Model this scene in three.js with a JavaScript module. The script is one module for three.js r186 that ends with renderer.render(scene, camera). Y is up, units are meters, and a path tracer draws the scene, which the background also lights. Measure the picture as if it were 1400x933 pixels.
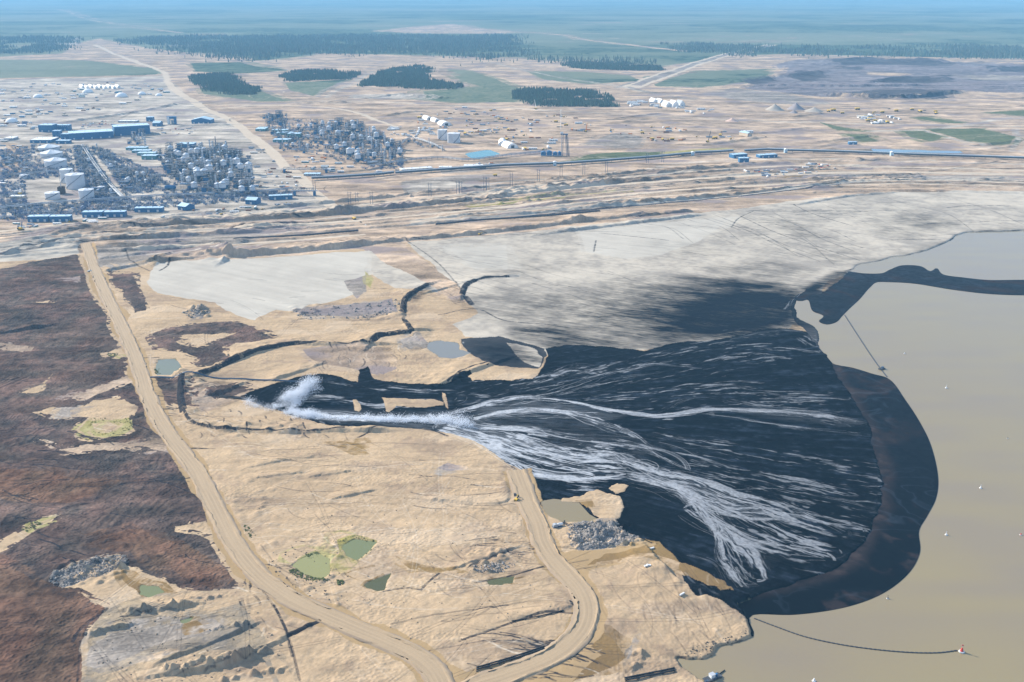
import * as THREE from 'three';
import { mergeGeometries, mergeVertices } from 'three/addons/utils/BufferGeometryUtils.js';

// ------------------------------------------------------------------ camera, sky, sun, air, exposure
const EYE = 450, FOCAL = 1361, MIDX = 700, MIDY = 466.5, PITCH = Math.atan((MIDY + 20) / FOCAL);
const scene = new THREE.Scene();
const camera = new THREE.PerspectiveCamera(2 * Math.atan(MIDY / FOCAL) * 180 / Math.PI, 1400 / 933, 1, 200000);
camera.position.set(0, EYE, 0);
camera.rotation.set(-PITCH, 0, 0);

const SUN = new THREE.Vector3(-0.744, 0.485, -0.455).normalize();
function skyTexture() {
  const w = 256, h = 128, d = new Float32Array(w * h * 4);
  for (let j = 0; j < h; j++) {
    const y = Math.sin(((j + 0.5) / h - 0.5) * Math.PI), k = Math.pow(1 - Math.max(0, y), 3);
    for (let i = 0; i < w; i++) {
      const a = ((i + 0.5) / w - 0.5) * 2 * Math.PI, c = Math.cos(Math.asin(y)), dot = Math.cos(a) * c * SUN.x + y * SUN.y + Math.sin(a) * c * SUN.z;
      const glow = 0.25 * Math.pow(Math.max(0, dot), 8), o = (j * w + i) * 4;
      d[o] = 0.18 + 0.34 * k + glow; d[o + 1] = 0.28 + 0.35 * k + glow * 0.95; d[o + 2] = 0.46 + 0.31 * k + glow * 0.85; d[o + 3] = 1;
    }
  }
  const t = new THREE.DataTexture(d, w, h, THREE.RGBAFormat, THREE.FloatType);
  t.mapping = THREE.EquirectangularReflectionMapping; t.magFilter = THREE.LinearFilter; t.needsUpdate = true;
  return t;
}
scene.background = skyTexture();
scene.environment = scene.background;
const sun = new THREE.DirectionalLight(new THREE.Color(1, 0.93, 0.83), 4.8);
sun.name = 'sun';
sun.target.position.set(0, 0, -1600);
sun.position.copy(sun.target.position).addScaledVector(SUN, 6000);
sun.castShadow = true;
Object.assign(sun.shadow.camera, { left: -3500, right: 3500, top: 3500, bottom: -3500, near: 100, far: 14000 });
sun.shadow.mapSize.set(4096, 4096);
scene.add(sun, sun.target);
scene.fog = new THREE.FogExp2(new THREE.Color(0.32, 0.68, 1.0), 0.000050);
const EXPOSURE = 1.78;

// ------------------------------------------------------------------ helpers
// a point of the ground plane from where the photograph shows it: survey of the site, in photo pixels
const CT = Math.cos(PITCH), ST = Math.sin(PITCH);
function G(px, py, h = 0) {
  const u = MIDY - py, dy = -ST * FOCAL + CT * u, dz = -CT * FOCAL - ST * u, t = (h - EYE) / dy;
  return [(px - MIDX) * t, dz * t];
}
const scaleAt = (z, y = 0) => FOCAL / (-z * CT + (EYE - y) * ST);      // photo pixels per metre
const pairs = (a) => { const o = []; for (let i = 0; i < a.length; i += 2) o.push(G(a[i], a[i + 1])); return o; };
function rng(seed) { let s = seed >>> 0; return () => { s = (s + 0x6d2b79f5) | 0; let t = Math.imul(s ^ (s >>> 15), 1 | s); t = (t + Math.imul(t ^ (t >>> 7), 61 | t)) ^ t; return ((t ^ (t >>> 14)) >>> 0) / 4294967296; }; }
const NT = 512, NOISE = new Float32Array(NT * NT);
{ const r = rng(11); for (let i = 0; i < NOISE.length; i++) NOISE[i] = r() * 2 - 1; }
function vn(x, y) {                                                     // value noise, -1..1
  const ix = Math.floor(x), iy = Math.floor(y);
  let u = x - ix, v = y - iy;
  u = u * u * (3 - 2 * u); v = v * v * (3 - 2 * v);
  const a = ix & 511, b = (ix + 1) & 511, c = (iy & 511) << 9, d = ((iy + 1) & 511) << 9;
  const p = NOISE[c + a], q = NOISE[c + b], r = NOISE[d + a], s = NOISE[d + b];
  return p + (q - p) * u + (r - p + (p - q - r + s) * u) * v;
}
function fbm(x, y, n = 4) { let s = 0, a = 0.55; for (let i = 0; i < n; i++) { s += a * vn(x, y); x = x * 2.03 + 17.3; y = y * 2.03 + 5.7; a *= 0.5; } return s; }
const clamp = (x, a = 0, b = 1) => (x < a ? a : x > b ? b : x);
const smooth = (a, b, x) => { x = clamp((x - a) / (b - a)); return x * x * (3 - 2 * x); };
const lerp = (a, b, t) => a + (b - a) * t;
function spline(pts, step) {                                            // even points along a smooth path through world points
  const c = new THREE.CatmullRomCurve3(pts.map(([x, z]) => new THREE.Vector3(x, 0, z)), false, 'centripetal');
  const n = Math.max(2, Math.round(c.getLength() / step));
  return c.getSpacedPoints(n).map((p) => [p.x, p.z]);
}
// ------------------------------------------------------------------ what the ground is made of
// [colour a, colour b, contrast, grain, relief metres, furrow metres, roughness]
const KIND = {
  sand:    [[0.465, 0.335, 0.205], [0.35, 0.25, 0.155], 1.1, 0.16, 0.5, 0.14, 1],
  grey:    [[0.48, 0.42, 0.335], [0.30, 0.265, 0.22], 1.9, 0.08, 0.2, 0.05, 0.95],
  russet:  [[0.085, 0.050, 0.034], [0.165, 0.10, 0.065], 1.1, 0.22, 0.75, 0.55, 1],
  brown:   [[0.054, 0.041, 0.038], [0.135, 0.094, 0.072], 1.1, 0.22, 0.75, 0.55, 1],
  road:    [[0.37, 0.255, 0.13], [0.31, 0.215, 0.115], 0.8, 0.06, 0.12, 0.04, 1],
  track:   [[0.54, 0.445, 0.335], [0.45, 0.365, 0.27], 0.9, 0.08, 0.12, 0.04, 1],
  tar:     [[0.0012, 0.0018, 0.003], [0.004, 0.0055, 0.008], 1.0, 0.35, 0.25, 0.05, 0.6],
  pool:    [[0.14, 0.125, 0.06], [0.10, 0.09, 0.045], 0.8, 0.10, 0.10, 0.0, 0.9],
  bed:     [[0.14, 0.115, 0.065], [0.10, 0.085, 0.05], 0.8, 0.10, 0.10, 0.0, 0.9],
  green:   [[0.085, 0.11, 0.05], [0.13, 0.135, 0.075], 1.0, 0.20, 0.30, 0.0, 1],
  wood:    [[0.035, 0.058, 0.038], [0.05, 0.075, 0.048], 1.0, 0.20, 0.40, 0.0, 1],
  rubble:  [[0.24, 0.22, 0.20], [0.13, 0.12, 0.115], 1.2, 0.35, 1.60, 0.0, 1],
  wet:     [[0.06, 0.058, 0.058], [0.016, 0.018, 0.022], 1.2, 0.15, 0.15, 0.05, 0.5],
  pad:     [[0.47, 0.41, 0.33], [0.29, 0.25, 0.21], 1.6, 0.12, 0.30, 0.05, 1],
  muskeg:  [[0.09, 0.12, 0.075], [0.17, 0.18, 0.12], 1.2, 0.15, 0.40, 0.0, 1],
  earth:   [[0.47, 0.345, 0.235], [0.28, 0.21, 0.155], 1.7, 0.14, 0.45, 0.10, 1],
  moss:    [[0.29, 0.245, 0.08], [0.34, 0.30, 0.15], 1.3, 0.16, 0.25, 0.0, 1],
  pale:    [[0.49, 0.445, 0.37], [0.40, 0.36, 0.30], 1.2, 0.06, 0.10, 0.0, 0.9],
  ochre:   [[0.27, 0.175, 0.07], [0.17, 0.11, 0.05], 1.3, 0.15, 0.25, 0.05, 0.8],
  mine:    [[0.125, 0.11, 0.118], [0.22, 0.19, 0.185], 1.1, 0.20, 1.00, 0.10, 1],
  hummock: [[0.36, 0.275, 0.175], [0.17, 0.145, 0.115], 1.8, 0.22, 0.55, 0.05, 1],
  coal:    [[0.055, 0.052, 0.058], [0.10, 0.09, 0.09], 1.1, 0.2, 0.8, 0.1, 1],
  slate:   [[0.215, 0.185, 0.155], [0.30, 0.255, 0.21], 1.0, 0.12, 0.35, 0.20, 1],
};
const KINDS = Object.keys(KIND), PAL = KINDS.map((k) => KIND[k]), ID = Object.fromEntries(KINDS.map((k, i) => [k, i]));

// areas in the order they were laid down; the outline of each as surveyed in the photograph
const AREAS = [];
const area = (kind, ...p) => AREAS.push({ kind: ID[kind], pts: pairs(p) });
const path = (kind, width, ...p) => {                                    // a strip of that ground along a path
  const c = spline(pairs(p), width * 0.7), l = [], r = [];
  c.forEach(([x, z], i) => { const [ax, az] = c[Math.max(0, i - 1)], [bx, bz] = c[Math.min(c.length - 1, i + 1)], n = Math.hypot(bx - ax, bz - az) || 1, dx = -(bz - az) / n * width / 2, dz = (bx - ax) / n * width / 2; l.push([x + dx, z + dz]); r.push([x - dx, z - dz]); });
  AREAS.push({ kind: ID[kind], pts: [...l, ...r.reverse()] });
};
// far country
area('earth', -900, 84, -200, 80, 0, 79, 85, 74, 100, 60, 140, 53, 170, 61, 200, 67, 330, 81, 345, 86, 430, 74, 600, 77, 700, 81, 900, 92, 960, 84, 985, 77, 1080, 75, 1400, 81, 2000, 84, 2300, 330, -900, 330);
area('muskeg', -300, 84, 0, 82, 120, 84, 222, 96, 215, 104, 0, 108, -300, 108);
area('muskeg', 250, 88, 330, 86, 390, 98, 330, 102, 262, 100);
area('muskeg', 560, 126, 640, 119, 602, 101, 606, 95, 640, 97, 680, 111, 722, 126, 700, 142, 620, 142, 560, 137);
area('muskeg', 716, 98, 800, 99, 862, 104, 880, 112, 800, 116, 735, 109);
area('muskeg', 880, 106, 950, 98, 1050, 95, 1040, 112, 960, 121, 900, 119);
area('muskeg', 385, 115, 470, 110, 450, 125, 425, 133, 395, 125);
area('muskeg', 350, 124, 400, 140, 345, 140, 270, 130, 265, 122);
area('mine', 1050, 90, 1090, 82, 1145, 81, 1400, 90, 1800, 92, 1900, 128, 1400, 138, 1330, 141, 1220, 137, 1150, 138, 1100, 132, 1010, 122, 1060, 105);
area('coal', 1140, 84, 1165, 80, 1230, 83, 1290, 88, 1280, 91, 1200, 89, 1150, 90); area('coal', 1072, 107, 1085, 99, 1122, 101, 1128, 106, 1095, 113); area('coal', 1150, 129, 1180, 125, 1240, 124, 1300, 128, 1348, 134, 1330, 138, 1240, 136, 1180, 137, 1152, 134); area('coal', 1200, 113, 1230, 109, 1262, 108, 1292, 111, 1270, 115, 1220, 115); area('coal', 1350, 95, 1400, 93, 1600, 93, 1600, 99, 1400, 99, 1355, 99); area('coal', 1148, 93, 1176, 94, 1165, 97, 1150, 96); area('coal', 1010, 112, 1050, 108, 1060, 112, 1030, 118);
area('earth', 1185, 100, 1230, 103, 1210, 105, 1180, 103); area('earth', 1290, 125, 1400, 130, 1500, 131, 1400, 134, 1330, 131); area('earth', 1040, 98, 1070, 92, 1062, 104); area('slate', 1300, 104, 1400, 106, 1400, 112, 1310, 110);
area('slate', 1000, 122, 1060, 128, 1140, 143, 1090, 146, 1020, 140, 965, 130);
area('earth', 1180, 99, 1240, 101, 1225, 105, 1185, 104);
area('earth', 1150, 130, 1200, 141, 1300, 136, 1290, 130, 1330, 128, 1400, 128, 1400, 142, 1150, 146, 1110, 138);
area('earth', 560, 37, 620, 33, 660, 40, 700, 44, 690, 47, 560, 46, 515, 43);
path('earth', 90, 700, 45, 760, 48, 800, 55, 860, 62, 940, 71);
path('earth', 70, 90, 13, 120, 23, 150, 30, 250, 45);
path('pad', 60, 0, 55, 60, 52, 95, 62, 110, 52);
path('earth', 55, 130, 65, 330, 85, 450, 77, 700, 80, 900, 90);
path('track', 95, 1055, 62, 985, 78, 940, 92, 862, 121); path('slate', 50, 1055, 62, 985, 78, 940, 92, 870, 118);
path('earth', 30, 1040, 66, 990, 82, 950, 95, 880, 121);
path('slate', 28, 500, 98, 470, 112, 432, 134);
path('pad', 22, 510, 99, 480, 114, 446, 136);
path('slate', 26, 840, 121, 870, 113); path('slate', 30, 860, 120, 900, 129, 960, 138);
path('pad', 18, 660, 85, 760, 106, 840, 118, 900, 130);
path('pad', 25, 1400, 160, 1270, 178, 1180, 180); path('pad', 18, 1250, 177, 1360, 205); path('pad', 18, 1385, 178, 1400, 195, 1388, 210);
area('pad', 478, 131, 575, 129, 600, 134, 560, 137, 475, 137);
area('pad', -300, 110, 0, 110, 220, 106, 250, 125, 265, 145, 310, 168, 345, 190, 420, 250, 450, 288, 300, 300, 0, 300, -300, 310);
area('earth', 0, 195, 40, 200, 35, 235, 0, 240);
area('green', 1152, 184, 1190, 184, 1212, 192, 1180, 195); area('green', 1222, 180, 1255, 179, 1295, 188, 1272, 195, 1240, 189);
area('green', 1262, 178, 1345, 177, 1396, 190, 1388, 199, 1360, 201, 1315, 191); area('green', 1118, 168, 1150, 174, 1198, 181, 1150, 180);
area('green', 1240, 163, 1270, 161, 1328, 170, 1290, 170); area('green', 1338, 156, 1400, 152, 1500, 153, 1500, 161, 1400, 161);
area('green', 785, 217, 800, 213, 905, 208, 900, 216, 790, 222, 765, 224); area('moss', 905, 209, 1000, 203, 1010, 206, 905, 214);
area('slate', 1180, 203, 1320, 208, 1320, 212, 1190, 210);
area('slate', 545, 250, 640, 240, 690, 240, 640, 252, 700, 258, 560, 268); area('pad', 550, 253, 615, 249, 650, 257, 570, 264);
area('slate', 590, 231, 700, 222, 690, 232, 600, 240);
area('moss', 835, 264, 870, 258, 1000, 250, 1000, 256, 850, 272, 700, 286, 640, 290); area('slate', 1000, 250, 1140, 235, 1200, 240, 1320, 240, 1400, 246, 1400, 250, 1150, 246, 1040, 256);
area('ochre', 1050, 246, 1100, 240, 1100, 244, 1055, 250);
area('slate', 820, 186, 850, 183, 880, 192, 870, 205, 830, 205, 790, 200);
// roads and tracks of the plant
path('track', 34, 480, 305, 440, 275, 415, 250, 375, 215, 340, 185, 310, 165, 280, 150, 255, 135, 232, 115, 222, 100, 170, 80, 130, 62);
path('pad', 12, 445, 288, 410, 257, 370, 222, 335, 190);
path('track', 22, -100, 350, 0, 330, 60, 312, 130, 306, 300, 301, 450, 287, 560, 275, 700, 262, 900, 240, 1000, 233, 1100, 228, 1250, 230, 1400, 234, 1600, 240);
path('pad', 15, 560, 262, 700, 250, 830, 238, 960, 224, 1100, 218, 1400, 226);
path('track', 18, 300, 150, 350, 146, 460, 150, 520, 168, 545, 175); path('pad', 16, 170, 155, 220, 142, 280, 142, 330, 144, 470, 140, 700, 150, 1000, 165, 1400, 175);
path('slate', 14, 160, 165, 195, 150, 245, 143); path('slate', 14, 235, 165, 245, 152, 285, 148);
path('pad', 18, 255, 178, 310, 185, 290, 195, 230, 196);
// dyke benches
area('earth', 95, 322, 140, 322, 150, 350, 98, 352);
area('earth', -300, 332, 0, 318, 200, 311, 460, 293, 560, 283, 760, 262, 900, 250, 1100, 245, 1250, 246, 1500, 252, 1500, 262, 1250, 262, 1080, 280, 900, 298, 790, 318, 560, 336, 490, 345, 200, 368, 110, 335, 0, 372, -300, 372);
area('slate', 170, 332, 300, 322, 410, 313, 330, 335, 200, 345, 150, 342);
path('grey', 9, 200, 318, 350, 307, 470, 299); path('slate', 6, 190, 324, 340, 313, 470, 305); path('grey', 8, 150, 352, 300, 343, 480, 322);
path('grey', 14, 560, 308, 700, 296, 850, 283, 1000, 270, 1150, 252, 1300, 247, 1450, 248); path('slate', 5, 560, 314, 700, 300, 850, 287, 1000, 274, 1150, 256, 1300, 251, 1450, 252);
path('track', 26, 0, 318, 100, 309, 240, 302, 400, 293, 520, 284, 640, 273, 760, 261, 880, 251, 1000, 243, 1120, 238, 1250, 237, 1400, 240, 1500, 243); path('slate', 12, 0, 325, 100, 316, 240, 308, 400, 298, 520, 289, 640, 278, 760, 266, 880, 256, 1000, 248, 1120, 242, 1250, 241, 1400, 244, 1500, 247);
path('track', 22, 0, 339, 100, 329, 240, 321, 400, 310, 520, 300, 640, 289, 760, 277, 880, 266, 1000, 257, 1120, 250, 1250, 248, 1400, 251, 1500, 254); path('slate', 9, 150, 334, 240, 327, 400, 316, 500, 307); path('track', 16, 560, 305, 640, 296, 760, 284, 880, 273, 1000, 263, 1120, 256, 1250, 253, 1400, 256); path('moss', 10, 640, 285, 700, 279, 790, 268, 860, 262); path('track', 14, 170, 345, 300, 337, 420, 329, 500, 322);
area('grey', -200, 350, 0, 335, 60, 325, 108, 332, 104, 349, 60, 356, 0, 369, -200, 400);
path('slate', 6, 0, 352, 60, 340, 110, 333); path('slate', 6, 30, 342, 110, 328);
// beach below the dyke
area('grey', 556, 333, 700, 320, 790, 312, 900, 300, 1000, 288, 1080, 276, 1230, 264, 1400, 262, 1700, 264, 1700, 330, 1400, 320, 1200, 365, 1130, 385, 1100, 430, 1075, 452, 1000, 464, 880, 480, 760, 478, 745, 490, 690, 470, 640, 462, 620, 445, 650, 430, 640, 412, 600, 375);
area('pale', 790, 318, 950, 302, 1000, 300, 960, 330, 900, 350, 850, 355, 800, 345); area('pale', 600, 340, 700, 335, 720, 370, 660, 372);
// left, overburden
area('sand', 100, 350, 200, 345, 205, 365, 500, 342, 560, 335, 640, 412, 650, 430, 620, 445, 640, 462, 690, 470, 745, 490, 740, 520, 600, 530, 1010, 850, 1030, 875, 925, 900, 980, 1000, -300, 1000, -300, 372, 60, 356);
area('brown', -300, 400, 0, 370, 30, 362, 60, 356, 105, 350, 112, 365, 125, 400, 140, 432, 150, 455, 160, 483, 172, 510, 188, 545, 205, 577, 230, 615, 262, 655, 282, 690, 292, 712, 240, 721, 238, 728, 270, 732, 288, 740, 300, 765, 318, 785, 326, 798, 312, 808, 275, 812, 245, 808, 225, 794, 195, 783, 178, 772, 176, 762, 160, 760, 110, 770, 72, 785, 66, 800, 80, 806, 108, 805, 130, 818, 148, 828, 143, 838, 122, 858, 109, 882, 104, 935, 100, 1000, -300, 1000);
area('russet', -300, 790, 0, 775, 60, 808, 130, 820, 146, 832, 120, 858, 108, 885, 104, 1000, -300, 1000); area('russet', 110, 745, 170, 725, 240, 740, 300, 775, 320, 795, 280, 808, 220, 780, 170, 755); area('russet', -40, 650, 60, 640, 150, 660, 90, 690, 0, 690);
area('hummock', 112, 880, 125, 858, 148, 835, 190, 822, 245, 812, 330, 810, 360, 850, 390, 900, 400, 935, 400, 1000, 108, 1000);
area('slate', 130, 880, 170, 862, 230, 850, 300, 845, 330, 860, 280, 885, 210, 905, 150, 925, 120, 915); area('sand', 230, 840, 300, 838, 340, 830, 345, 815, 260, 812, 200, 825); area('ochre', 240, 850, 275, 848, 300, 858, 260, 866); area('sand', 150, 940, 220, 915, 300, 900, 380, 905, 400, 960, 150, 990);
area('sand', 104, 810, 150, 830, 130, 870, 118, 940, 105, 940, 112, 880, 145, 838);
area('rubble', 66, 796, 75, 785, 110, 772, 160, 761, 175, 763, 176, 772, 150, 784, 115, 795, 85, 805, 70, 803);
area('ochre', 165, 780, 195, 795, 222, 802, 240, 812, 200, 822, 175, 805);
area('sand', 53, 565, 75, 558, 115, 558, 130, 550, 150, 548, 172, 552, 184, 559, 183, 570, 178, 575, 183, 592, 165, 598, 135, 602, 116, 598, 101, 590, 112, 580, 120, 573, 90, 574, 70, 569);
area('moss', 105, 588, 122, 574, 150, 576, 178, 573, 182, 588, 160, 598, 135, 600, 115, 595); area('sand', 122, 581, 150, 577, 165, 582, 150, 592, 130, 592);
area('slate', 72, 570, 82, 558, 118, 556, 95, 564, 100, 573);
area('sand', -20, 752, 0, 742, 40, 720, 70, 708, 96, 705, 60, 725, 25, 742, 0, 755); area('moss', 25, 725, 60, 713, 85, 707, 60, 720, 35, 730);
area('sand', 135, 485, 160, 480, 172, 493, 160, 493, 140, 490); area('moss', 143, 487, 165, 488, 160, 492);
area('sand', 40, 415, 70, 412, 65, 416); area('sand', 30, 540, 60, 528, 75, 512, 60, 536, 40, 543); area('earth', 75, 382, 110, 379, 108, 385);
area('earth', 75, 545, 110, 540, 180, 515, 190, 522, 120, 548); area('earth', 40, 600, 90, 612, 180, 604, 230, 600, 250, 625, 180, 612, 100, 622); area('earth', 0, 470, 45, 474, 40, 482, 0, 480);
// right of the haul road
area('slate', 120, 338, 205, 345, 200, 365, 150, 372, 135, 362); area('brown', 145, 372, 190, 374, 195, 400, 197, 427, 180, 431, 168, 405);
area('brown', 200, 462, 222, 452, 262, 446, 300, 441, 330, 443, 352, 448, 367, 455, 379, 463, 350, 468, 320, 470, 305, 475, 303, 485, 309, 497, 285, 504, 264, 503, 257, 497, 268, 490, 250, 485, 226, 480, 208, 482, 202, 472);
area('sand', 235, 463, 270, 459, 320, 457, 300, 465, 272, 477, 250, 472); area('brown', 205, 518, 252, 520, 262, 560, 240, 563, 215, 545);
area('earth', 255, 545, 300, 525, 350, 528, 335, 545, 280, 570); area('brown', 330, 528, 345, 535, 300, 548, 270, 545, 290, 532);
area('pale', 203, 372, 212, 362, 250, 358, 320, 356, 400, 352, 500, 344, 504, 362, 520, 372, 492, 382, 498, 398, 470, 410, 425, 418, 405, 428, 375, 425, 350, 440, 322, 432, 292, 415, 250, 409, 214, 402, 202, 386);
area('grey', 500, 345, 520, 340, 556, 372, 600, 395, 600, 402, 540, 395, 505, 375); area('slate', 470, 385, 500, 378, 505, 400, 490, 410, 480, 400);
area('moss', 497, 372, 512, 385, 510, 396, 500, 388);
area('earth', 495, 337, 545, 329, 572, 350, 602, 375, 628, 397, 641, 416, 630, 420, 600, 400, 560, 376, 520, 356);
area('slate', 255, 428, 272, 420, 285, 432, 262, 438); area('slate', 395, 425, 470, 420, 545, 412, 548, 430, 500, 435, 420, 436);
area('earth', 415, 480, 480, 472, 530, 476, 540, 505, 520, 515, 440, 500); area('slate', 545, 465, 575, 455, 590, 475, 560, 485);
area('wet', 634, 465, 680, 462, 745, 478, 750, 488, 735, 505, 700, 503, 660, 497, 640, 484); area('grey', 690, 470, 730, 478, 745, 490, 735, 503, 715, 496, 700, 485);
// the black fan
area('tar', 333, 542, 350, 535, 385, 523, 405, 516, 440, 513, 465, 517, 490, 523, 493, 506, 504, 503, 509, 512, 516, 521, 560, 526, 600, 528, 612, 525, 622, 517, 648, 508, 672, 500, 668, 508, 640, 515, 648, 522, 700, 521, 732, 513, 744, 500, 752, 488, 747, 478, 775, 473, 820, 474, 880, 481, 920, 473, 1000, 463, 1040, 452, 1075, 449, 1110, 456, 1125, 470, 1140, 500, 1240, 560, 1250, 700, 1230, 790, 1130, 835, 1022, 850, 1003, 836, 985, 828, 950, 820, 931, 796, 931, 781, 912, 770, 890, 745, 872, 738, 850, 726, 846, 705, 800, 716, 770, 713, 742, 702, 734, 690, 724, 670, 718, 650, 705, 641, 690, 632, 665, 616, 640, 604, 612, 594, 560, 588, 500, 588, 450, 586, 425, 578, 395, 568, 360, 558, 342, 549);
area('sand', 523, 546, 590, 547, 603, 553, 600, 558, 570, 557, 540, 558, 532, 566, 527, 565); area('sand', 482, 549, 487, 548, 497, 561, 492, 565, 485, 564); area('sand', 601, 540, 606, 541, 612, 561, 604, 558);
area('sand', 640, 508, 665, 502, 715, 505, 734, 513, 725, 519, 680, 521, 655, 518);  
area('sand', 790, 682, 815, 672, 845, 680, 853, 695, 848, 712, 835, 715, 810, 708, 800, 692); area('sand', 830, 668, 842, 661, 862, 666, 852, 675, 838, 676);
area('sand', 775, 684, 800, 681, 800, 690, 770, 690); area('ochre', 790, 688, 810, 687, 812, 698, 800, 697);
area('pool', 738, 690, 760, 687, 788, 691, 800, 705, 816, 713, 800, 717, 770, 713, 745, 703);
area('rubble', 776, 722, 800, 716, 845, 716, 852, 730, 875, 738, 860, 748, 800, 755, 778, 748);
area('road', 752, 760, 800, 756, 860, 750, 895, 745, 905, 760, 870, 770, 805, 782, 800, 800, 775, 790);
area('ochre', 800, 775, 830, 760, 900, 748, 880, 740, 900, 744, 925, 768, 962, 785, 990, 800, 1005, 812, 985, 817, 960, 800, 925, 785, 895, 775, 860, 772);
area('ochre', 806, 868, 830, 872, 858, 893, 862, 915, 800, 933, 760, 945, 700, 945, 690, 930, 760, 905, 795, 880); area('slate', 862, 890, 872, 885, 868, 915, 855, 920);
area('road', 590, 905, 640, 925, 700, 918, 790, 880, 820, 900, 790, 930, 700, 1000, 600, 1000);
area('moss', 398, 785, 400, 770, 425, 757, 450, 762, 455, 738, 482, 734, 512, 742, 508, 755, 485, 772, 470, 790, 430, 797); area('ochre', 495, 803, 530, 785, 534, 808, 515, 813);
area('ochre', 545, 770, 560, 775, 630, 786, 630, 790, 570, 786); area('ochre', 455, 605, 500, 600, 512, 612, 490, 616); area('slate', 600, 642, 615, 635, 640, 640, 643, 646, 620, 646); area('ochre', 660, 795, 705, 788, 700, 803, 665, 803);
path('road', 25, 117, 334, 126, 360, 140, 395, 157, 430, 176, 470, 191, 508, 201, 540, 217, 575, 241, 610, 268, 645, 286, 680, 301, 710, 320, 745, 348, 782, 388, 815, 432, 838, 482, 860, 530, 880, 565, 897, 588, 915, 603, 940, 612, 975); path('road', 27, 612, 975, 640, 945, 690, 927, 740, 908, 775, 886, 797, 862, 803, 838, 795, 812, 775, 788, 757, 768, 743, 745, 736, 720, 724, 695, 714, 668, 706, 645);
// water beds
const POND = [1700, 330, 1460, 318, 1400, 316, 1330, 318, 1313, 322, 1304, 330, 1285, 336, 1270, 342, 1240, 350, 1222, 352, 1200, 358, 1172, 362, 1160, 376, 1148, 386, 1122, 404, 1098, 402, 1090, 420, 1092, 434, 1112, 446, 1122, 462, 1130, 490, 1165, 545, 1190, 590, 1205, 650, 1205, 690, 1180, 745, 1130, 785, 1070, 805, 1010, 828, 1023, 850, 1028, 872, 1010, 878, 985, 888, 980, 897, 960, 902, 925, 900, 935, 912, 950, 922, 968, 935, 985, 1000, 1900, 1000];
area('wet', 1080, 420, 1100, 395, 1130, 400, 1130, 440, 1140, 500, 1118, 470, 1085, 440);
area('bed', ...POND);
const SMALL_PONDS = [
  ['grey', [605, 466, 632, 470, 630, 480, 645, 485, 618, 491, 600, 489, 584, 478, 588, 469]], ['silver', [216, 494, 240, 493, 248, 508, 240, 515, 214, 515]], ['tan', [738, 690, 760, 687, 788, 691, 800, 705, 816, 713, 800, 717, 770, 713, 745, 703]],
  ['lime', [400, 776, 412, 765, 428, 760, 450, 768, 452, 782, 440, 794, 415, 789]], ['leaf', [463, 748, 480, 737, 509, 745, 500, 757, 485, 768, 470, 760]], ['olive', [498, 803, 515, 795, 531, 787, 529, 808, 515, 811]],
  ['leaf', [190, 802, 218, 804, 226, 812, 206, 821, 192, 816]], ['olive', [663, 798, 705, 790, 701, 802, 668, 803]], ['teal', [632, 212, 668, 206, 683, 212, 650, 219]], ['blue', [1192, 205, 1318, 208, 1316, 211, 1196, 209]], ['leaf', [243, 852, 262, 848, 256, 856, 246, 857]],
];
for (const [, p] of SMALL_PONDS) area('pool', ...p);

// low dykes, banks and channels: [height, near slope, crest, far slope, points...]; the near slope faces right of the direction of travel
const BANKS = [];
const bank = (h, near, crest, far, ...p) => BANKS.push({ h, near, crest, far, pts: spline(pairs(p), 8) });
const wall = (h, ...p) => bank(h * 1.15, h * 0.6, 5, h * 9, ...p);             // left to right: steep face towards the camera
wall(9, 300, 352, 335, 351, 400, 346, 455, 341, 491, 337); wall(5, 212, 360, 250, 356, 298, 353); wall(6, 556, 330, 600, 326, 700, 316, 790, 305);
wall(5, 796, 304, 870, 297); wall(5, 885, 297, 935, 292); wall(4.5, 790, 316, 860, 308, 945, 298); wall(8, 205, 312, 330, 303, 457, 294); wall(4, 60, 327, 110, 316, 190, 313);
wall(7, 555, 285, 600, 280, 660, 276, 700, 268, 760, 261, 836, 252); wall(6, 470, 293, 535, 287); wall(3, 560, 270, 700, 258, 830, 244, 950, 235); wall(3.5, 0, 352, 60, 340, 108, 334); wall(3.5, 40, 340, 110, 326);
wall(4, 130, 330, 250, 325, 380, 314); wall(3.5, 175, 345, 280, 339, 330, 334); wall(4, 860, 281, 1000, 268, 1150, 251, 1260, 247); wall(3, 1100, 280, 1160, 270, 1220, 265); wall(3, 820, 285, 960, 272); wall(3, 600, 300, 750, 292, 900, 279);
wall(3, 215, 362, 222, 356, 232, 350); wall(4, 155, 370, 175, 366, 200, 362); wall(3, 150, 354, 185, 350); wall(6, 310, 356, 318, 348, 305, 342);
wall(4, 0, 458, 40, 452); wall(5, 240, 520, 250, 538); wall(4, 278, 516, 310, 500, 350, 484, 400, 472, 440, 473, 508, 473); wall(4, 508, 472, 520, 462, 560, 457); wall(3, 553, 446, 562, 457); wall(4, 552, 432, 555, 412, 567, 402, 586, 393); wall(3, 632, 408, 640, 390, 660, 383, 692, 381); wall(3, 595, 400, 620, 394);
wall(4, 246, 522, 247, 548, 252, 570, 268, 582, 310, 591, 360, 593, 400, 594, 450, 592, 500, 592); wall(3, 300, 540, 320, 532); wall(3, 395, 515, 425, 505); wall(4, 612, 524, 640, 512, 680, 498);
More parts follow.
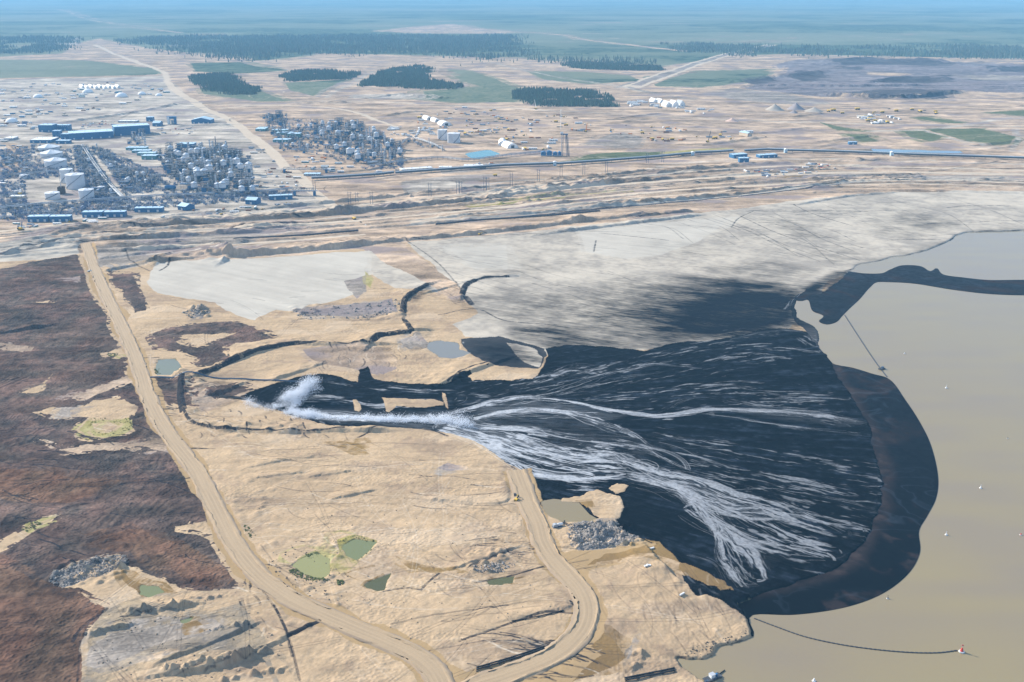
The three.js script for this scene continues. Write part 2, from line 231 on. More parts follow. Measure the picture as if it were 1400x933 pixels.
wall(1.3, 350, 640, 380, 633, 420, 628); wall(1.3, 440, 652, 470, 648); wall(1, 360, 655, 400, 650); wall(1.2, 470, 682, 500, 676); wall(1.2, 600, 688, 690, 690, 695, 668); wall(1.6, 640, 775, 690, 758); wall(1.5, 780, 752, 820, 752, 870, 744); wall(1.3, 400, 870, 440, 850); wall(1, 700, 850, 780, 832);
wall(2, 180, 838, 220, 836, 250, 832); wall(2, 130, 868, 160, 862); wall(3, 240, 925, 300, 915, 350, 895); wall(2.5, 260, 895, 320, 870); wall(4, 990, 812, 930, 800, 905, 775);
wall(16, 1145, 84, 1200, 82, 1290, 88); wall(14, 1075, 106, 1125, 101); wall(14, 1205, 113, 1250, 109, 1290, 111); wall(16, 1355, 95, 1400, 93, 1550, 93); wall(10, 1150, 93, 1176, 94); wall(12, 1010, 113, 1055, 108); wall(9, 1060, 119, 1150, 120, 1250, 119); wall(9, 1280, 105, 1400, 107);
wall(12, 1120, 90, 1250, 86, 1400, 89); wall(10, 1080, 100, 1140, 98); wall(14, 1150, 133, 1230, 136, 1300, 130); wall(10, 1220, 112, 1290, 112); wall(12, 1350, 98, 1400, 98, 1500, 99); wall(5, 835, 190, 870, 190); wall(9, 545, 134, 600, 136); wall(6, 100, 168, 190, 155, 240, 145);
{ const r = rng(15); for (let i = 0; i < 90; i++) { const x = lerp(-50, 1420, r()), y = lerp(136, 325, Math.pow(r(), 0.8)), l = lerp(15, 75, r()), k = x < 460 ? -0.03 : -0.12; if (y > 262 && x > 900) continue; if (y < 300 && x < 440 && y > 185) continue; wall(lerp(1.5, 4, r()) * (y < 200 ? 1.6 : 1), x, y, x + l / 2, y + k * l / 2 + (r() - 0.5) * 2, x + l, y + k * l); } }
const DYKE = [0, 331, 100, 322, 240, 314, 400, 304, 520, 294, 640, 283, 760, 271, 880, 260, 1000, 251, 1120, 245, 1250, 243, 1400, 246, 1500, 249];
{ const r = rng(25); for (let k = 0; k < 11; k++) { const off = [-16, -11, -6, -2, 3, 8, 13, 19, 25, 31, -22][k]; for (let i = 0; i + 3 < DYKE.length - 4; i += 2) { if (r() < 0.35) continue; const q = []; for (let j = i; j < Math.min(DYKE.length, i + 6); j += 2) q.push(DYKE[j], DYKE[j + 1] + off * (0.75 + 0.25 * Math.min(1, DYKE[j] / 500)) + (r() - 0.5) * 2.5); if (q[1] > 268 && q[0] > 760 && off > 12) continue; if (off > 19 && q[0] > 200) continue; wall(lerp(1.4, 3.4, r()), ...q); } } }
// heaps: px, py, radius, height
const HEAPS = [];
{ const r = rng(5); const many = (n, x0, x1, y0, y1, r0, r1, h0, h1) => { for (let i = 0; i < n; i++) { const [x, z] = G(lerp(x0, x1, r()), lerp(y0, y1, r())); HEAPS.push([x, z, lerp(r0, r1, r()), lerp(h0, h1, r())]); } };
  many(60, 70, 172, 768, 800, 2, 4.5, 0.7, 2.2); many(70, 782, 868, 720, 750, 2, 4.5, 0.8, 2.6); const rows = (n, x0, y0, x1, y1, w, r0, r1, h0, h1) => { for (let i = 0; i < n; i++) { const u = r(), [x, z] = G(lerp(x0, x1, u) + (r() - 0.5) * w, lerp(y0, y1, u) + (r() - 0.5) * w * 0.5); HEAPS.push([x, z, lerp(r0, r1, r() * r()), lerp(h0, h1, r())]); } };
  rows(34, 172, 842, 255, 830, 10, 1.5, 5, 0.6, 2.2); rows(18, 120, 872, 165, 860, 6, 1.5, 4, 0.5, 1.6); rows(26, 225, 922, 300, 908, 10, 2, 5, 0.7, 2.2); rows(40, 290, 912, 370, 892, 14, 2, 5, 0.7, 2.2); rows(24, 285, 865, 335, 858, 12, 1.5, 4, 0.6, 1.8); rows(16, 255, 822, 330, 815, 5, 1.5, 3, 0.4, 1.2); rows(24, 300, 935, 400, 915, 12, 2, 4, 0.6, 1.8); many(24, 640, 690, 755, 785, 2, 5, 0.6, 2); many(20, 255, 285, 422, 437, 4, 8, 1, 3.5); many(30, 400, 560, 415, 440, 3, 8, 0.8, 2.2); many(30, 250, 420, 580, 600, 2, 5, 0.5, 1.6); many(18, 530, 640, 512, 525, 3, 6, 0.4, 1.2); many(30, 420, 470, 740, 800, 2, 5, 0.5, 1.6); many(26, 0, 200, 150, 290, 3, 8, 0.5, 1.5); many(40, 555, 770, 262, 285, 4, 9, 1, 3); many(22, 380, 480, 800, 870, 2, 5, 0.5, 1.5); many(30, 310, 380, 650, 760, 3, 6, 0.4, 1.2); many(20, 860, 880, 890, 920, 2, 4, 0.6, 1.6); }

// roads that stand a little proud of the ground
const ROADS = [
  { name: 'haul_road', width: 12.5, pts: spline(pairs([117, 334, 126, 360, 140, 395, 157, 430, 176, 470, 191, 508, 201, 540, 217, 575, 241, 610, 268, 645, 286, 680, 301, 710, 320, 745, 348, 782, 388, 815, 432, 838, 482, 860, 530, 880, 565, 897, 588, 915, 603, 940, 612, 975]), 4) },
  { name: 'haul_road', width: 13.5, pts: spline(pairs([612, 975, 640, 945, 690, 927, 740, 908, 775, 886, 797, 862, 803, 838, 795, 812, 775, 788, 757, 768, 743, 745, 736, 720, 724, 695, 714, 668, 706, 645]), 4) },
];
// ------------------------------------------------------------------ ground heights
const baseHeight = (x, z) => 1.7 + 0.7 * vn(x / 260, z / 260) + 0.35 * vn(x / 90 + 3, z / 90) + (z < -2300 ? Math.min(3, (-2300 - z) / 500) : 0);
const TILES = [
  { x: 560, near: 500, far: 900, res: 0.4, halves: 2, cell: 1.4 }, { x: 860, near: 900, far: 1500, res: 0.55, halves: 2, cell: 2.2 }, { x: 1430, near: 1500, far: 2600, res: 0.92, halves: 2, cell: 3.6 },
  { x: 2650, near: 2600, far: 5000, res: 1.9, halves: 2, cell: 8.5 }, { x: 6200, near: 5000, far: 12000, res: 6.1, cell: 36 }, { x: 31500, near: 12000, far: 62000, res: 40, cell: 250 },
];
function rasterize(t) {
  const w = t.w = Math.ceil((2 * t.x) / t.res), h = t.h = Math.ceil((t.far - t.near) / t.res), m = t.kind = new Uint8Array(w * h).fill(t.far <= 1500 ? ID.sand : t.far <= 2600 ? ID.earth : ID.muskeg);
  for (const { kind, pts } of AREAS) {
    const P = pts.map(([x, z]) => [(x + t.x) / t.res, (z + t.far) / t.res]);
    let lo = Infinity, hi = -Infinity; for (const p of P) { lo = Math.min(lo, p[1]); hi = Math.max(hi, p[1]); }
    for (let j = Math.max(0, Math.floor(lo)); j < Math.min(h, hi + 1); j++) {
      const y = j + 0.5, xs = [];
      for (let i = 0, k = P.length - 1; i < P.length; k = i++) if ((P[i][1] > y) !== (P[k][1] > y)) xs.push(P[i][0] + (y - P[i][1]) / (P[k][1] - P[i][1]) * (P[k][0] - P[i][0]));
      xs.sort((a, b) => a - b);
      for (let i = 0; i + 1 < xs.length; i += 2) { const a = Math.max(0, Math.round(xs[i])), b = Math.min(w, Math.round(xs[i + 1])); if (b > a) m.fill(kind, j * w + a, j * w + b); }
    }
  }
}
// ragged edges: the kind of ground at a point, looked up a little off
function kindAt(t, x, z, far = 1) {
  const s = (1.6 + -z * 0.0013) * far, a = vn(x / (s * 9) + 31, z / (s * 9)), b = vn(x / (s * 9) - 57, z / (s * 9) + 13), c = vn(x / (s * 2.2), z / (s * 2.2) + 71), d = vn(x / (s * 2.2) + 43, z / (s * 2.2));
  const i = Math.floor((x + s * (1.3 * a + 0.55 * c) + t.x) / t.res), j = Math.floor((z + s * (1.3 * b + 0.55 * d) + t.far) / t.res);
  return t.kind[clamp(j, 0, t.h - 1) * t.w + clamp(i, 0, t.w - 1)];
}
function along(g, pts, reach, put) {                                    // every grid point within reach of a path: put(index, signed distance, x, z)
  const { nx, nz, cx, cz, x0, z0 } = g, best = new Map();
  for (let s = 0; s + 1 < pts.length; s++) {
    const [ax, az] = pts[s], [bx, bz] = pts[s + 1], L = Math.hypot(bx - ax, bz - az) || 1e-6, tx = (bx - ax) / L, tz = (bz - az) / L;
    const i0 = Math.max(0, Math.ceil((Math.min(ax, bx) - reach - x0) / cx)), i1 = Math.min(nx - 1, Math.floor((Math.max(ax, bx) + reach - x0) / cx)), j0 = Math.max(0, Math.ceil((Math.min(az, bz) - reach - z0) / cz)), j1 = Math.min(nz - 1, Math.floor((Math.max(az, bz) + reach - z0) / cz));
    for (let j = j0; j <= j1; j++) for (let i = i0; i <= i1; i++) {
      const x = x0 + i * cx, z = z0 + j * cz, u = clamp((x - ax) * tx + (z - az) * tz, 0, L), dx = x - ax - tx * u, dz = z - az - tz * u, d = Math.hypot(dx, dz);
      if (d > reach) continue;
      const k = j * nx + i, was = best.get(k);
      if (was === undefined || Math.abs(was) > d) best.set(k, (tx * dz - tz * dx < 0 ? -1 : 1) * d);
    }
  }
  for (const [k, d] of best) put(k, d);
}
function buildHeights(t) {
  const nx = 2 * Math.round(t.x / t.cell) + 1, nz = Math.round((t.far - t.near) / t.cell) + 1, cx = (2 * t.x) / (nx - 1), cz = (t.far - t.near) / (nz - 1), x0 = -t.x, z0 = -t.far;
  const H = new Float32Array(nx * nz), wet = new Float32Array(nx * nz), pool = new Float32Array(nx * nz), g = (t.g = { nx, nz, cx, cz, x0, z0, H });
  for (let j = 0, k = 0; j < nz; j++) for (let i = 0; i < nx; i++, k++) {
    const x = x0 + i * cx, z = z0 + j * cz, id = kindAt(t, x, z), p = PAL[id];
    wet[k] = id === ID.bed ? 1 : 0; pool[k] = id === ID.pool ? 1 : 0;
    const c = Math.max(cx, 2), flat = id === ID.tar || id === ID.wet ? 0.65 : 1;
    H[k] = baseHeight(x, z) * flat + p[4] * (0.7 * vn(x / (c * 5), z / (c * 5)) + 0.5 * vn(x / (c * 2) + 9, z / (c * 2)));
    if (p[5] > 0.3) H[k] += p[5] * 0.6 * Math.sin(fbm(x / 160, z / 160, 2) * 34) * smooth(-0.2, 0.5, vn(x / 120 + 7, z / 70)) + 0.5 * vn(x / 9, z / 7);
  }
  for (const wet_ of [wet, pool]) for (let pass = 0; pass < 2; pass++) for (let j = 1; j < nz - 1; j++) for (let i = 1, k = j * nx + 1; i < nx - 1; i++, k++) wet_[k] = (wet_[k - 1] + wet_[k + 1] + wet_[k - nx] + wet_[k + nx] + wet_[k] * 2) / 6;
  for (const b of BANKS) along(g, b.pts, Math.max(b.near, 1.1 * cx, b.crest + b.far), (k, d) => {
    const x = x0 + (k % nx) * cx, z = z0 + Math.floor(k / nx) * cz, rough = 0.8 + 0.35 * vn(x / 17, z / 17) + 0.2 * vn(x / 6, z / 6);
    const near = Math.max(b.near, 1.1 * cx), f = d > 0 ? 1 - d / near : d > -b.crest ? 1 : 1 - (-d - b.crest) / b.far;
    if (f > 0) H[k] += b.h * rough * f;
  });
  for (const [hx, hz, r, h] of HEAPS) {
    const i0 = Math.max(0, Math.ceil((hx - r - x0) / cx)), i1 = Math.min(nx - 1, Math.floor((hx + r - x0) / cx)), j0 = Math.max(0, Math.ceil((hz - r - z0) / cz)), j1 = Math.min(nz - 1, Math.floor((hz + r - z0) / cz));
    for (let j = j0; j <= j1; j++) for (let i = i0; i <= i1; i++) { const d = Math.hypot(x0 + i * cx - hx, z0 + j * cz - hz) / r; if (d < 1) H[j * nx + i] += h * (1 - d * d); }
  }
  for (const r of ROADS) along(g, r.pts, r.width / 2 + 9, (k, d) => { const x = x0 + (k % nx) * cx, z = z0 + Math.floor(k / nx) * cz, f = 1 - smooth(r.width / 2 + 3.5, r.width / 2 + 9, Math.abs(d)); H[k] = lerp(H[k], baseHeight(x, z) - 0.35, f); wet[k] *= 1 - f; });
  for (let k = 0; k < H.length; k++) if (pool[k] > 0) H[k] = lerp(H[k], baseHeight(x0 + (k % nx) * cx, z0 + Math.floor(k / nx) * cz) - 1.3, smooth(0.1, 0.95, pool[k]));
  for (let k = 0; k < H.length; k++) if (wet[k] > 0) H[k] = lerp(H[k], -2.2, smooth(0.05, 0.95, wet[k]));
}
for (const t of TILES) { rasterize(t); buildHeights(t); }
function groundY(x, z) {
  const t = TILES.find((q) => -z >= q.near && -z <= q.far && Math.abs(x) <= q.x) ?? TILES.find((q) => Math.abs(x) <= q.x && -z <= q.far);
  if (!t) return 1.7;
  const { nx, nz, cx, cz, x0, z0, H } = t.g, u = clamp((x - x0) / cx, 0, nx - 1.001), v = clamp((z - z0) / cz, 0, nz - 1.001), i = Math.floor(u), j = Math.floor(v), k = j * nx + i;
  return lerp(lerp(H[k], H[k + 1], u - i), lerp(H[k + nx], H[k + nx + 1], u - i), v - j);
}
// ------------------------------------------------------------------ froth, tar stain and tracks laid on the ground, drawn in metres
const BODIES = [], STRANDS = [];                                                      // froth threads: [points, width, strength]
{
  const r = rng(77);
  const braid = (n, w0, w1, wide, strength, ...p) => {
    const g = spline(pairs(p), 4), L = g.length;
    const strand = (a, b, off, ph, f, amp) => { const pts = []; for (let i = a; i < b; i++) { const [ax, az] = g[Math.max(0, i - 1)], [bx, bz] = g[Math.min(L - 1, i + 1)], n2 = Math.hypot(bx - ax, bz - az) || 1, sp = lerp(w0, w1, i / L) * 1.15, o = sp * (off * 0.8 + amp * (0.5 * vn(ph, i * 0.05 * f) + 0.3 * vn(ph + 90, i * 0.14 * f))) + 1.9 * vn(ph + 40, i * 0.17) + 0.9 * vn(ph + 60, i * 0.43); pts.push([g[i][0] - (bz - az) / n2 * o, g[i][1] + (bx - ax) / n2 * o]); } return pts; };
    
    for (let k = 0; k < (n >= 14 ? n * 0.45 : n * 1.6); k++) {
      const u = r(), a = Math.floor(L * (k < n * 0.5 ? 0 : 0.8 * r())), b = Math.min(L, a + Math.max(8, Math.floor(L * (0.12 + 0.6 * u * u + (k < n * 0.4 ? 0.25 : 0))))), pts = strand(a, b, r() * 2 - 1, r() * 400, 1, 1);
      if (pts.length > 3) STRANDS.push([pts, wide * (0.25 + 0.75 * r() * r()), Math.min(0.95, strength * (0.5 + 0.9 * r())), 0]);
      if (n >= 14 && k % 2 && pts.length > 3) { const c = Math.floor(L * r()), q = strand(c, Math.min(L, c + 4 + Math.floor(14 * r())), r() * 2 - 1, r() * 400, 1, 1); if (q.length > 3) STRANDS.push([q, wide * (0.4 + 0.9 * r()), 0.55 + 0.4 * r(), 1]); }
    }
  };
  braid(60, 9, 15, 3.2, 0.5, 390, 561, 450, 570, 520, 573, 600, 573, 660, 577);
  braid(14, 5, 5, 2.4, 0.75, 590, 573, 640, 560, 680, 550, 715, 544, 750, 546, 790, 552, 830, 563, 870, 567, 900, 570);
  braid(12, 4, 9, 2.2, 0.8, 820, 560, 870, 567, 900, 570, 930, 567, 970, 561, 1000, 560, 1050, 563, 1100, 565, 1150, 572, 1186, 580);
  braid(18, 6, 22, 1.5, 0.7, 990, 560, 1040, 562, 1100, 566, 1150, 572, 1186, 580);
  braid(6, 3, 4, 1.4, 0.55, 950, 566, 1020, 575, 1080, 585, 1150, 592, 1184, 597); braid(5, 3, 5, 1.2, 0.45, 900, 566, 935, 549, 970, 545, 1010, 552, 1050, 560); braid(6, 4, 9, 1.1, 0.4, 1040, 552, 1100, 541, 1160, 535);
  braid(30, 12, 12, 1.6, 0.5, 640, 575, 690, 565, 740, 562, 790, 568, 830, 580, 880, 600, 894, 612); braid(18, 10, 8, 2.0, 0.5, 650, 585, 720, 590, 790, 600, 850, 606, 891, 615);
  braid(90, 14, 50, 1.3, 0.4, 610, 585, 680, 605, 740, 622, 800, 632, 870, 636); braid(50, 18, 40, 1.6, 0.3, 610, 583, 670, 600, 720, 615, 780, 625);
  braid(18, 8, 5, 1.9, 0.5, 635, 600, 690, 630, 730, 650, 790, 657, 840, 653, 885, 645); braid(22, 14, 8, 1.7, 0.5, 700, 600, 780, 625, 850, 632, 900, 645, 935, 658);
  braid(24, 16, 22, 1.3, 0.4, 840, 622, 870, 640, 900, 650, 950, 660, 1000, 680, 1040, 690, 1080, 705, 1130, 722, 1176, 728); braid(24, 13, 22, 1.3, 0.4, 855, 655, 920, 670, 960, 688, 1000, 700, 1060, 705, 1100, 715, 1152, 731);
  braid(8, 4, 4, 1.4, 0.55, 880, 612, 915, 632, 950, 648, 978, 668); braid(5, 2, 2, 1.2, 0.6, 1000, 671, 1060, 670, 1100, 676, 1150, 686, 1196, 697); braid(10, 6, 8, 1.5, 0.5, 960, 672, 1010, 690, 1050, 696, 1090, 710);
  braid(26, 8, 24, 1.2, 0.42, 925, 668, 955, 690, 985, 728, 1010, 750, 1025, 770, 1032, 792); braid(30, 12, 34, 1.2, 0.4, 945, 700, 980, 720, 1030, 745, 1065, 756, 1125, 766); braid(16, 6, 16, 1.2, 0.45, 975, 690, 1040, 720, 1090, 745, 1142, 757);
  braid(9, 4, 8, 1.1, 0.5, 975, 722, 984, 745, 988, 765, 1002, 787, 1016, 804); braid(7, 4, 7, 1.2, 0.5, 1000, 760, 1010, 785, 1018, 802, 1035, 800); braid(8, 3, 5, 1.1, 0.4, 940, 760, 975, 770, 995, 795);
  braid(9, 7, 4, 1.1, 0.55, 725, 548, 770, 532, 800, 522, 830, 512, 870, 505, 895, 500, 925, 502, 955, 504); braid(7, 6, 4, 1.1, 0.5, 760, 541, 800, 528, 840, 521, 870, 515, 900, 512, 935, 505);
  braid(40, 10, 42, 0.9, 0.16, 640, 550, 760, 520, 900, 490, 1050, 470, 1115, 475); braid(60, 16, 70, 0.9, 0.13, 700, 550, 850, 545, 1000, 530, 1150, 540); braid(60, 16, 80, 0.9, 0.12, 860, 600, 980, 620, 1100, 640, 1195, 650);
  // main channels
  const channel = (w, sv, ...p) => braid(4, 2.5, 5, w, sv, ...p);
  channel(3.2, 0.8, 640, 600, 700, 632, 760, 648, 830, 646, 880, 650, 930, 664, 985, 680, 1040, 692, 1090, 708, 1140, 722, 1176, 729); channel(3.4, 0.75, 870, 640, 925, 668, 955, 690, 985, 722, 1000, 745, 1015, 775, 1030, 790); channel(2.6, 0.8, 945, 680, 985, 712, 1030, 735, 1075, 745, 1142, 757); channel(2.4, 0.75, 985, 715, 1030, 750, 1080, 765, 1128, 768); channel(2.4, 0.7, 900, 650, 960, 690, 1010, 702, 1070, 705, 1110, 715, 1152, 731); channel(2.4, 0.8, 975, 715, 984, 745, 988, 765, 1002, 787, 1016, 804); channel(2.2, 0.7, 990, 735, 1008, 765, 1020, 790, 1036, 798); channel(2.2, 0.7, 820, 610, 870, 640, 920, 650, 975, 672);
  channel(3, 0.8, 600, 573, 640, 560, 690, 549, 750, 546, 800, 554, 850, 565, 900, 570, 960, 562, 1020, 562, 1100, 565, 1186, 580); channel(2.6, 0.6, 640, 580, 720, 590, 790, 604, 850, 608, 893, 614); channel(2.6, 0.6, 640, 575, 700, 564, 760, 564, 820, 578, 870, 596, 893, 612); channel(2.8, 0.7, 650, 605, 700, 632, 750, 652, 800, 657, 860, 650); channel(2.4, 0.6, 690, 600, 760, 622, 830, 628, 890, 642);
  braid(26, 5, 9, 1.8, 0.25, 752, 513, 790, 506, 825, 510);
  braid(14, 4, 7, 1.0, 0.3, 390, 545, 440, 545, 500, 558); braid(20, 3, 8, 1.2, 0.35, 1000, 465, 1050, 455, 1090, 455, 1115, 470);
  braid(7, 2, 4, 1.2, 0.7, 1072, 424, 1085, 410, 1098, 403); braid(5, 3, 2, 1.0, 0.5, 1072, 424, 1090, 415, 1110, 412); braid(3, 1, 1, 2, 0.8, 945, 472, 975, 466); braid(3, 1, 1, 2, 0.7, 868, 479, 880, 481);
}
const FILMS = [
  [0.10, 7, [395, 566, 430, 558, 520, 562, 610, 562, 660, 560, 740, 556, 800, 566, 860, 592, 893, 612, 880, 640, 940, 662, 900, 664, 850, 650, 790, 657, 735, 651, 690, 632, 640, 603, 600, 590, 520, 586, 450, 584]], [0.15, 5, [400, 568, 440, 562, 520, 568, 600, 566, 680, 590, 740, 612, 700, 625, 640, 600, 600, 588, 520, 584, 450, 580]],
  [0.16, 4, [640, 562, 700, 548, 770, 552, 860, 570, 830, 578, 760, 562, 700, 566]], [0.12, 4, [880, 645, 950, 655, 1040, 690, 1080, 712, 1000, 712, 950, 690]], [0.06, 5, [940, 680, 1000, 715, 1060, 745, 1135, 760, 1070, 770, 1035, 795, 1010, 770, 985, 740]], [0.14, 6, [990, 562, 1100, 562, 1185, 578, 1150, 586, 1050, 572]],
];
// streams of froth and water: [half widths, fill, path]; islands and threads of every stream come from noise drawn out along it
const STREAMS = [];
{
  const stream = (w0, w1, fill, ...p) => STREAMS.push([w0, w1, fill, spline(pairs(p), 5)]);
  stream(7, 13, 1.05, 388, 561, 450, 571, 520, 575, 600, 576, 650, 580); stream(5, 6, 0.75, 590, 573, 640, 560, 680, 550, 715, 544, 750, 546, 790, 552, 830, 563, 870, 567, 900, 570); stream(5, 15, 0.6, 820, 560, 870, 567, 900, 570, 930, 567, 970, 561, 1000, 560, 1050, 563, 1100, 565, 1150, 573, 1190, 581);
  stream(9, 10, 0.62, 640, 575, 690, 565, 740, 562, 790, 568, 830, 580, 880, 600, 895, 612); stream(12, 9, 0.6, 650, 585, 720, 590, 790, 600, 850, 606, 893, 615); stream(16, 48, 0.78, 600, 584, 680, 605, 740, 622, 800, 634, 885, 640); stream(9, 8, 0.75, 635, 602, 690, 632, 730, 650, 790, 656, 840, 653, 890, 645);
  stream(14, 26, 0.62, 835, 622, 870, 640, 900, 650, 950, 660, 1000, 680, 1040, 690, 1080, 705, 1130, 722, 1180, 729); stream(13, 24, 0.6, 850, 652, 920, 668, 960, 686, 1000, 700, 1060, 705, 1100, 715, 1156, 732); stream(9, 22, 0.66, 915, 662, 955, 690, 985, 728, 1010, 750, 1025, 770, 1034, 794); stream(10, 36, 0.55, 940, 695, 980, 720, 1030, 745, 1065, 756, 1130, 767); stream(7, 18, 0.6, 970, 690, 1040, 720, 1090, 745, 1146, 758); stream(15, 10, 0.5, 700, 600, 780, 625, 850, 632, 900, 645, 940, 658);
  stream(5, 9, 0.55, 975, 720, 984, 745, 988, 765, 1002, 787, 1016, 804); stream(3, 6, 0.5, 880, 612, 915, 632, 950, 648, 980, 668); stream(2.5, 4, 0.55, 990, 671, 1060, 670, 1100, 676, 1150, 686, 1198, 697); stream(6, 8, 0.45, 725, 548, 770, 532, 800, 522, 830, 512, 870, 505, 895, 500, 925, 502, 960, 505); stream(3, 6, 0.5, 945, 566, 1020, 575, 1080, 585, 1150, 592, 1186, 597); stream(5, 9, 0.4, 900, 564, 940, 549, 990, 548, 1050, 556, 1110, 543, 1165, 535);
  stream(30, 80, 0.27, 620, 560, 760, 530, 900, 500, 1040, 475, 1120, 480); stream(30, 90, 0.27, 680, 560, 850, 555, 1000, 540, 1160, 545); stream(20, 90, 0.27, 840, 595, 980, 622, 1100, 645, 1200, 660); stream(20, 60, 0.28, 900, 640, 1000, 660, 1100, 685, 1200, 710); stream(6, 16, 0.3, 1000, 468, 1050, 458, 1090, 458, 1120, 474); stream(8, 22, 0.3, 370, 552, 430, 545, 520, 552, 620, 545); stream(14, 30, 0.2, 430, 520, 560, 532, 700, 530, 800, 505);
  stream(7, 14, 0.35, 752, 515, 790, 507, 828, 511);
}
function streamMap(t) {
  const { w, h, res } = t, out = new Uint8Array(w * h);
  if (t.far > 2600) return out;
  STREAMS.forEach(([w0, w1, fill, pts], n) => {
    const reach = Math.max(w0, w1) * 1.15, xs = pts.map((q) => q[0]), zs = pts.map((q) => q[1]), i0 = Math.max(0, Math.floor((Math.min(...xs) - reach + t.x) / res)), i1 = Math.min(w - 1, Math.ceil((Math.max(...xs) + reach + t.x) / res)), j0 = Math.max(0, Math.floor((Math.min(...zs) - reach + t.far) / res)), j1 = Math.min(h - 1, Math.ceil((Math.max(...zs) + reach + t.far) / res)), bw = i1 - i0 + 1, bh = j1 - j0 + 1;
    if (bw < 2 || bh < 2) return;
    const D = new Float32Array(bw * bh).fill(1e9), S = new Float32Array(bw * bh); let run = 0;
    for (let k = 0; k + 1 < pts.length; k++) {
      const [ax, az] = pts[k], [bx, bz] = pts[k + 1], L = Math.hypot(bx - ax, bz - az) || 1e-6, tx = (bx - ax) / L, tz = (bz - az) / L, a0 = Math.max(i0, Math.floor((Math.min(ax, bx) - reach + t.x) / res)), a1 = Math.min(i1, Math.ceil((Math.max(ax, bx) + reach + t.x) / res)), b0 = Math.max(j0, Math.floor((Math.min(az, bz) - reach + t.far) / res)), b1 = Math.min(j1, Math.ceil((Math.max(az, bz) + reach + t.far) / res));
      for (let j = b0; j <= b1; j++) for (let i = a0; i <= a1; i++) { const x = (i + 0.5) * res - t.x - ax, z = (j + 0.5) * res - t.far - az, raw = x * tx + z * tz, u = clamp(raw, 0, L), d = Math.hypot(x - tx * u, z - tz * u), o = (j - j0) * bw + i - i0; if ((k === 0 && raw < 0) || (k === pts.length - 2 && raw > L)) continue; if (d < Math.abs(D[o])) { D[o] = (tx * z - tz * x < 0 ? -1 : 1) * d; S[o] = run + u; } }
      run += L;
    }
    for (let j = 0, o = 0; j < bh; j++) for (let i = 0; i < bw; i++, o++) {
      if (D[o] > 1e8) continue;
      const s = S[o], f = s / run, half = lerp(w0, w1, f), e = Math.abs(D[o]) / half * (1 - 0.35 * vn(s / 26 + n * 7, n) - 0.2 * vn(s / 9, n * 3)); if (e > 1.1) continue;
      const v = D[o] / half * (0.5 * half + 0.5 * (w0 + w1) / 2) + 2.6 * vn(s / 24 + n * 11, D[o] / 14) + 1.1 * vn(s / 8, D[o] / 5 + n), q = 0.55 * vn(s / 34 + n * 17, v / 3.6) + 0.5 * vn(s / 13 + 5, v / 1.5 + n) + 0.45 * vn(s / 70 + n, v / 9) + 0.25 * vn(s / 4, v / 0.8), phi = fill * (1 - 0.75 * e * e) * smooth(0, 0.04, f) * (1 - 0.75 * smooth(0.82, 1, f + 0.1 * vn(D[o] / 4, n))), th = lerp(0.85, -0.62, clamp(phi)), I = smooth(th - 0.16, th + 0.34, q) * (0.45 + 0.55 * clamp(phi * 1.3)), at = (j + j0) * w + i + i0;
      if (I * 255 > out[at]) out[at] = I * 255;
    }
  });
  return out;
}
// soft stains of tar on the beach: [strength, blur metres, outline]
const STAINS = [
  [0.40, 30, [690, 445, 760, 408, 850, 384, 935, 379, 1000, 385, 1080, 391, 1125, 383, 1112, 440, 1075, 455, 1000, 468, 920, 478, 880, 484, 850, 476, 800, 462, 740, 452]],
  [0.40, 34, [820, 440, 880, 400, 960, 388, 1060, 394, 1120, 388, 1108, 445, 1070, 455, 1000, 467, 920, 477, 870, 470]],
  [0.35, 30, [930, 425, 1000, 402, 1090, 402, 1110, 400, 1100, 445, 1060, 456, 990, 466, 930, 470]],
  [0.45, 8, [915, 379, 960, 379, 1030, 385, 1080, 391, 1040, 396, 980, 392]], [0.35, 10, [700, 447, 760, 448, 820, 460, 868, 478, 850, 480, 800, 466, 740, 456]],
  [0.55, 9, [700, 449, 760, 452, 800, 465, 820, 474, 780, 476, 750, 482, 735, 470, 700, 466]], [0.6, 8, [640, 466, 680, 468, 720, 478, 745, 488, 735, 500, 700, 500, 655, 492]], [0.7, 6, [1140, 372, 1165, 370, 1150, 385, 1110, 402, 1100, 396]],
  [0.25, 10, [1240, 345, 1300, 330, 1330, 316, 1400, 312, 1400, 322, 1330, 324, 1300, 338, 1250, 356, 1180, 366, 1170, 360]], [0.3, 14, [960, 365, 1050, 355, 1120, 372, 1060, 384, 980, 378]], [0.2, 16, [1180, 300, 1260, 292, 1320, 305, 1240, 330, 1200, 325]],
  [0.22, 8, [1030, 300, 1080, 300, 1130, 325, 1100, 332]], [0.2, 10, [1200, 285, 1260, 290, 1310, 310, 1260, 315]], [0.18, 8, [1100, 345, 1160, 340, 1190, 352, 1140, 362]], [0.14, 12, [620, 350, 700, 345, 760, 370, 680, 385]], [0.16, 10, [880, 330, 960, 335, 1000, 352, 920, 352]],
  [0.5, 5, [560, 408, 585, 393, 590, 396, 566, 418]], [0.25, 12, [610, 415, 700, 395, 780, 410, 700, 445, 640, 430]],
];
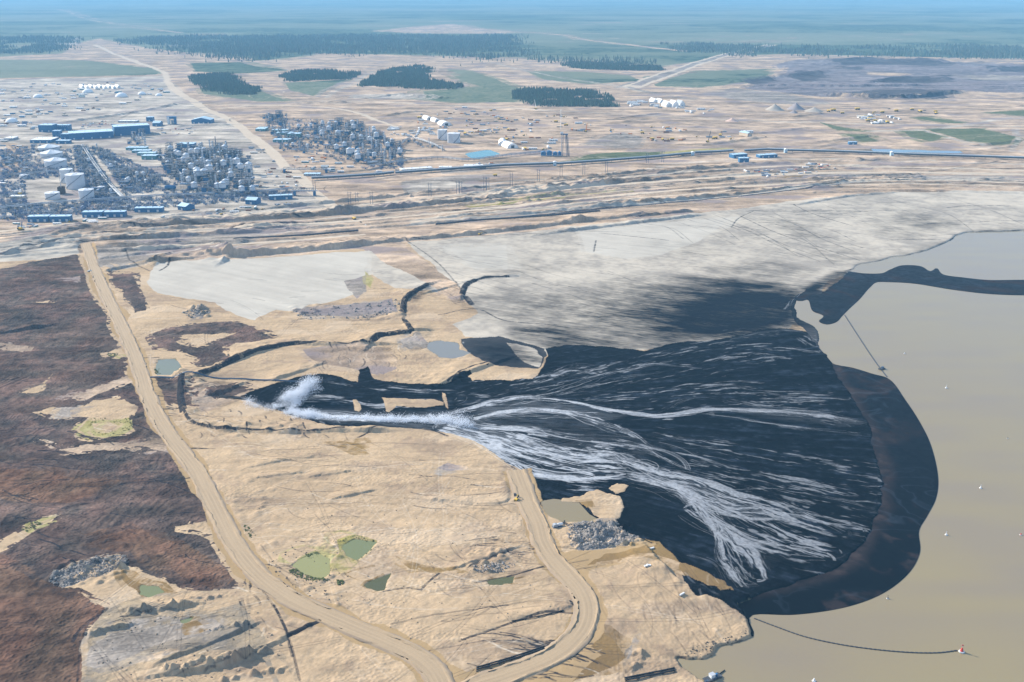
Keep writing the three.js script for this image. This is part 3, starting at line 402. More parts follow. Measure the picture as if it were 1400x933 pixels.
// dark lines: scarp faces with their shade and tar painted dark, drains, wheel ruts: [strength, width metres, points]
const LINES = [], TRACKS = [];
{
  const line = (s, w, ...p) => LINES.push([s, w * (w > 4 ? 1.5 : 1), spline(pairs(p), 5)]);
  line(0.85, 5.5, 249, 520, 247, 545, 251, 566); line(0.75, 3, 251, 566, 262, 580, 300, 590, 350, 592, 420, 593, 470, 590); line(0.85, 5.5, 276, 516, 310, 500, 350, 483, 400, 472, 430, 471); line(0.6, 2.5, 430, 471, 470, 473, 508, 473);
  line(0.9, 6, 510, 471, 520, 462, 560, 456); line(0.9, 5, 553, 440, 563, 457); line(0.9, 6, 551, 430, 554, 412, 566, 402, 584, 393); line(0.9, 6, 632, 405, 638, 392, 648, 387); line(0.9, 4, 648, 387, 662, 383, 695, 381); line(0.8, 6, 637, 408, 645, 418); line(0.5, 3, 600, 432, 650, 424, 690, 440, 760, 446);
  line(0.8, 3, 612, 524, 640, 507, 690, 494); line(0.55, 2.5, 628, 880, 700, 855, 750, 840, 790, 842); line(0.6, 2, 700, 910, 760, 895, 793, 866, 796, 845, 780, 825); line(0.35, 2, 535, 857, 600, 843, 700, 830); line(0.5, 2, 650, 800, 700, 790, 750, 775); line(0.5, 2.2, 525, 812, 560, 807, 575, 810, 582, 803, 600, 788);
  line(0.4, 1.5, 735, 700, 730, 730, 745, 770, 790, 815, 797, 850); line(0.5, 1.5, 640, 780, 695, 757); line(0.4, 2, 375, 830, 395, 875, 410, 933); line(0.4, 2, 360, 810, 385, 850, 400, 900); line(0.85, 4, 396, 872, 440, 850); line(0.4, 1.5, 110, 880, 106, 933);
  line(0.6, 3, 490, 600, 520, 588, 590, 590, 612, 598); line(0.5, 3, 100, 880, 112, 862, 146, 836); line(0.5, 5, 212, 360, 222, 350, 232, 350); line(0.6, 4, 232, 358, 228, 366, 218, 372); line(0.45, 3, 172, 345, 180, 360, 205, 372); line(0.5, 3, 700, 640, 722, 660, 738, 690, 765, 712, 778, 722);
  line(0.5, 3, 1030, 290, 1010, 300, 1000, 312); line(0.5, 3, 1165, 310, 1110, 293, 1085, 281); line(0.4, 2.5, 1180, 340, 1120, 322, 1060, 308); line(0.35, 2.5, 1150, 352, 1090, 335, 1050, 330); line(0.5, 3, 820, 320, 870, 325, 915, 330); line(0.5, 3, 815, 330, 812, 345); line(0.35, 2.5, 1110, 355, 1060, 345); line(0.5, 2.5, 1155, 372, 1200, 358, 1245, 350, 1290, 336, 1310, 323, 1345, 317, 1400, 316);
  line(0.4, 2.5, 212, 517, 300, 520, 420, 522); line(0.3, 2, 820, 372, 900, 395, 940, 430); line(0.3, 2, 600, 395, 625, 412); line(0.45, 3, 553, 328, 600, 362, 640, 412); line(0.5, 2, 928, 900, 965, 903, 985, 889, 1010, 879, 1028, 873, 1022, 852); line(0.5, 2, 928, 905, 940, 918, 966, 934);
  { const q = rng(71); for (let i = 0; i < 18; i++) { const u = q(), x = lerp(820, 1330, u), y = lerp(302, 268, Math.min(1, u * 1.3)) + 14 * q(), l = 60 + 110 * q(); line(0.16 + 0.3 * q(), 1.6 + 2 * q(), x, y, x + l * 0.3, y + l * (0.08 + 0.06 * q()), x + l * 0.65, y + l * (0.14 + 0.16 * q()), x + l, y + l * (0.34 + 0.08 * q())); } for (let i = 0; i < 22; i++) { const x = lerp(570, 850, q()), y = lerp(335, 420, q()), l = 50 + 80 * q(); line(0.12 + 0.2 * q(), 1.5 + 1.5 * q(), x, y, x + l * 0.5, y + l * (0.1 + 0.1 * q()), x + l, y + l * (0.22 + 0.1 * q())); } }
  for (const [k, w, sv, pale] of [[-18, 5, 0.5, 1], [-13, 3, 0.5, 0], [-9, 6, 0.6, 1], [-4, 2.5, 0.5, 0], [0, 7, 0.6, 1], [4, 3, 0.55, 0], [7, 5, 0.5, 1], [11, 2.5, 0.5, 0], [15, 6, 0.55, 1], [22, 3, 0.45, 0], [-25, 4, 0.4, 0]]) { const q = []; for (let i = 0; i < DYKE.length; i += 2) { if (DYKE[i] > 1000 && k > 14) continue; q.push(DYKE[i], DYKE[i + 1] + k + 1.5 * vn(i * 0.7, k)); } (pale ? TRACKS : LINES).push([sv, w, spline(pairs(q), 12)]); }
  const rr = rng(44), wander = (n, x0, x1, y0, y1, len, gauge, sv, pale) => { for (let i = 0; i < n; i++) { let [x, z] = G(lerp(x0, x1, rr()), lerp(y0, y1, rr())), a = rr() * 6.28, c = (rr() - 0.5) * 0.02; const A = [], B = []; for (let k = 0; k < len; k++) { A.push([x - Math.sin(a) * gauge, z + Math.cos(a) * gauge]); B.push([x + Math.sin(a) * gauge, z - Math.cos(a) * gauge]); x += Math.cos(a) * 4; z += Math.sin(a) * 4; a += c; if (rr() < 0.05) c = (rr() - 0.5) * 0.05; } for (const q of [A, B]) (pale ? TRACKS : LINES).push([sv * (0.5 + 0.5 * rr()), 0.7, q]); } };
  wander(9, 330, 690, 610, 830, 40, 1.6, 0.28, 0); wander(7, 620, 790, 740, 920, 34, 1.6, 0.4, 0); wander(7, 810, 1000, 790, 890, 24, 1.5, 0.3, 0); wander(20, 330, 690, 610, 830, 40, 1.6, 0.4, 1); wander(22, 0, 260, 380, 720, 44, 1.8, 0.45, 1); wander(14, 0, 260, 700, 900, 30, 1.6, 0.4, 1); wander(14, 260, 600, 430, 520, 30, 1.7, 0.4, 0); wander(18, 120, 340, 820, 930, 20, 1.5, 0.35, 0);
  const r = rng(31);                                                    // short ruts and scrapes on the worked sand
  const ruts = (n, x0, x1, y0, y1, ang, sprd, len, s, pale = 0.25) => { for (let i = 0; i < n; i++) { const [x, z] = G(lerp(x0, x1, r()), lerp(y0, y1, r())), a = ang + (r() - 0.5) * sprd, l = len * (0.4 + r()), c = (r() - 0.5) * 0.25 * l, q = []; for (let k = 0; k <= 6; k++) { const u = (k / 6 - 0.5) * l, v = c * (1 - (2 * k / 6 - 1) ** 2); q.push([x + u * Math.cos(a) - v * Math.sin(a), z + u * Math.sin(a) + v * Math.cos(a)]); } (pale && r() < pale ? TRACKS : LINES).push([Math.min(0.9, 1.5 * s) * (0.4 + 0.6 * r()), (0.7 + 1.3 * r()) * Math.max(1, -z / 1100), q]); } };
  ruts(60, 320, 690, 610, 700, 0.05, 0.5, 45, 0.3); ruts(70, 330, 720, 690, 830, 0.3, 1.6, 25, 0.22); ruts(40, 620, 790, 770, 920, -0.2, 0.5, 60, 0.22); ruts(50, 810, 1000, 780, 890, 1.4, 0.7, 30, 0.16); ruts(70, 250, 480, 560, 600, 1.0, 0.9, 14, 0.45); ruts(40, 215, 250, 520, 570, 0.2, 0.4, 22, 0.45); ruts(40, 430, 560, 470, 505, 1.3, 0.5, 22, 0.3); ruts(60, 330, 420, 770, 870, 0.9, 1.2, 14, 0.3); ruts(50, 690, 800, 880, 930, 0.3, 0.4, 40, 0.35); ruts(40, 650, 780, 740, 760, 0, 0.7, 20, 0.3);
  ruts(70, 560, 1050, 290, 380, 0.35, 0.4, 60, 0.14); ruts(60, 1030, 1350, 270, 350, 0.5, 0.4, 70, 0.2); ruts(60, 350, 560, 370, 440, 0.1, 0.8, 35, 0.22); ruts(80, 0, 460, 300, 335, -0.05, 0.15, 60, 0.3); ruts(90, 470, 1400, 255, 300, -0.12, 0.15, 80, 0.28); ruts(40, 110, 330, 820, 920, -0.3, 0.5, 14, 0.3); ruts(120, 480, 1400, 150, 250, -0.1, 0.3, 60, 0.3); ruts(90, 0, 460, 130, 300, 0.1, 1.5, 40, 0.3); ruts(40, 960, 1400, 150, 210, 0.15, 0.3, 150, 0.3);
  ruts(160, 460, 1400, 125, 260, -0.15, 0.25, 160, 0.5, 0.55); ruts(110, 0, 460, 110, 300, 0.0, 0.3, 110, 0.45, 0.5); ruts(90, 0, 460, 110, 300, 1.2, 0.6, 90, 0.4, 0.6); ruts(120, 540, 780, 145, 215, 0.1, 1.5, 30, 0.7, 0.45); ruts(70, 1000, 1400, 85, 140, 0.1, 0.5, 200, 0.6, 0.3); ruts(60, 250, 720, 80, 140, -0.1, 0.8, 220, 0.4, 0.6); ruts(110, 0, 1400, 255, 330, -0.1, 0.12, 120, 0.5, 0.5); ruts(60, 0, 280, 380, 700, 0.15, 0.5, 70, 0.35, 0.6); ruts(60, 0, 280, 480, 800, 0.2, 0.9, 40, 0.5, 0.2); ruts(50, 330, 700, 600, 830, 0.1, 1.2, 60, 0.25, 0.7); ruts(40, 570, 1000, 300, 400, 0.4, 0.5, 120, 0.2, 0.2);
}
function layers(t) {                                                     // red: froth, green: tar, blue: dark lines
  const c = document.createElement('canvas'); c.width = t.w; c.height = t.h;
  const x = c.getContext('2d');
  x.fillStyle = '#000'; x.fillRect(0, 0, t.w, t.h);
  if (t.far > 5000) return x.getImageData(0, 0, t.w, t.h).data;
  x.globalCompositeOperation = 'lighter'; x.lineCap = 'round'; x.lineJoin = 'round';
  const k = 1 / t.res, X = (p) => (p[0] + t.x) * k, Y = (p) => (p[1] + t.far) * k;
  const trace = (pts) => { x.beginPath(); pts.forEach((p, i) => (i ? x.lineTo(X(p), Y(p)) : x.moveTo(X(p), Y(p)))); };
  for (const [s, blur, out] of STAINS) { x.filter = `blur(${(blur * k).toFixed(2)}px)`; trace(pairs(out)); x.closePath(); x.fillStyle = `rgba(0,255,0,${s})`; x.fill(); }
  for (const [s, blur, out] of FILMS) { x.filter = `blur(${(blur * k).toFixed(2)}px)`; trace(pairs(out)); x.closePath(); x.fillStyle = `rgba(255,0,0,${s})`; x.fill(); }
  x.filter = 'none';
  for (const [g, w0, w1, s] of BODIES) { x.filter = `blur(${(3.5 * k).toFixed(2)}px)`; const l = [], q = []; g.forEach(([px, pz], i) => { const [ax, az] = g[Math.max(0, i - 1)], [bx, bz] = g[Math.min(g.length - 1, i + 1)], n = Math.hypot(bx - ax, bz - az) || 1, o = lerp(w0, w1, i / g.length) * (0.55 + 0.25 * vn(i * 0.11, w0)) * smooth(0, 0.12, 1.02 - i / g.length); l.push([px - (bz - az) / n * o, pz + (bx - ax) / n * o]); q.push([px + (bz - az) / n * o, pz - (bx - ax) / n * o]); }); trace([...l, ...q.reverse()]); x.closePath(); x.fillStyle = `rgba(255,0,0,${s})`; x.fill(); }
  x.filter = 'none';
  for (const [pts, w, s, dark] of STRANDS) { const m = pts.length; x.globalCompositeOperation = dark ? 'source-over' : 'lighter'; for (let i = 0; i + 1 < m; i += 4) { const u = (i + 2) / m, taper = Math.min(1, 4 * u, 3.2 * (1 - u)); trace(pts.slice(i, i + 5)); x.strokeStyle = dark ? `rgba(0,0,0,${s * taper})` : `rgba(255,0,0,${s * (0.35 + 0.65 * taper)})`; x.lineWidth = Math.max(w * k * (0.45 + 0.55 * taper), 0.6); x.stroke(); } }
  x.globalCompositeOperation = 'lighter';
  for (const [s, w, pts] of TRACKS) { trace(pts); x.strokeStyle = `rgba(255,0,0,${s})`; x.lineWidth = Math.max(w * k, 0.6); x.stroke(); }
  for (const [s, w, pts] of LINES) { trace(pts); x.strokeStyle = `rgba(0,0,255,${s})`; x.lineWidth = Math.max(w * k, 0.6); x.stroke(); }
  return x.getImageData(0, 0, t.w, t.h).data;
}
const TO_SRGB = new Uint8Array(4097);
for (let i = 0; i <= 4096; i++) { const x = i / 4096; TO_SRGB[i] = Math.round(255 * (x <= 0.0031308 ? 12.92 * x : 1.055 * Math.pow(x, 1 / 2.4) - 0.055)); }
const srgb8 = (x) => TO_SRGB[x <= 0 ? 0 : x >= 1 ? 4096 : (x * 4096) | 0];
function dataTexture(d, w, h, color) {
  const t = new THREE.DataTexture(d, w, h, THREE.RGBAFormat);
  t.magFilter = THREE.LinearFilter; t.minFilter = THREE.LinearMipmapLinearFilter; t.generateMipmaps = true; t.wrapS = t.wrapT = THREE.ClampToEdgeWrapping;
  if (color) t.colorSpace = THREE.SRGBColorSpace;
  t.needsUpdate = true;
  return t;
}
const [FANX, FANZ] = G(330, 556);                                        // where the pipe lets the slurry out
const SOFT = KINDS.map((k) => (['tar', 'bed', 'pool', 'road', 'track', 'wet'].includes(k) ? 0 : ['brown', 'russet'].includes(k) ? 3 : ['grey', 'pale'].includes(k) ? 2 : 1));
function paintTile(t, part = 0) {
  const { h, res } = t, i0 = Math.round(t.w * part / (t.halves ?? 1)), i1 = Math.round(t.w * (part + 1) / (t.halves ?? 1)), w = i1 - i0, W = t.w, L = (t.paint ??= layers(t)), SM = (t.streams ??= streamMap(t)), rgb = new Float32Array(w * h * 3), dh = new Float32Array(w * h), rough = new Uint8Array(w * h), r = rng(900 + w + part), far = t.near >= 5000;
  for (let j = 0, k = 0; j < h; j++) for (let i = 0; i < w; i++, k++) {
    const x = -t.x + (i0 + i + 0.5) * res, z = -t.far + (j + 0.5) * res;
    let id = kindAt(t, x, z);
    if (SOFT[id]) { const e = kindAt(t, x, z, 2.2); if (SOFT[e] === SOFT[id]) id = e; }
    if (SOFT[id] === 3 || SOFT[id] === 1) { const e = kindAt(t, x, z, 2.8); if (e !== id && SOFT[e] + SOFT[id] === 4 && SOFT[e] !== 2 && vn(x / 9 + 3, z / 6) + 0.7 * vn(x / 2.6, z / 2) > 0.12) id = e; }
    let id2 = SOFT[id] ? kindAt(t, x, z, 6) : id;
    if (SOFT[id2] !== SOFT[id]) id2 = id;
    const s = Math.max(1, res / 0.9), n1 = vn(x / 75, z / 75), n2 = vn(x / 21 + 5, z / 21), n3 = vn(x / (6 * s), z / (6 * s) + 9), n4 = vn(x / (1.8 * s), z / (1.8 * s)), white = r() * 2 - 1;
    let mix = 0.5 + 0.55 * (0.45 * n1 + 0.4 * n2 + 0.4 * n3 + 0.15 * n4);
    if (far && id === ID.muskeg) {                                       // the far plain: bogs, woods and clearings
      const a = fbm(x / 1500, z / 1100, 4), b = fbm(x / 420 + 40, z / 300, 3);
      mix = clamp(0.5 + a + 0.5 * b);
      if (a + 0.6 * b < -0.14) id = ID.wood;
      else if (b > 0.42 && a > 0.1) id = ID.earth;
    }
    const p = PAL[id], A = p[0], B = p[1];
    mix = clamp(0.5 + (mix - 0.5) * p[2]);
    let g = 1 + p[3] * (0.7 * n4 + 0.6 * n3 + 0.6 * white), R = lerp(A[0], B[0], mix) * g, Gn = lerp(A[1], B[1], mix) * g, Bl = lerp(A[2], B[2], mix) * g;
    if (id2 !== id) { const C = PAL[id2], f = clamp(0.55 + 0.5 * n3 + 0.3 * n4); R = lerp(R, lerp(C[0][0], C[1][0], mix) * g, f); Gn = lerp(Gn, lerp(C[0][1], C[1][1], mix) * g, f); Bl = lerp(Bl, lerp(C[0][2], C[1][2], mix) * g, f); }
    let relief = (id === ID.sand ? 0.35 + 0.9 * smooth(-0.15, 0.5, vn(x / 52 + 11, z / 34 + 21)) : 1) * p[4] * (0.5 * n3 + 0.45 * n4 + 0.12 * white) * 0.6, ro = p[6];
    if (p[5]) { const q = smooth(-0.1, 0.6, vn(x / 45 + 80, z / 30)); relief += p[5] * 0.55 * q * Math.sin(fbm(x / 95 + 3, z / 95, 2) * 62 + 1.5 * n3) + p[5] * 0.4 * (1 - q) * n4; }
    if (id === ID.grey || id === ID.wet || id === ID.pale) {             // run-off streaks towards the water
      const u = x * 0.86 + z * 0.5, v = -x * 0.5 + z * 0.86, st = 0.6 * vn(u / 130, v / 9) + 0.4 * vn(u / 40 + 9, v / 3.5);
      g = 1 + 0.09 * st; R *= g; Gn *= g; Bl *= g;
    } else if (id === ID.tar) {                                          // threads of tar from the outlet, with wet sheen painted in as lighter streaks
      const a = Math.atan2(z - FANZ, x - FANX), d = Math.hypot(x - FANX, z - FANZ), st = 0.55 * vn(a * 90, d / 55) + 0.5 * vn(a * 260 + 4, d / 16) + 0.35 * n3;
      g = 0.7 + 4.2 * Math.max(0, st - 0.08) + 1.5 * Math.max(0, n4 - 0.4); R *= g; Gn *= g; Bl *= g; relief += 0.35 * st; ro = 0.6 - 0.12 * st;
    } else if (id === ID.earth || id === ID.pad || id === ID.slate || id === ID.mine) { // graded and driven over: long patches
      const u = x + 0.12 * z, st = 0.6 * vn(u / 170, z / 34 + 3) + 0.5 * vn(u / 60 + 9, z / 13) + 0.35 * vn(u / 24, z / 9), pk = smooth(0.25, 0.75, vn(x / 90 + 60, z / 60) + 0.5 * st);
      g = 1 + 0.55 * st + 0.12 * n4; R *= g; Gn *= g; Bl *= g; R = lerp(R, 0.20, pk * 0.75); Gn = lerp(Gn, 0.165, pk * 0.75); Bl = lerp(Bl, 0.165, pk * 0.75);
    } else if (id === ID.sand) {                                         // dried crusts, damp patches, scraped strips
      const d = smooth(0.2, 0.7, vn(x / 38 + 70, z / 24) + 0.4 * n3), w = smooth(0.3, 0.8, vn(x / 60 + 5, z / 34 + 50) + 0.35 * n2 + 0.2 * n4), st = vn((x + 0.2 * z) / 40, z / 5);
      g = 1 - 0.2 * d + 0.10 * st; R *= g * 0.995; Gn *= g; Bl *= g * (1 + 0.05 * d); R = lerp(R, 0.53, w * 0.45); Gn = lerp(Gn, 0.405, w * 0.45); Bl = lerp(Bl, 0.275, w * 0.45);
    } else if (SOFT[id] === 3) {
      const v = fbm(x / 70, z / 45 + 7, 3); g = 1 + 0.6 * v + 0.25 * vn(x / 50, z / 9 + 40); R *= g * (1 + 0.12 * n2); Gn *= g; Bl *= g;
    }
    const o = (j * W + i0 + i) * 4;
    let tar = L[o + 1] / 255, ln = L[o + 2] / 255, fo = L[o] / 255;
    if (tar > 0.01 && id !== ID.bed && id !== ID.pool) {
      const u = x * 0.93 + z * 0.36, v = -x * 0.36 + z * 0.93, st = 0.45 * vn(u / 45, v / 7) + 0.5 * vn(u / 14, v / 2.4) + 0.35 * vn(u / 5, v / 1.6) + 0.3 * n2 + 0.2 * white;
      tar = clamp(tar * 1.05 + st * 1.25 * tar * (1.12 - tar)); R = lerp(R, 0.004, tar); Gn = lerp(Gn, 0.0055, tar); Bl = lerp(Bl, 0.008, tar); ro = lerp(ro, 0.5, tar);
    }
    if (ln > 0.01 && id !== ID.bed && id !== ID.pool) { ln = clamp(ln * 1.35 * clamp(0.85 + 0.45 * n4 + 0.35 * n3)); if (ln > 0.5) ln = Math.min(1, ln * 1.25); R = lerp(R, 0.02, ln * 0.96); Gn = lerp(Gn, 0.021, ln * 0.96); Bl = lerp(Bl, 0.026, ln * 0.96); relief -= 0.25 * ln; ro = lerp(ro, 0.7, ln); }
    if ((fo > 0.01 || SM[o >> 2]) && (id === ID.tar || id === ID.wet || tar > 0.5)) { { const a = Math.atan2(z - FANZ, x - FANX), d = Math.hypot(x - FANX, z - FANZ); fo = clamp(0.7 * fo * 1.05 + fo * (1.1 - fo) * (0.35 * vn(a * 120, d / 22) + 0.45 * vn(a * 420 + 4, d / 8) + 0.25 * white) - 0.03); fo = clamp(Math.max(fo, SM[o >> 2] / 255 * (0.92 + 0.25 * n4 + 0.15 * white)) + 0.25 * fo * SM[o >> 2] / 255); } const y = lerp(0.42, 0.25, smooth(330, 640, Math.hypot(x - FANX, z - FANZ))); R = lerp(R, y * 0.96, fo); Gn = lerp(Gn, y, fo); Bl = lerp(Bl, y * 1.05, fo); ro = lerp(ro, 0.85, fo); }
    else if (fo > 0.02 && SOFT[id] === 1 && id !== ID.moss) { fo = clamp(fo * (0.8 + 0.5 * n4)); R = lerp(R, 0.54, fo); Gn = lerp(Gn, 0.455, fo); Bl = lerp(Bl, 0.35, fo); }
    rgb[k * 3] = R; rgb[k * 3 + 1] = Gn; rgb[k * 3 + 2] = Bl; dh[k] = relief; rough[k] = Math.round(255 * clamp(ro));
  }
  const color = new Uint8Array(w * h * 4);
  for (let j = 0, k = 0; j < h; j++) for (let i = 0; i < w; i++, k++) {  // a little blur so that edges are not stepped
    const l = i ? k - 1 : k, q = i < w - 1 ? k + 1 : k, u = j ? k - w : k, d = j < h - 1 ? k + w : k;
    for (let c = 0; c < 3; c++) color[k * 4 + c] = srgb8(rgb[k * 3 + c] * 0.8 + 0.05 * (rgb[l * 3 + c] + rgb[q * 3 + c] + rgb[u * 3 + c] + rgb[d * 3 + c]));
    color[k * 4 + 3] = 255;
  }
  const m = new THREE.MeshPhysicalMaterial({ name: 'ground', roughness: 1, metalness: 0, specularIntensity: 0.02, map: dataTexture(color, w, h, true) });
  if (!far) {
    const nm = new Uint8Array(w * h * 4), w2 = w >> 1, h2 = h >> 1, rm = new Uint8Array(w2 * h2 * 4);
    for (let j = 0, k = 0; j < h; j++) for (let i = 0; i < w; i++, k++) {
      const l = i ? k - 1 : k, q = i < w - 1 ? k + 1 : k, u = j ? k - w : k, d = j < h - 1 ? k + w : k, a = -(dh[q] - dh[l]) / (2 * res), b = -(dh[d] - dh[u]) / (2 * res), s = 1 / Math.hypot(a, b, 1);
      nm[k * 4] = 127.5 + 127.5 * a * s; nm[k * 4 + 1] = 127.5 + 127.5 * b * s; nm[k * 4 + 2] = 127.5 + 127.5 * s; nm[k * 4 + 3] = 255;
    }
    for (let j = 0, k = 0; j < h2; j++) for (let i = 0; i < w2; i++, k += 4) { rm[k] = rm[k + 1] = rm[k + 2] = rough[2 * j * w + 2 * i]; rm[k + 3] = 255; }
    m.normalMap = dataTexture(nm, w, h); m.roughnessMap = dataTexture(rm, w2, h2);
  }
  return m;
}
function buildGround() {
  const geos = [], mats = [];
  for (const t of TILES) for (let part = 0, parts = t.halves ?? 1; part < parts; part++) {
    const { nx, nz, cx, cz, x0, z0, H } = t.g, c0 = Math.round((nx - 1) * part / parts), c1 = Math.round((nx - 1) * (part + 1) / parts), n = c1 - c0 + 1, rows = nz + 2, pos = new Float32Array(n * rows * 3), nor = new Float32Array(n * rows * 3), uv = new Float32Array(n * rows * 2), idx = new Uint32Array((n - 1) * (rows - 1) * 6);
    const u0 = Math.round(t.w * part / parts), u1 = Math.round(t.w * (part + 1) / parts), hgt = (a, b) => H[clamp(b, 0, nz - 1) * nx + clamp(a, 0, nx - 1)];
    for (let j = 0, k = 0; j < rows; j++) for (let i = c0; i <= c1; i++, k++) {
      const jj = clamp(j - 1, 0, nz - 1), x = x0 + i * cx, z = z0 + jj * cz, skirt = j === 0 || j === rows - 1, a = (hgt(i - 1, jj) - hgt(i + 1, jj)) / (2 * cx), b = (hgt(i, jj - 1) - hgt(i, jj + 1)) / (2 * cz), s = 1 / Math.hypot(a, 1, b);
      pos[k * 3] = x; pos[k * 3 + 1] = H[jj * nx + i] - (skirt ? 6 : 0); pos[k * 3 + 2] = z; nor[k * 3] = a * s; nor[k * 3 + 1] = s; nor[k * 3 + 2] = b * s;
      uv[k * 2] = ((x + t.x) / t.res - u0) / (u1 - u0); uv[k * 2 + 1] = (z + t.far) / (t.h * t.res);
    }
    for (let j = 0, o = 0; j < rows - 1; j++) for (let i = 0; i < n - 1; i++) { const a = j * n + i, b = a + 1, c = a + n, d = c + 1; idx.set([a, c, b, b, c, d], o); o += 6; }
    const g = new THREE.BufferGeometry();
    g.setAttribute('position', new THREE.BufferAttribute(pos, 3)); g.setAttribute('normal', new THREE.BufferAttribute(nor, 3)); g.setAttribute('uv', new THREE.BufferAttribute(uv, 2)); g.setIndex(new THREE.BufferAttribute(idx, 1));
    geos.push(g); mats.push(paintTile(t, part));
    if (part === parts - 1) t.paint = t.streams = undefined;
  }
  const ground = new THREE.Mesh(mergeGeometries(geos, true), mats);
  ground.name = 'ground'; ground.userData = { kind: 'structure', label: 'worked sand, beaches and far plain of the oil sands mine' };
  ground.castShadow = ground.receiveShadow = true;
  scene.add(ground);
}
buildGround();

// ------------------------------------------------------------------ water
function flatShape(pts, y) {
  const s = new THREE.Shape(pts.map(([x, z]) => new THREE.Vector2(x, -z))), g = new THREE.ShapeGeometry(s);
  g.rotateX(-Math.PI / 2); g.translate(0, y, 0);
  return g;
}
function add(name, geo, mat, parent = scene) { const m = new THREE.Mesh(geo, mat); m.name = name; m.castShadow = m.receiveShadow = true; parent.add(m); return m; }
const grow = (pts, d) => { let cx = 0, cz = 0; for (const [x, z] of pts) { cx += x / pts.length; cz += z / pts.length; } return pts.map(([x, z]) => { const a = x - cx, b = z - cz, l = Math.hypot(a, b) || 1; return [x + a / l * d, z + b / l * d]; }); };
function rippleTexture() {                                               // tiny wind ripples with calm lanes, 120 m
  const n = 512, hgt = new Float32Array(n * n), d = new Uint8Array(n * n * 4);
  for (let j = 0; j < n; j++) for (let i = 0; i < n; i++) hgt[j * n + i] = 0.5 * NOISE[((j * 1) & 511) * 512 + (i & 511)];
  for (let j = 0; j < n; j++) for (let i = 0; i < n; i++) { const a = hgt[j * n + ((i + 1) & 511)] - hgt[j * n + ((i - 1) & 511)], b = hgt[((j + 1) & 511) * n + i] - hgt[((j - 1) & 511) * n + i], o = (j * n + i) * 4; d[o] = 127.5 + 6 * a; d[o + 1] = 127.5 + 6 * b; d[o + 2] = 254; d[o + 3] = 255; }
  const t = dataTexture(d, n, n); t.wrapS = t.wrapT = THREE.RepeatWrapping; t.repeat.set(1 / 180, 1 / 180);
  return t;
}
const RIPPLE = rippleTexture();
function siltTexture() {
  const n = 512, d = new Uint8Array(n * n * 4), r = rng(6);
  for (let j = 0, k = 0; j < n; j++) for (let i = 0; i < n; i++, k += 4) { const x = i / n * 512, z = j / n * 512, f = 1 + 0.05 * fbm(x / 64, z / 128, 3) + 0.04 * vn((x + 0.4 * z) / 40, z / 12) + 0.02 * (r() - 0.5); d[k] = srgb8(0.85 * f); d[k + 1] = srgb8(0.85 * f); d[k + 2] = srgb8(0.85 * (2 - f)); d[k + 3] = 255; }
  const t = dataTexture(d, n, n, true); t.wrapS = t.wrapT = THREE.MirroredRepeatWrapping; t.repeat.set(1 / 900, 1 / 900);
  return t;
}
const SILT = siltTexture();
const waterMaterial = (r, g, b, rough = 0.12) => new THREE.MeshPhysicalMaterial({ color: new THREE.Color(r, g, b), roughness: rough, ior: 1.4, map: SILT, normalMap: RIPPLE, normalScale: new THREE.Vector2(0.6, 0.6) });
{
  const m = add('tailings_pond', flatShape(pairs([1085, 380, 1140, 340, 1200, 330, 1300, 310, 1400, 308, 1800, 308, 2100, 1020, 900, 1020, 900, 890, 980, 860, 1000, 820, 1060, 770, 1150, 700, 1150, 560, 1080, 440]), 0), waterMaterial(0.285, 0.225, 0.13, 0.1));
  m.userData = { kind: 'structure', label: 'brown tailings pond turning grey with distance' };
  const TONE = { grey: [0.21, 0.20, 0.185, 'still grey pond beside the dark inlet'], silver: [0.19, 0.2, 0.14, 'small grey green pond beside the haul road'], tan: [0.27, 0.21, 0.11, 'tan pond between the sand island and the rubble heap'], lime: [0.30, 0.285, 0.11, 'yellow green pool beside the haul road'], leaf: [0.19, 0.205, 0.085, 'green pool in the worked sand'], olive: [0.10, 0.10, 0.035, 'dark olive pool in the worked sand'], teal: [0.02, 0.22, 0.26, 'turquoise lined pond behind the plant'], blue: [0.08, 0.17, 0.24, 'long narrow blue pond beyond the conveyor'] };
  for (const [tone, p] of SMALL_PONDS) { const [r, g, b, label] = TONE[tone], w = add('pond', flatShape(grow(pairs(p), 4), baseHeight(...G(p[0], p[1])) - 0.55), waterMaterial(r, g, b)); w.userData = { kind: 'structure', label }; }
}
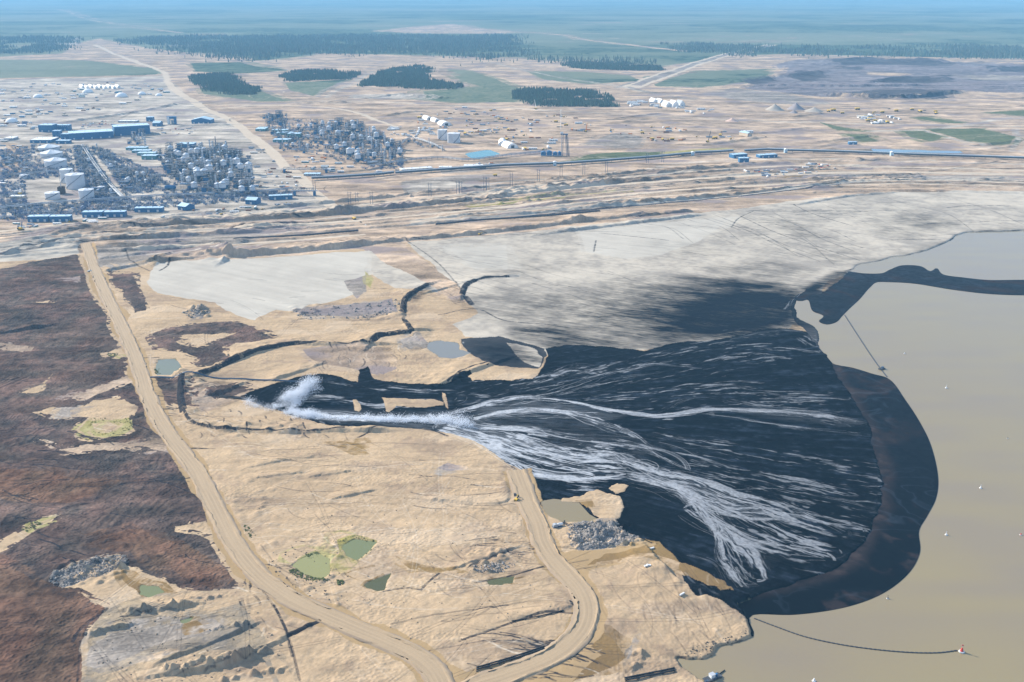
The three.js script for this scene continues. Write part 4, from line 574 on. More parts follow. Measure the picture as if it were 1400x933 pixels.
// ------------------------------------------------------------------ floating mat of bitumen froth
const RIDGE = pairs([1122, 484, 1140, 500, 1150, 522, 1166, 548, 1182, 580, 1195, 612, 1206, 650, 1203, 690, 1184, 728, 1150, 762, 1110, 783, 1062, 798, 1020, 808, 995, 822]);
function ridgeDistance(x, z) { let m = 1e9; for (let i = 0; i + 1 < RIDGE.length; i++) { const [ax, az] = RIDGE[i], bx = RIDGE[i + 1][0] - ax, bz = RIDGE[i + 1][1] - az, u = clamp(((x - ax) * bx + (z - az) * bz) / (bx * bx + bz * bz)); m = Math.min(m, (x - ax - bx * u) ** 2 + (z - az - bz * u) ** 2); } return Math.sqrt(m); }
function matMaterial(pts) {
  let x0 = 1e9, x1 = -1e9, z0 = 1e9, z1 = -1e9; for (const [x, z] of pts) { x0 = Math.min(x0, x); x1 = Math.max(x1, x); z0 = Math.min(z0, z); z1 = Math.max(z1, z); }
  const res = Math.max((x1 - x0), (z1 - z0)) / 1500, w = Math.ceil((x1 - x0) / res), h = Math.ceil((z1 - z0) / res), c = new Uint8Array(w * h * 4), q = new Uint8Array(w * h * 4), r = rng(8);
  for (let j = 0, k = 0; j < h; j++) for (let i = 0; i < w; i++, k += 4) {
    const x = x0 + i * res, z = z0 + j * res, a = fbm(x / 70, z / 70, 3), b = fbm(x / 70 + 30, z / 70 + 11, 3), s = fbm((x + 75 * a) / 42, (z + 75 * b) / 30, 4), f = 1 - Math.abs(fbm((x + 50 * b) / 30 + 9, (z + 50 * a) / 22, 3)) * 2.2, e = fbm(x / 5, z / 5, 2);
    const near = 0.7 - 0.7 * smooth(4, 18, ridgeDistance(x, z) + 9 * a + 5 * e), brown = clamp(0.6 * smooth(0.15, 0.6, s + 0.2 * e) + near * (0.8 + 0.8 * e)), blue = smooth(0.72, 1.0, f) * smooth(-0.2, 0.3, a + 0.2), gr = 1 + 0.3 * e + 0.2 * (r() - 0.5);
    c[k] = srgb8((0.0012 + 0.036 * brown + 0.009 * blue) * gr); c[k + 1] = srgb8((0.0018 + 0.025 * brown + 0.013 * blue) * gr); c[k + 2] = srgb8((0.003 + 0.022 * brown + 0.018 * blue) * gr); c[k + 3] = 255;
    q[k] = q[k + 1] = q[k + 2] = 255 * clamp(0.42 + 0.35 * brown + 0.1 * e); q[k + 3] = 255;
  }
  return [new THREE.MeshPhysicalMaterial({ name: 'bitumen', specularIntensity: 0.05, map: dataTexture(c, w, h, true), roughnessMap: dataTexture(q, w, h), roughness: 1 }), x0, z0, w * res, h * res];
}
function floatingMat(name, label, p, step = 5) {
  const raw = pairs(p), loop = new THREE.CatmullRomCurve3(raw.map(([x, z]) => new THREE.Vector3(x, 0, z)), true, 'centripetal').getSpacedPoints(260).map((v) => [v.x, v.z]);
  loop.pop();
  const g = new THREE.ExtrudeGeometry(new THREE.Shape(loop.map(([x, z]) => new THREE.Vector2(x, -z))), { depth: 0.25, bevelEnabled: false });
  g.rotateX(-Math.PI / 2); g.translate(0, 0.02, 0);
  const [m, x0, z0, w, h] = matMaterial(loop), P = g.attributes.position, uv = g.attributes.uv;
  for (let i = 0; i < P.count; i++) uv.setXY(i, (P.getX(i) - x0) / w, (P.getZ(i) - z0) / h);
  const o = add(name, g, m); o.userData = { kind: 'structure', label };
}
floatingMat('bitumen_mat', 'black floating bitumen mat curving round the end of the fan', [1118, 478, 1140, 498, 1165, 503, 1195, 512, 1213, 517, 1240, 550, 1262, 585, 1274, 612, 1283, 655, 1280, 682, 1268, 706, 1257, 726, 1258, 756, 1242, 785, 1205, 813, 1155, 831, 1085, 841, 1030, 841, 1024, 846, 1031, 870, 1024, 872, 1005, 850, 985, 828, 1000, 805, 1060, 795, 1120, 770, 1165, 730, 1190, 680, 1188, 640, 1172, 590, 1150, 545, 1125, 500]);
floatingMat('bitumen_mat', 'dark arm of floating bitumen reaching across the far pond', [1080, 408, 1100, 395, 1122, 384, 1155, 371, 1180, 374, 1205, 374, 1217, 369, 1235, 363, 1258, 364, 1272, 371, 1281, 367, 1291, 376, 1320, 380, 1350, 383, 1400, 383, 1480, 384, 1480, 402, 1400, 404, 1350, 402, 1300, 396, 1250, 388, 1215, 386, 1200, 386, 1190, 393, 1175, 410, 1162, 422, 1152, 432, 1143, 441, 1130, 444, 1120, 440, 1126, 432, 1112, 426, 1104, 410, 1095, 412]);
// ------------------------------------------------------------------ haul roads: graded running surface between low windrows
function roadTexture() {
  const w = 128, h = 1024, c = new Uint8Array(w * h * 4), r = rng(21);
  for (let j = 0, k = 0; j < h; j++) for (let i = 0; i < w; i++, k += 4) {
    const u = i / w, lane = 0.6 * vn(u * 18 + 3, 0.5 + Math.sin(j / h * 6.283) * 0.6) + 0.3 * vn(u * 45, j / h * 8) , e = vn(u * 14, (j & 1023) / 7) * 0.4 + vn(u * 30, j / 3) * 0.3, b = Math.abs(u - 0.5) * 2;
    const g = 1 + 0.17 * lane + 0.10 * e + 0.10 * (r() - 0.5), edge = smooth(0.78, 0.98, b + 0.08 * e);
    c[k] = srgb8(lerp(0.36, 0.27, edge) * g); c[k + 1] = srgb8(lerp(0.26, 0.2, edge) * g); c[k + 2] = srgb8(lerp(0.155, 0.135, edge) * g); c[k + 3] = 255;
  }
  const t = dataTexture(c, w, h, true); t.wrapT = THREE.RepeatWrapping;
  return t;
}
const ROAD_MATERIAL = new THREE.MeshStandardMaterial({ name: 'graded earth', map: roadTexture(), roughness: 1 });
function ribbon(pts, width, section, lift = 0) {                         // section: [offset over half width, height] across
  const n = section.length, pos = [], uv = [], idx = [];
  let run = 0;
  pts.forEach(([x, z], i) => {
    const [ax, az] = pts[Math.max(0, i - 1)], [bx, bz] = pts[Math.min(pts.length - 1, i + 1)], l = Math.hypot(bx - ax, bz - az) || 1, nx = -(bz - az) / l, nz = (bx - ax) / l;
    if (i) run += Math.hypot(x - pts[i - 1][0], z - pts[i - 1][1]);
    section.forEach(([o, hgt], k) => {
      const wob = Math.abs(o) > 0.9 ? 1.3 * vn(run / 24 + k * 9, k) + 0.9 * vn(run / 7 + k * 9, k) + 0.5 * vn(run / 2.6, k * 5) : 0, q = o * width / 2 + wob, X = x + nx * q, Z = z + nz * q;
      pos.push(X, baseHeight(X, Z) + lift + hgt + (hgt > 0.6 ? 0.45 * vn(run / 4, k) - 0.5 * Math.max(0, vn(run / 40, k + 4)) : 0), Z); uv.push(clamp(0.5 + q / (width * 1.5)), run / 120);
      if (i && k) { const a = (i - 1) * n + k - 1, b = a + 1, c = a + n, d = c + 1; idx.push(a, c, b, b, c, d); }
    });
  });
  const g = new THREE.BufferGeometry();
  g.setAttribute('position', new THREE.Float32BufferAttribute(pos, 3)); g.setAttribute('uv', new THREE.Float32BufferAttribute(uv, 2)); g.setIndex(idx); g.computeVertexNormals();
  return g;
}
const SECTION = [[-1.6, -0.7], [-1.38, 0.2], [-1.2, 0.85], [-1.02, 0.3], [-0.9, 0.12], [-0.5, 0.2], [0, 0.26], [0.5, 0.2], [0.9, 0.12], [1.02, 0.3], [1.2, 0.85], [1.38, 0.2], [1.6, -0.7]];
ROADS.forEach((r, i) => { const m = add(i ? 'haul_road_001' : 'haul_road', ribbon(r.pts, r.width, SECTION), ROAD_MATERIAL); m.userData = { kind: 'structure', label: i ? 'tan haul road looping up to the foot of the fan' : 'long tan haul road winding down the left of the sand' }; });
// ------------------------------------------------------------------ things
const taken = {};
function numbered(name) { const n = taken[name] = (taken[name] ?? -1) + 1; return n ? `${name}_${String(n).padStart(3, '0')}` : name; }
function thing(name, label, category, [x, y, z], turn = 0, group) {
  const o = new THREE.Group(); o.name = numbered(name); o.position.set(x, y, z); o.rotation.y = turn;
  o.userData = { label, category }; if (group) o.userData.group = group;
  scene.add(o);
  return o;
}
const part = (name, geos, mat, parent) => { const g = [].concat(geos); return add(name, g.length > 1 ? mergeGeometries(g.map((q) => (q.index ? q.toNonIndexed() : q))) : g[0], mat, parent); };
function copyTo(o, px, py, turn, label, group, size = 1) {
  const c = o.clone(); c.name = numbered(o.name.replace(/_\d{3}$/, '')); c.userData = { ...o.userData };
  if (label) c.userData.label = label; if (group) c.userData.group = group;
  const s = spot(px, py); c.position.set(s.x, s.y, s.z); c.rotation.y = turn; c.scale.multiplyScalar(size);
  scene.add(c);
  return c;
}
function spot(px, py) { const [x, z] = G(px, py), y = groundY(x, z); return { x, z, y, s: scaleAt(z), at: [x, y, z] }; }
const flat = (r, g, b, rough = 0.7, metal = 0) => new THREE.MeshStandardMaterial({ color: new THREE.Color(r, g, b), roughness: rough, metalness: metal });
function sheeting(r, g, b, rough = 0.55, pitch = 1) {                     // ribbed metal cladding with some weathering
  const n = 256, c = new Uint8Array(n * n * 4), m = new Uint8Array(n * n * 4);
  for (let j = 0, k = 0; j < n; j++) for (let i = 0; i < n; i++, k += 4) {
    const f = 1 + 0.10 * vn(i / 20, j / 9) + 0.05 * vn(i / 3, j / 40) - 0.10 * Math.max(0, vn(i / 5 + 50, j / 60)), s = Math.sin(i / n * Math.PI * 2 * 16);
    c[k] = srgb8(r * f); c[k + 1] = srgb8(g * f); c[k + 2] = srgb8(b * f); c[k + 3] = 255; m[k] = 127.5 + 60 * Math.cos(i / n * Math.PI * 32) * (s > -0.9 ? 1 : 1); m[k + 1] = 127; m[k + 2] = 235; m[k + 3] = 255;
  }
  const a = dataTexture(c, n, n, true), b2 = dataTexture(m, n, n); for (const t of [a, b2]) { t.wrapS = t.wrapT = THREE.RepeatWrapping; t.repeat.set(pitch / 12, pitch / 12); }
  return new THREE.MeshStandardMaterial({ map: a, normalMap: b2, normalScale: new THREE.Vector2(0.6, 0.6), roughness: rough });
}
const M = {
  blue: sheeting(0.02, 0.13, 0.28), blueRoof: sheeting(0.42, 0.58, 0.68), teal: sheeting(0.10, 0.26, 0.27), white: sheeting(0.72, 0.72, 0.70), tank: sheeting(0.62, 0.63, 0.64, 0.5), grey: sheeting(0.30, 0.32, 0.34), sand: sheeting(0.55, 0.45, 0.33),
  slate: sheeting(0.06, 0.085, 0.11), greyRoof: sheeting(0.33, 0.37, 0.39), steel: flat(0.055, 0.095, 0.15, 0.55, 0.2), pipe: flat(0.42, 0.44, 0.46, 0.4, 0.4), dark: flat(0.045, 0.05, 0.06, 0.8), brown: flat(0.07, 0.045, 0.035, 0.9), glass: flat(0.02, 0.03, 0.04, 0.15), door: flat(0.55, 0.57, 0.58), concrete: flat(0.36, 0.34, 0.30, 0.9),
  black: flat(0.012, 0.013, 0.015, 0.6), orange: flat(0.62, 0.20, 0.03), yellow: flat(0.62, 0.40, 0.05), red: flat(0.55, 0.05, 0.03), canvas: flat(0.78, 0.77, 0.74, 0.85), tyre: flat(0.02, 0.02, 0.02, 0.9), rust: flat(0.24, 0.11, 0.06, 0.9), green: flat(0.06, 0.10, 0.03, 0.95), bark: flat(0.10, 0.075, 0.05, 0.95), galv: flat(0.5, 0.51, 0.52, 0.5, 0.3),
};
function metres(g) {                                                      // uv in metres by the way a face looks
  const q = g.index ? g.toNonIndexed() : g, p = q.attributes.position, n = q.attributes.normal, uv = new Float32Array(p.count * 2);
  for (let i = 0; i < p.count; i++) { const ax = Math.abs(n.getX(i)), ay = Math.abs(n.getY(i)), az = Math.abs(n.getZ(i)); const [u, v] = ay > ax && ay > az ? [p.getX(i), p.getZ(i)] : ax > az ? [p.getZ(i), p.getY(i)] : [p.getX(i), p.getY(i)]; uv[i * 2] = u; uv[i * 2 + 1] = v; }
  q.setAttribute('uv', new THREE.BufferAttribute(uv, 2));
  return q;
}
const box = (w, h, d, x = 0, y = 0, z = 0) => metres(new THREE.BoxGeometry(w, h, d).translate(x, y + h / 2, z));
const cyl = (r0, r1, h, n, x = 0, y = 0, z = 0, open = false) => new THREE.CylinderGeometry(r1, r0, h, n, 1, open).translate(x, y + h / 2, z);
const rod = (a, b, r, n = 5) => { const A = new THREE.Vector3(...a), B = new THREE.Vector3(...b), d = B.clone().sub(A), g = new THREE.CylinderGeometry(r, r, d.length(), n); g.applyQuaternion(new THREE.Quaternion().setFromUnitVectors(new THREE.Vector3(0, 1, 0), d.normalize())); return g.translate((A.x + B.x) / 2, (A.y + B.y) / 2, (A.z + B.z) / 2); };
const dome = (r, k, n, x = 0, y = 0, z = 0) => new THREE.SphereGeometry(r, n, Math.max(4, n >> 1), 0, Math.PI * 2, 0, Math.PI / 2).scale(1, k, 1).translate(x, y, z);
function prism(outline, length, turn = 0) {                              // outline in x,y extruded along z, centred
  const g = new THREE.ExtrudeGeometry(new THREE.Shape(outline.map(([x, y]) => new THREE.Vector2(x, y))), { depth: length, bevelEnabled: false }).translate(0, 0, -length / 2);
  if (turn) g.rotateY(turn);
  g.computeVertexNormals();
  return metres(g);
}
// a shed: px of the left and right foot of the face towards the camera, foot and wall height in the photograph
function shed(label, group, x0, x1, y0, hpx, depth, o = {}) {
  const a = spot(x0, y0), b = spot(x1, o.y1 ?? y0), s = spot((x0 + x1) / 2, ((o.y1 ?? y0) + y0) / 2), W = Math.hypot(b.x - a.x, b.z - a.z), turn = Math.atan2(-(b.z - a.z), b.x - a.x) + (o.turn ?? 0), h = hpx / s.s / Math.cos(Math.atan2(EYE, -s.z));
  const t = thing(o.name ?? 'shed', label, o.category ?? 'building', [s.x - Math.sin(turn) * depth / 2, s.y - 0.3, s.z - Math.cos(turn) * depth / 2], turn, group), wall = o.wall ?? M.blue, roof = o.roof ?? M.blueRoof, D = depth;
  if (o.shape === 'gable' || o.shape === 'ridge') {                       // gable: end faces the camera; ridge: long side does
    const front = o.shape === 'gable', w = front ? W : D, L = front ? D : W, r = w * (o.rise ?? 0.18), q = front ? 0 : Math.PI / 2;
    part('wall', prism([[-w / 2, 0], [w / 2, 0], [w / 2, h], [0, h + r], [-w / 2, h]], L, q), wall, t);
    part('roof', prism([[-w / 2 - 0.5, h + 0.05], [0, h + r + 0.1], [w / 2 + 0.5, h + 0.05], [w / 2 + 0.5, h + 0.4], [0, h + r + 0.5], [-w / 2 - 0.5, h + 0.4]], L + 0.8, q), roof, t);
  } else if (o.shape === 'arch') {
    const n = 14, arc = []; for (let i = 0; i <= n; i++) { const u = Math.PI * i / n; arc.push([-W / 2 * Math.cos(u), h * Math.sin(u)]); }
    part('cover', prism(arc, D), o.wall ?? M.canvas, t);
    for (const z of [-D / 2, -D / 6, D / 6, D / 2]) part('hoop', new THREE.TorusGeometry(W / 2, 0.15, 4, 14, Math.PI).scale(1, 2 * h / W, 1).translate(0, 0.05, z), M.galv, t);
    part('door', box(W * 0.3, h * 0.6, 0.2, 0, 0, D / 2 + 0.1), M.dark, t);
    return t;
  } else {
    part('wall', box(W, h, D), wall, t);
    part('roof', [box(W + 0.6, 0.5, D + 0.6, 0, h, 0), box(W + 0.6, 0.35, 0.4, 0, h + 0.5, D / 2 + 0.1), box(W + 0.6, 0.35, 0.4, 0, h + 0.5, -D / 2 - 0.1)], roof, t);
    for (let i = 0; i < (o.vents ?? Math.min(4, Math.floor(W / 14))); i++) part('vent', [box(1.8, 1.3, 1.8, -W / 2 + W * (i + 0.5) / Math.max(1, o.vents ?? Math.min(4, Math.floor(W / 14))), h + 0.5, -D * 0.1), cyl(0.4, 0.4, 1, 8, -W / 2 + W * (i + 0.5) / Math.max(1, o.vents ?? Math.min(4, Math.floor(W / 14))), h + 1.8, -D * 0.1)], M.galv, t);
  }
  const nd = o.doors ?? Math.max(1, Math.min(4, Math.floor(W / 18))), nw = o.windows ?? Math.min(8, Math.floor(W / 5)), dh = Math.min(h * 0.6, 5);
  for (let i = 0; i < nd; i++) { const d = part('door', box(Math.min(4.5, W * 0.25), dh, 0.12, -W / 2 + W * (i + 0.5) / nd, 0.3, D / 2 + 0.07), M.door, t); part('frame', [box(Math.min(4.5, W * 0.25) + 0.5, 0.25, 0.25, -W / 2 + W * (i + 0.5) / nd, 0.32 + dh, D / 2 + 0.1)], M.dark, d); }
  for (let i = 0; i < nw; i++) part('window', box(Math.min(2, W / nw * 0.5), Math.min(1.3, h * 0.2), 0.1, -W / 2 + W * (i + 0.5) / nw, h * 0.72, D / 2 + 0.06), o.pane ?? M.glass, t);
  return t;
}
// ---- the workshops behind the plant
const big = (label, ...a) => shed(label, undefined, ...a);
big('tall blue hall with pale roof, leftmost of the blue workshops', 53, 71.5, 182, 9, 40, { doors: 2 });
big('blue annexe with a row of windows, right of the tall hall', 73.5, 94, 180, 7, 26, { windows: 8, pane: M.door });
big('narrow blue block with stepped front, below the annexe', 72, 82, 189.5, 9, 20, { windows: 2 });
big('low blue end bay of the long workshop', 83.5, 94.5, 192, 7, 24);
big('long blue workshop with pale roof, centre of the workshop row', 95.5, 156, 193, 8.5, 60, { y1: 189.5, doors: 5, windows: 14 });
big('tallest blue workshop with bright roof at the end of the row', 157.5, 206, 187.5, 12, 55, { y1: 184.5, doors: 3, windows: 10 });
big('low grey shed with white roof behind the tallest workshop', 161, 186, 169.5, 2, 30, { wall: M.grey, roof: M.white });
big('small blue tower block at the bend of the track', 200, 208.5, 168, 5.5, 22); big('sloping blue shed right of the small tower block', 208.5, 219, 174.5, 4.5, 30, { shape: 'ridge' });
big('blue gable-ended hall with white doors beside the haul road', 262, 288, 171, 5, 45, { shape: 'gable', rise: 0.12, doors: 4, windows: 0 });
big('flat white store with blue front, left of the tanks', 41, 69, 197, 4, 60, { roof: M.white });
big('little white store farther left', 5, 17, 193.5, 3, 40, { roof: M.white, wall: M.grey }); big('low blue shed under the workshop row', 76, 94, 198, 4, 22);
big('blue shed with bright roof inside the left process block', 242, 264, 203.5, 5, 35, { windows: 4 }); big('pale flat shed on the right of the left process block', 296, 322, 213, 3, 40, { wall: M.grey });
big('white box store at the left edge by the pipe racks', 13, 31, 273, 3.5, 14, { wall: M.sand, roof: M.white }); big('light roofed store beyond the second process block', 349, 362, 181, 3, 50, { wall: M.teal });
{ // gatehouse shaped like an arch over the belt
  const s = spot(235.5, 171.5), t = thing('transfer_house', 'grey gate shaped transfer house straddling a belt, white left side', 'transfer house', s.at, 0.15), k = 1 / s.s;
  part('leg', box(3 * k, 10 * k, 14, -4.3 * k), M.white, t); part('leg', box(3 * k, 10 * k, 14, 4.3 * k), M.blue, t); part('roof', [box(12.6 * k, 0.8, 15, 0, 10 * k, 0), box(12 * k, 2.6 * k, 14, 0, 7.4 * k, -0.4)], M.blue, t); part('door', box(3.4 * k, 5 * k, 0.4, 0, 0, -6), M.door, t);
}
[[172, 199, 207, 3.4], [180, 204, 210.5, 3], [187, 212, 214, 3.4], [193.5, 213, 219.5, 5]].forEach(([a, b, y, h], i) => shed(['teal roofed warehouse, farthest of the four stepped ones', 'teal roofed warehouse, second of the four stepped ones from behind', 'teal roofed warehouse, third of the four stepped ones from behind', 'tallest and nearest of the four stepped teal warehouses'][i], 'stepped teal warehouses', a, b, y, h, 26, { wall: M.teal, windows: 4 }));
[[371, 392, 182.5, 3], [377, 398, 186, 2.6], [393, 410, 189.5, 5], [373, 396, 196, 3.4]].forEach(([a, b, y, h], i) => shed(['teal warehouse with the longest roof, left of the right process block', 'low teal warehouse second of the right hand rank', 'deep teal warehouse third of the right hand rank', 'grey teal warehouse nearest of the right hand rank'][i], 'teal warehouses of the right process block', a, b, y, h, 30, { wall: M.teal, windows: 3 }));
[['first', 38, 66, 305, 8.5], ['second', 68, 96, 305, 8.5], ['third', 112.5, 140, 299, 8.5], ['fourth', 142.5, 171, 298.5, 8], ['fifth', 184, 222, 292, 6.5]].forEach(([w, a, b, y, h]) => shed(`blue electrical building with pale roof, ${w} from the left in the front row`, 'blue electrical buildings in the front row', a, b, y, h * 0.85, 16, { y1: y - 0.5, windows: 0, doors: 3, name: 'electrical_building' }));
big('blue shed set askew, right of the fifth electrical building', 241, 256, 289, 5.5, 26, { turn: -0.5, shape: 'ridge' }); big('blue shed with sloping roof below the left process block', 335, 351, 281, 6, 24, { turn: -0.2, shape: 'ridge' }); big('long blue shed beside the pipe bridge', 368, 400, 275, 5.5, 14, { y1: 273.5 });
big('blue pump building at the break of the conveyor', 1003, 1022, 218, 5, 22, { y1: 216.5 }); big('deep blue pump house in front of the conveyor', 1011, 1024, 223.5, 6, 18); big('pale blue long pump house right of the conveyor break', 1039, 1063, 217.5, 4, 20, { y1: 216 });
big('pale gabled store at the edge of the yard, far right of the tower', 1021, 1029, 189.5, 4.5, 40, { turn: 0.5, shape: 'gable', wall: M.sand }); big('white site hut on the pad above the conveyor', 1018, 1030, 184, 2.5, 16, { wall: M.white, roof: M.white }); big('dark blue cabin on the track beyond the long pond', 1161, 1172, 199.5, 3.5, 14);
big('white flat hut by the turquoise pond', 682, 712, 204, 0, 1, { doors: 0, windows: 0, vents: 0 }).removeFromParent();
big('tan roofed shed in front of the turquoise pond', 634, 660, 231.5, 3, 26, { wall: M.sand, roof: M.white }); big('long pale shed beside the conveyor', 549, 592, 236, 3, 22, { wall: M.sand, roof: M.white, y1: 233 }); big('short pale shed beside the conveyor', 600, 617, 233, 3, 18, { wall: M.sand, roof: M.white }); big('grey low shed under the pipe bridge', 415, 437, 241.5, 2.5, 20, { wall: M.grey });
shed('white arched fabric hangar, left and smaller of the pair', 'pair of white hangars', 681, 692, 200.5, 6, 70, { shape: 'arch', name: 'hangar', category: 'hangar' }); shed('white arched fabric hangar with blue side, right of the pair', 'pair of white hangars', 693, 709, 204, 6.5, 60, { shape: 'arch', turn: 0.35, name: 'hangar', category: 'hangar' });
[[583, 591, 166], [594, 602, 169], [603, 618, 173.5]].forEach(([a, b, y], i) => shed(['small white arched shelter beyond the twin tanks, farthest of three', 'small white arched shelter beyond the twin tanks, middle of three', 'largest white arched shelter just beyond the twin tanks'][i], 'white shelters beyond the twin tanks', a, b, y, 5, 50, { shape: 'arch', name: 'shelter', category: 'shelter', turn: 0.4 }));
[[893.5, 899], [902, 908], [910.5, 918], [919.5, 928], [929.5, 937]].forEach(([a, b], i) => shed(`white peaked storage tent by the wood, ${['leftmost', 'second from left', 'middle', 'tallest, second from right', 'grey sided and rightmost'][i]} of five`, 'white tents by the wood', a, b, [142, 143, 148, 148.5, 147][i], [2, 2, 3, 3.6, 3][i], 45, { shape: 'gable', rise: 0.6, wall: M.canvas, roof: i === 4 ? M.grey : M.white, name: 'storage_tent', category: 'tent', windows: 0, doors: 1, turn: 0.3 }));
for (let i = 0; i < 9; i++) shed('white peaked tent in the far row of nine at the left', 'row of nine white tents at the left', 112 + i * 6.1, 116 + i * 6.1, 122 + (i % 2), 2.2, 60, { shape: 'gable', rise: 0.5, wall: M.canvas, roof: M.white, name: 'camp_tent', category: 'tent', windows: 0, doors: 1, turn: 0.6 });
// white domed stockpile covers
[[52, 135, 6.5, 'in the middle of the left yard'], [16, 168.5, 8, 'near the left edge'], [166, 134, 8, 'right of the tent row'], [120, 128, 7, 'below the tent row'], [194, 131, 5.5, 'smallest, beside the curving road'], [217, 132.5, 4.5, 'beside the far bend of the road']].forEach(([x, y, r, w]) => {
  const s = spot(x, y), R = r / s.s, t = thing('storage_dome', `white domed storage cover ${w}`, 'dome', s.at, 0, 'white storage domes');
  part('shell', dome(R, 0.72, 24), M.canvas, t); part('base_ring', new THREE.TorusGeometry(R, 0.6, 5, 24).rotateX(Math.PI / 2).translate(0, 0.5, 0), M.concrete, t); part('hatch', cyl(1.5, 1.5, 1.4, 8, 0, R * 0.72 - 0.3, 0), M.galv, t);
});
// ---- storage tanks
function tank(label, px, py, rpx, hpx, o = {}) {
  const s = spot(px, py), R = rpx / s.s, h = hpx / s.s / 0.985, t = thing('storage_tank', label, 'tank', [s.x, s.y - 0.2, s.z - R], 0, o.group), rise = o.rise ?? 0.16;
  part('shell', cyl(R, R, h, 40, 0, 0, 0, true), M.tank, t);
  part('roof', new THREE.ConeGeometry(R + 0.25, R * rise, 40).translate(0, h + R * rise / 2, 0), o.roof ?? M.white, t);
  part('rim', new THREE.TorusGeometry(R + 0.1, 0.22, 5, 40).rotateX(Math.PI / 2).translate(0, h, 0), M.galv, t);
  part('nozzle', cyl(1, 1, 1.6, 8, R * 0.3, h + R * rise * 0.6, R * 0.2), M.galv, t);
  const st = [], n = 26; for (let i = 0; i < n; i++) { const a = lerp(o.a0 ?? 0.3, o.a1 ?? 2.5, i / n); st.push(box(1.7, 0.8, 1.3, 0, lerp(h, 0.6, i / n) - 0.5, 0).rotateY(-a + Math.PI / 2).translate(Math.cos(a) * (R + 0.65), 0, Math.sin(a) * (R + 0.65))); }
  part('stair', st, M.steel, t);
  for (let k = 1; k < 4; k++) part('ring', new THREE.TorusGeometry(R + 0.06, 0.12, 4, 40).rotateX(Math.PI / 2).translate(0, h * k / 4, 0), M.galv, t);
  return t;
}
tank('white cylindrical tank with spiral stair, left of the twin pair', 604.5, 193.5, 6.6, 13, { rise: 0.08, group: 'twin tanks' }); tank('white cylindrical tank with rising stair, right of the twin pair', 620, 197.5, 8.8, 12.5, { rise: 0.08, a0: 0.1, a1: 1.6, group: 'twin tanks' });
tank('wide low tank with conical roof, farthest of the left tank farm', 61, 209, 14, 5, { rise: 0.3 }); tank('wide low tank with conical roof, second from behind in the left tank farm', 64.5, 218.5, 14.5, 6.5, { rise: 0.3 }); tank('wide low tank with conical roof, third in the left tank farm', 70.5, 231.5, 14.5, 9.5, { rise: 0.26 });
tank('tall white tank half hidden behind the biggest tank', 89, 252, 8.5, 18, { rise: 0.1 }); tank('biggest white tank with a slanting stair across its front', 99, 260.5, 12.2, 19, { a0: 0.4, a1: 2.6 }); tank('white tank with slanting stair, rightmost of the left tank farm', 115, 275, 10, 13, { a0: 0.2, a1: 2.2, rise: 0.2 }); tank('low white tank at the front corner of the bunded yard', 68, 274.5, 9.6, 8.5, { rise: 0.1 });
tank('small white tank near the left edge behind the pipe rack', 30, 246, 5, 5); tank('small pale tank on the right of the farm beside the pipe rack', 137, 262, 5, 5);
{ const s = spot(84.5, 266), k = 1 / s.s, t = thing('flare_base', 'dark brown windbreak box with a slender stack beside the biggest tank', 'flare stack', s.at, 0.15); part('shield', [box(8 * k, 9.5 * k, 0.6, 0, 0, 7), box(8 * k, 9.5 * k, 0.6, 0, 0, -7), box(0.6, 9.5 * k, 13.4, 4 * k - 0.3), box(0.6, 9.5 * k, 13.4, -4 * k + 0.3)], M.brown, t); part('stack', cyl(0.9, 0.6, 24 * k, 10), M.pipe, t); part('tip', cyl(1.1, 1.3, 2.5, 10, 0, 24 * k, 0), M.steel, t); }
{ const s = spot(233, 260.5), k = 1 / s.s, t = thing('drum', 'long blue grey drum lying in front of the left process block', 'vessel', s.at, 0.05); part('shell', new THREE.CapsuleGeometry(3 * k, 10 * k, 6, 16).rotateZ(Math.PI / 2).translate(0, 3.4 * k, 0), M.blue, t); for (const x of [-4, 4]) part('saddle', box(1.2, 2 * k, 6 * k, x * k), M.concrete, t); }
// ------------------------------------------------------------------ process units, each a thing; a few of every kind are built and then copied
const hidden = new THREE.Group();
function proto(name, label, category) { const o = new THREE.Group(); o.name = name; o.userData = { label, category }; return o; }
function processTower(R, h) {
  const t = proto('process_tower', '', 'process tower');
  part('shell', cyl(R, R, h, 16), M.tank, t); part('head', dome(R, 0.6, 16, 0, h, 0), M.white, t); part('skirt', cyl(R * 1.15, R, 2, 16), M.concrete, t);
  for (const k of [0.4, 0.7, 0.96]) part('platform', [cyl(R + 1.4, R + 1.4, 0.3, 14, 0, h * k, 0), new THREE.TorusGeometry(R + 1.4, 0.12, 4, 14).rotateX(Math.PI / 2).translate(0, h * k + 1.3, 0)], M.steel, t);
  part('riser', [rod([R + 0.9, 0, 0.4], [R + 0.9, h + R * 0.4, 0.4], 0.45), rod([R + 0.9, h + R * 0.4, 0.4], [0, h + R * 0.6, 0], 0.45)], M.pipe, t);
  return t;
}
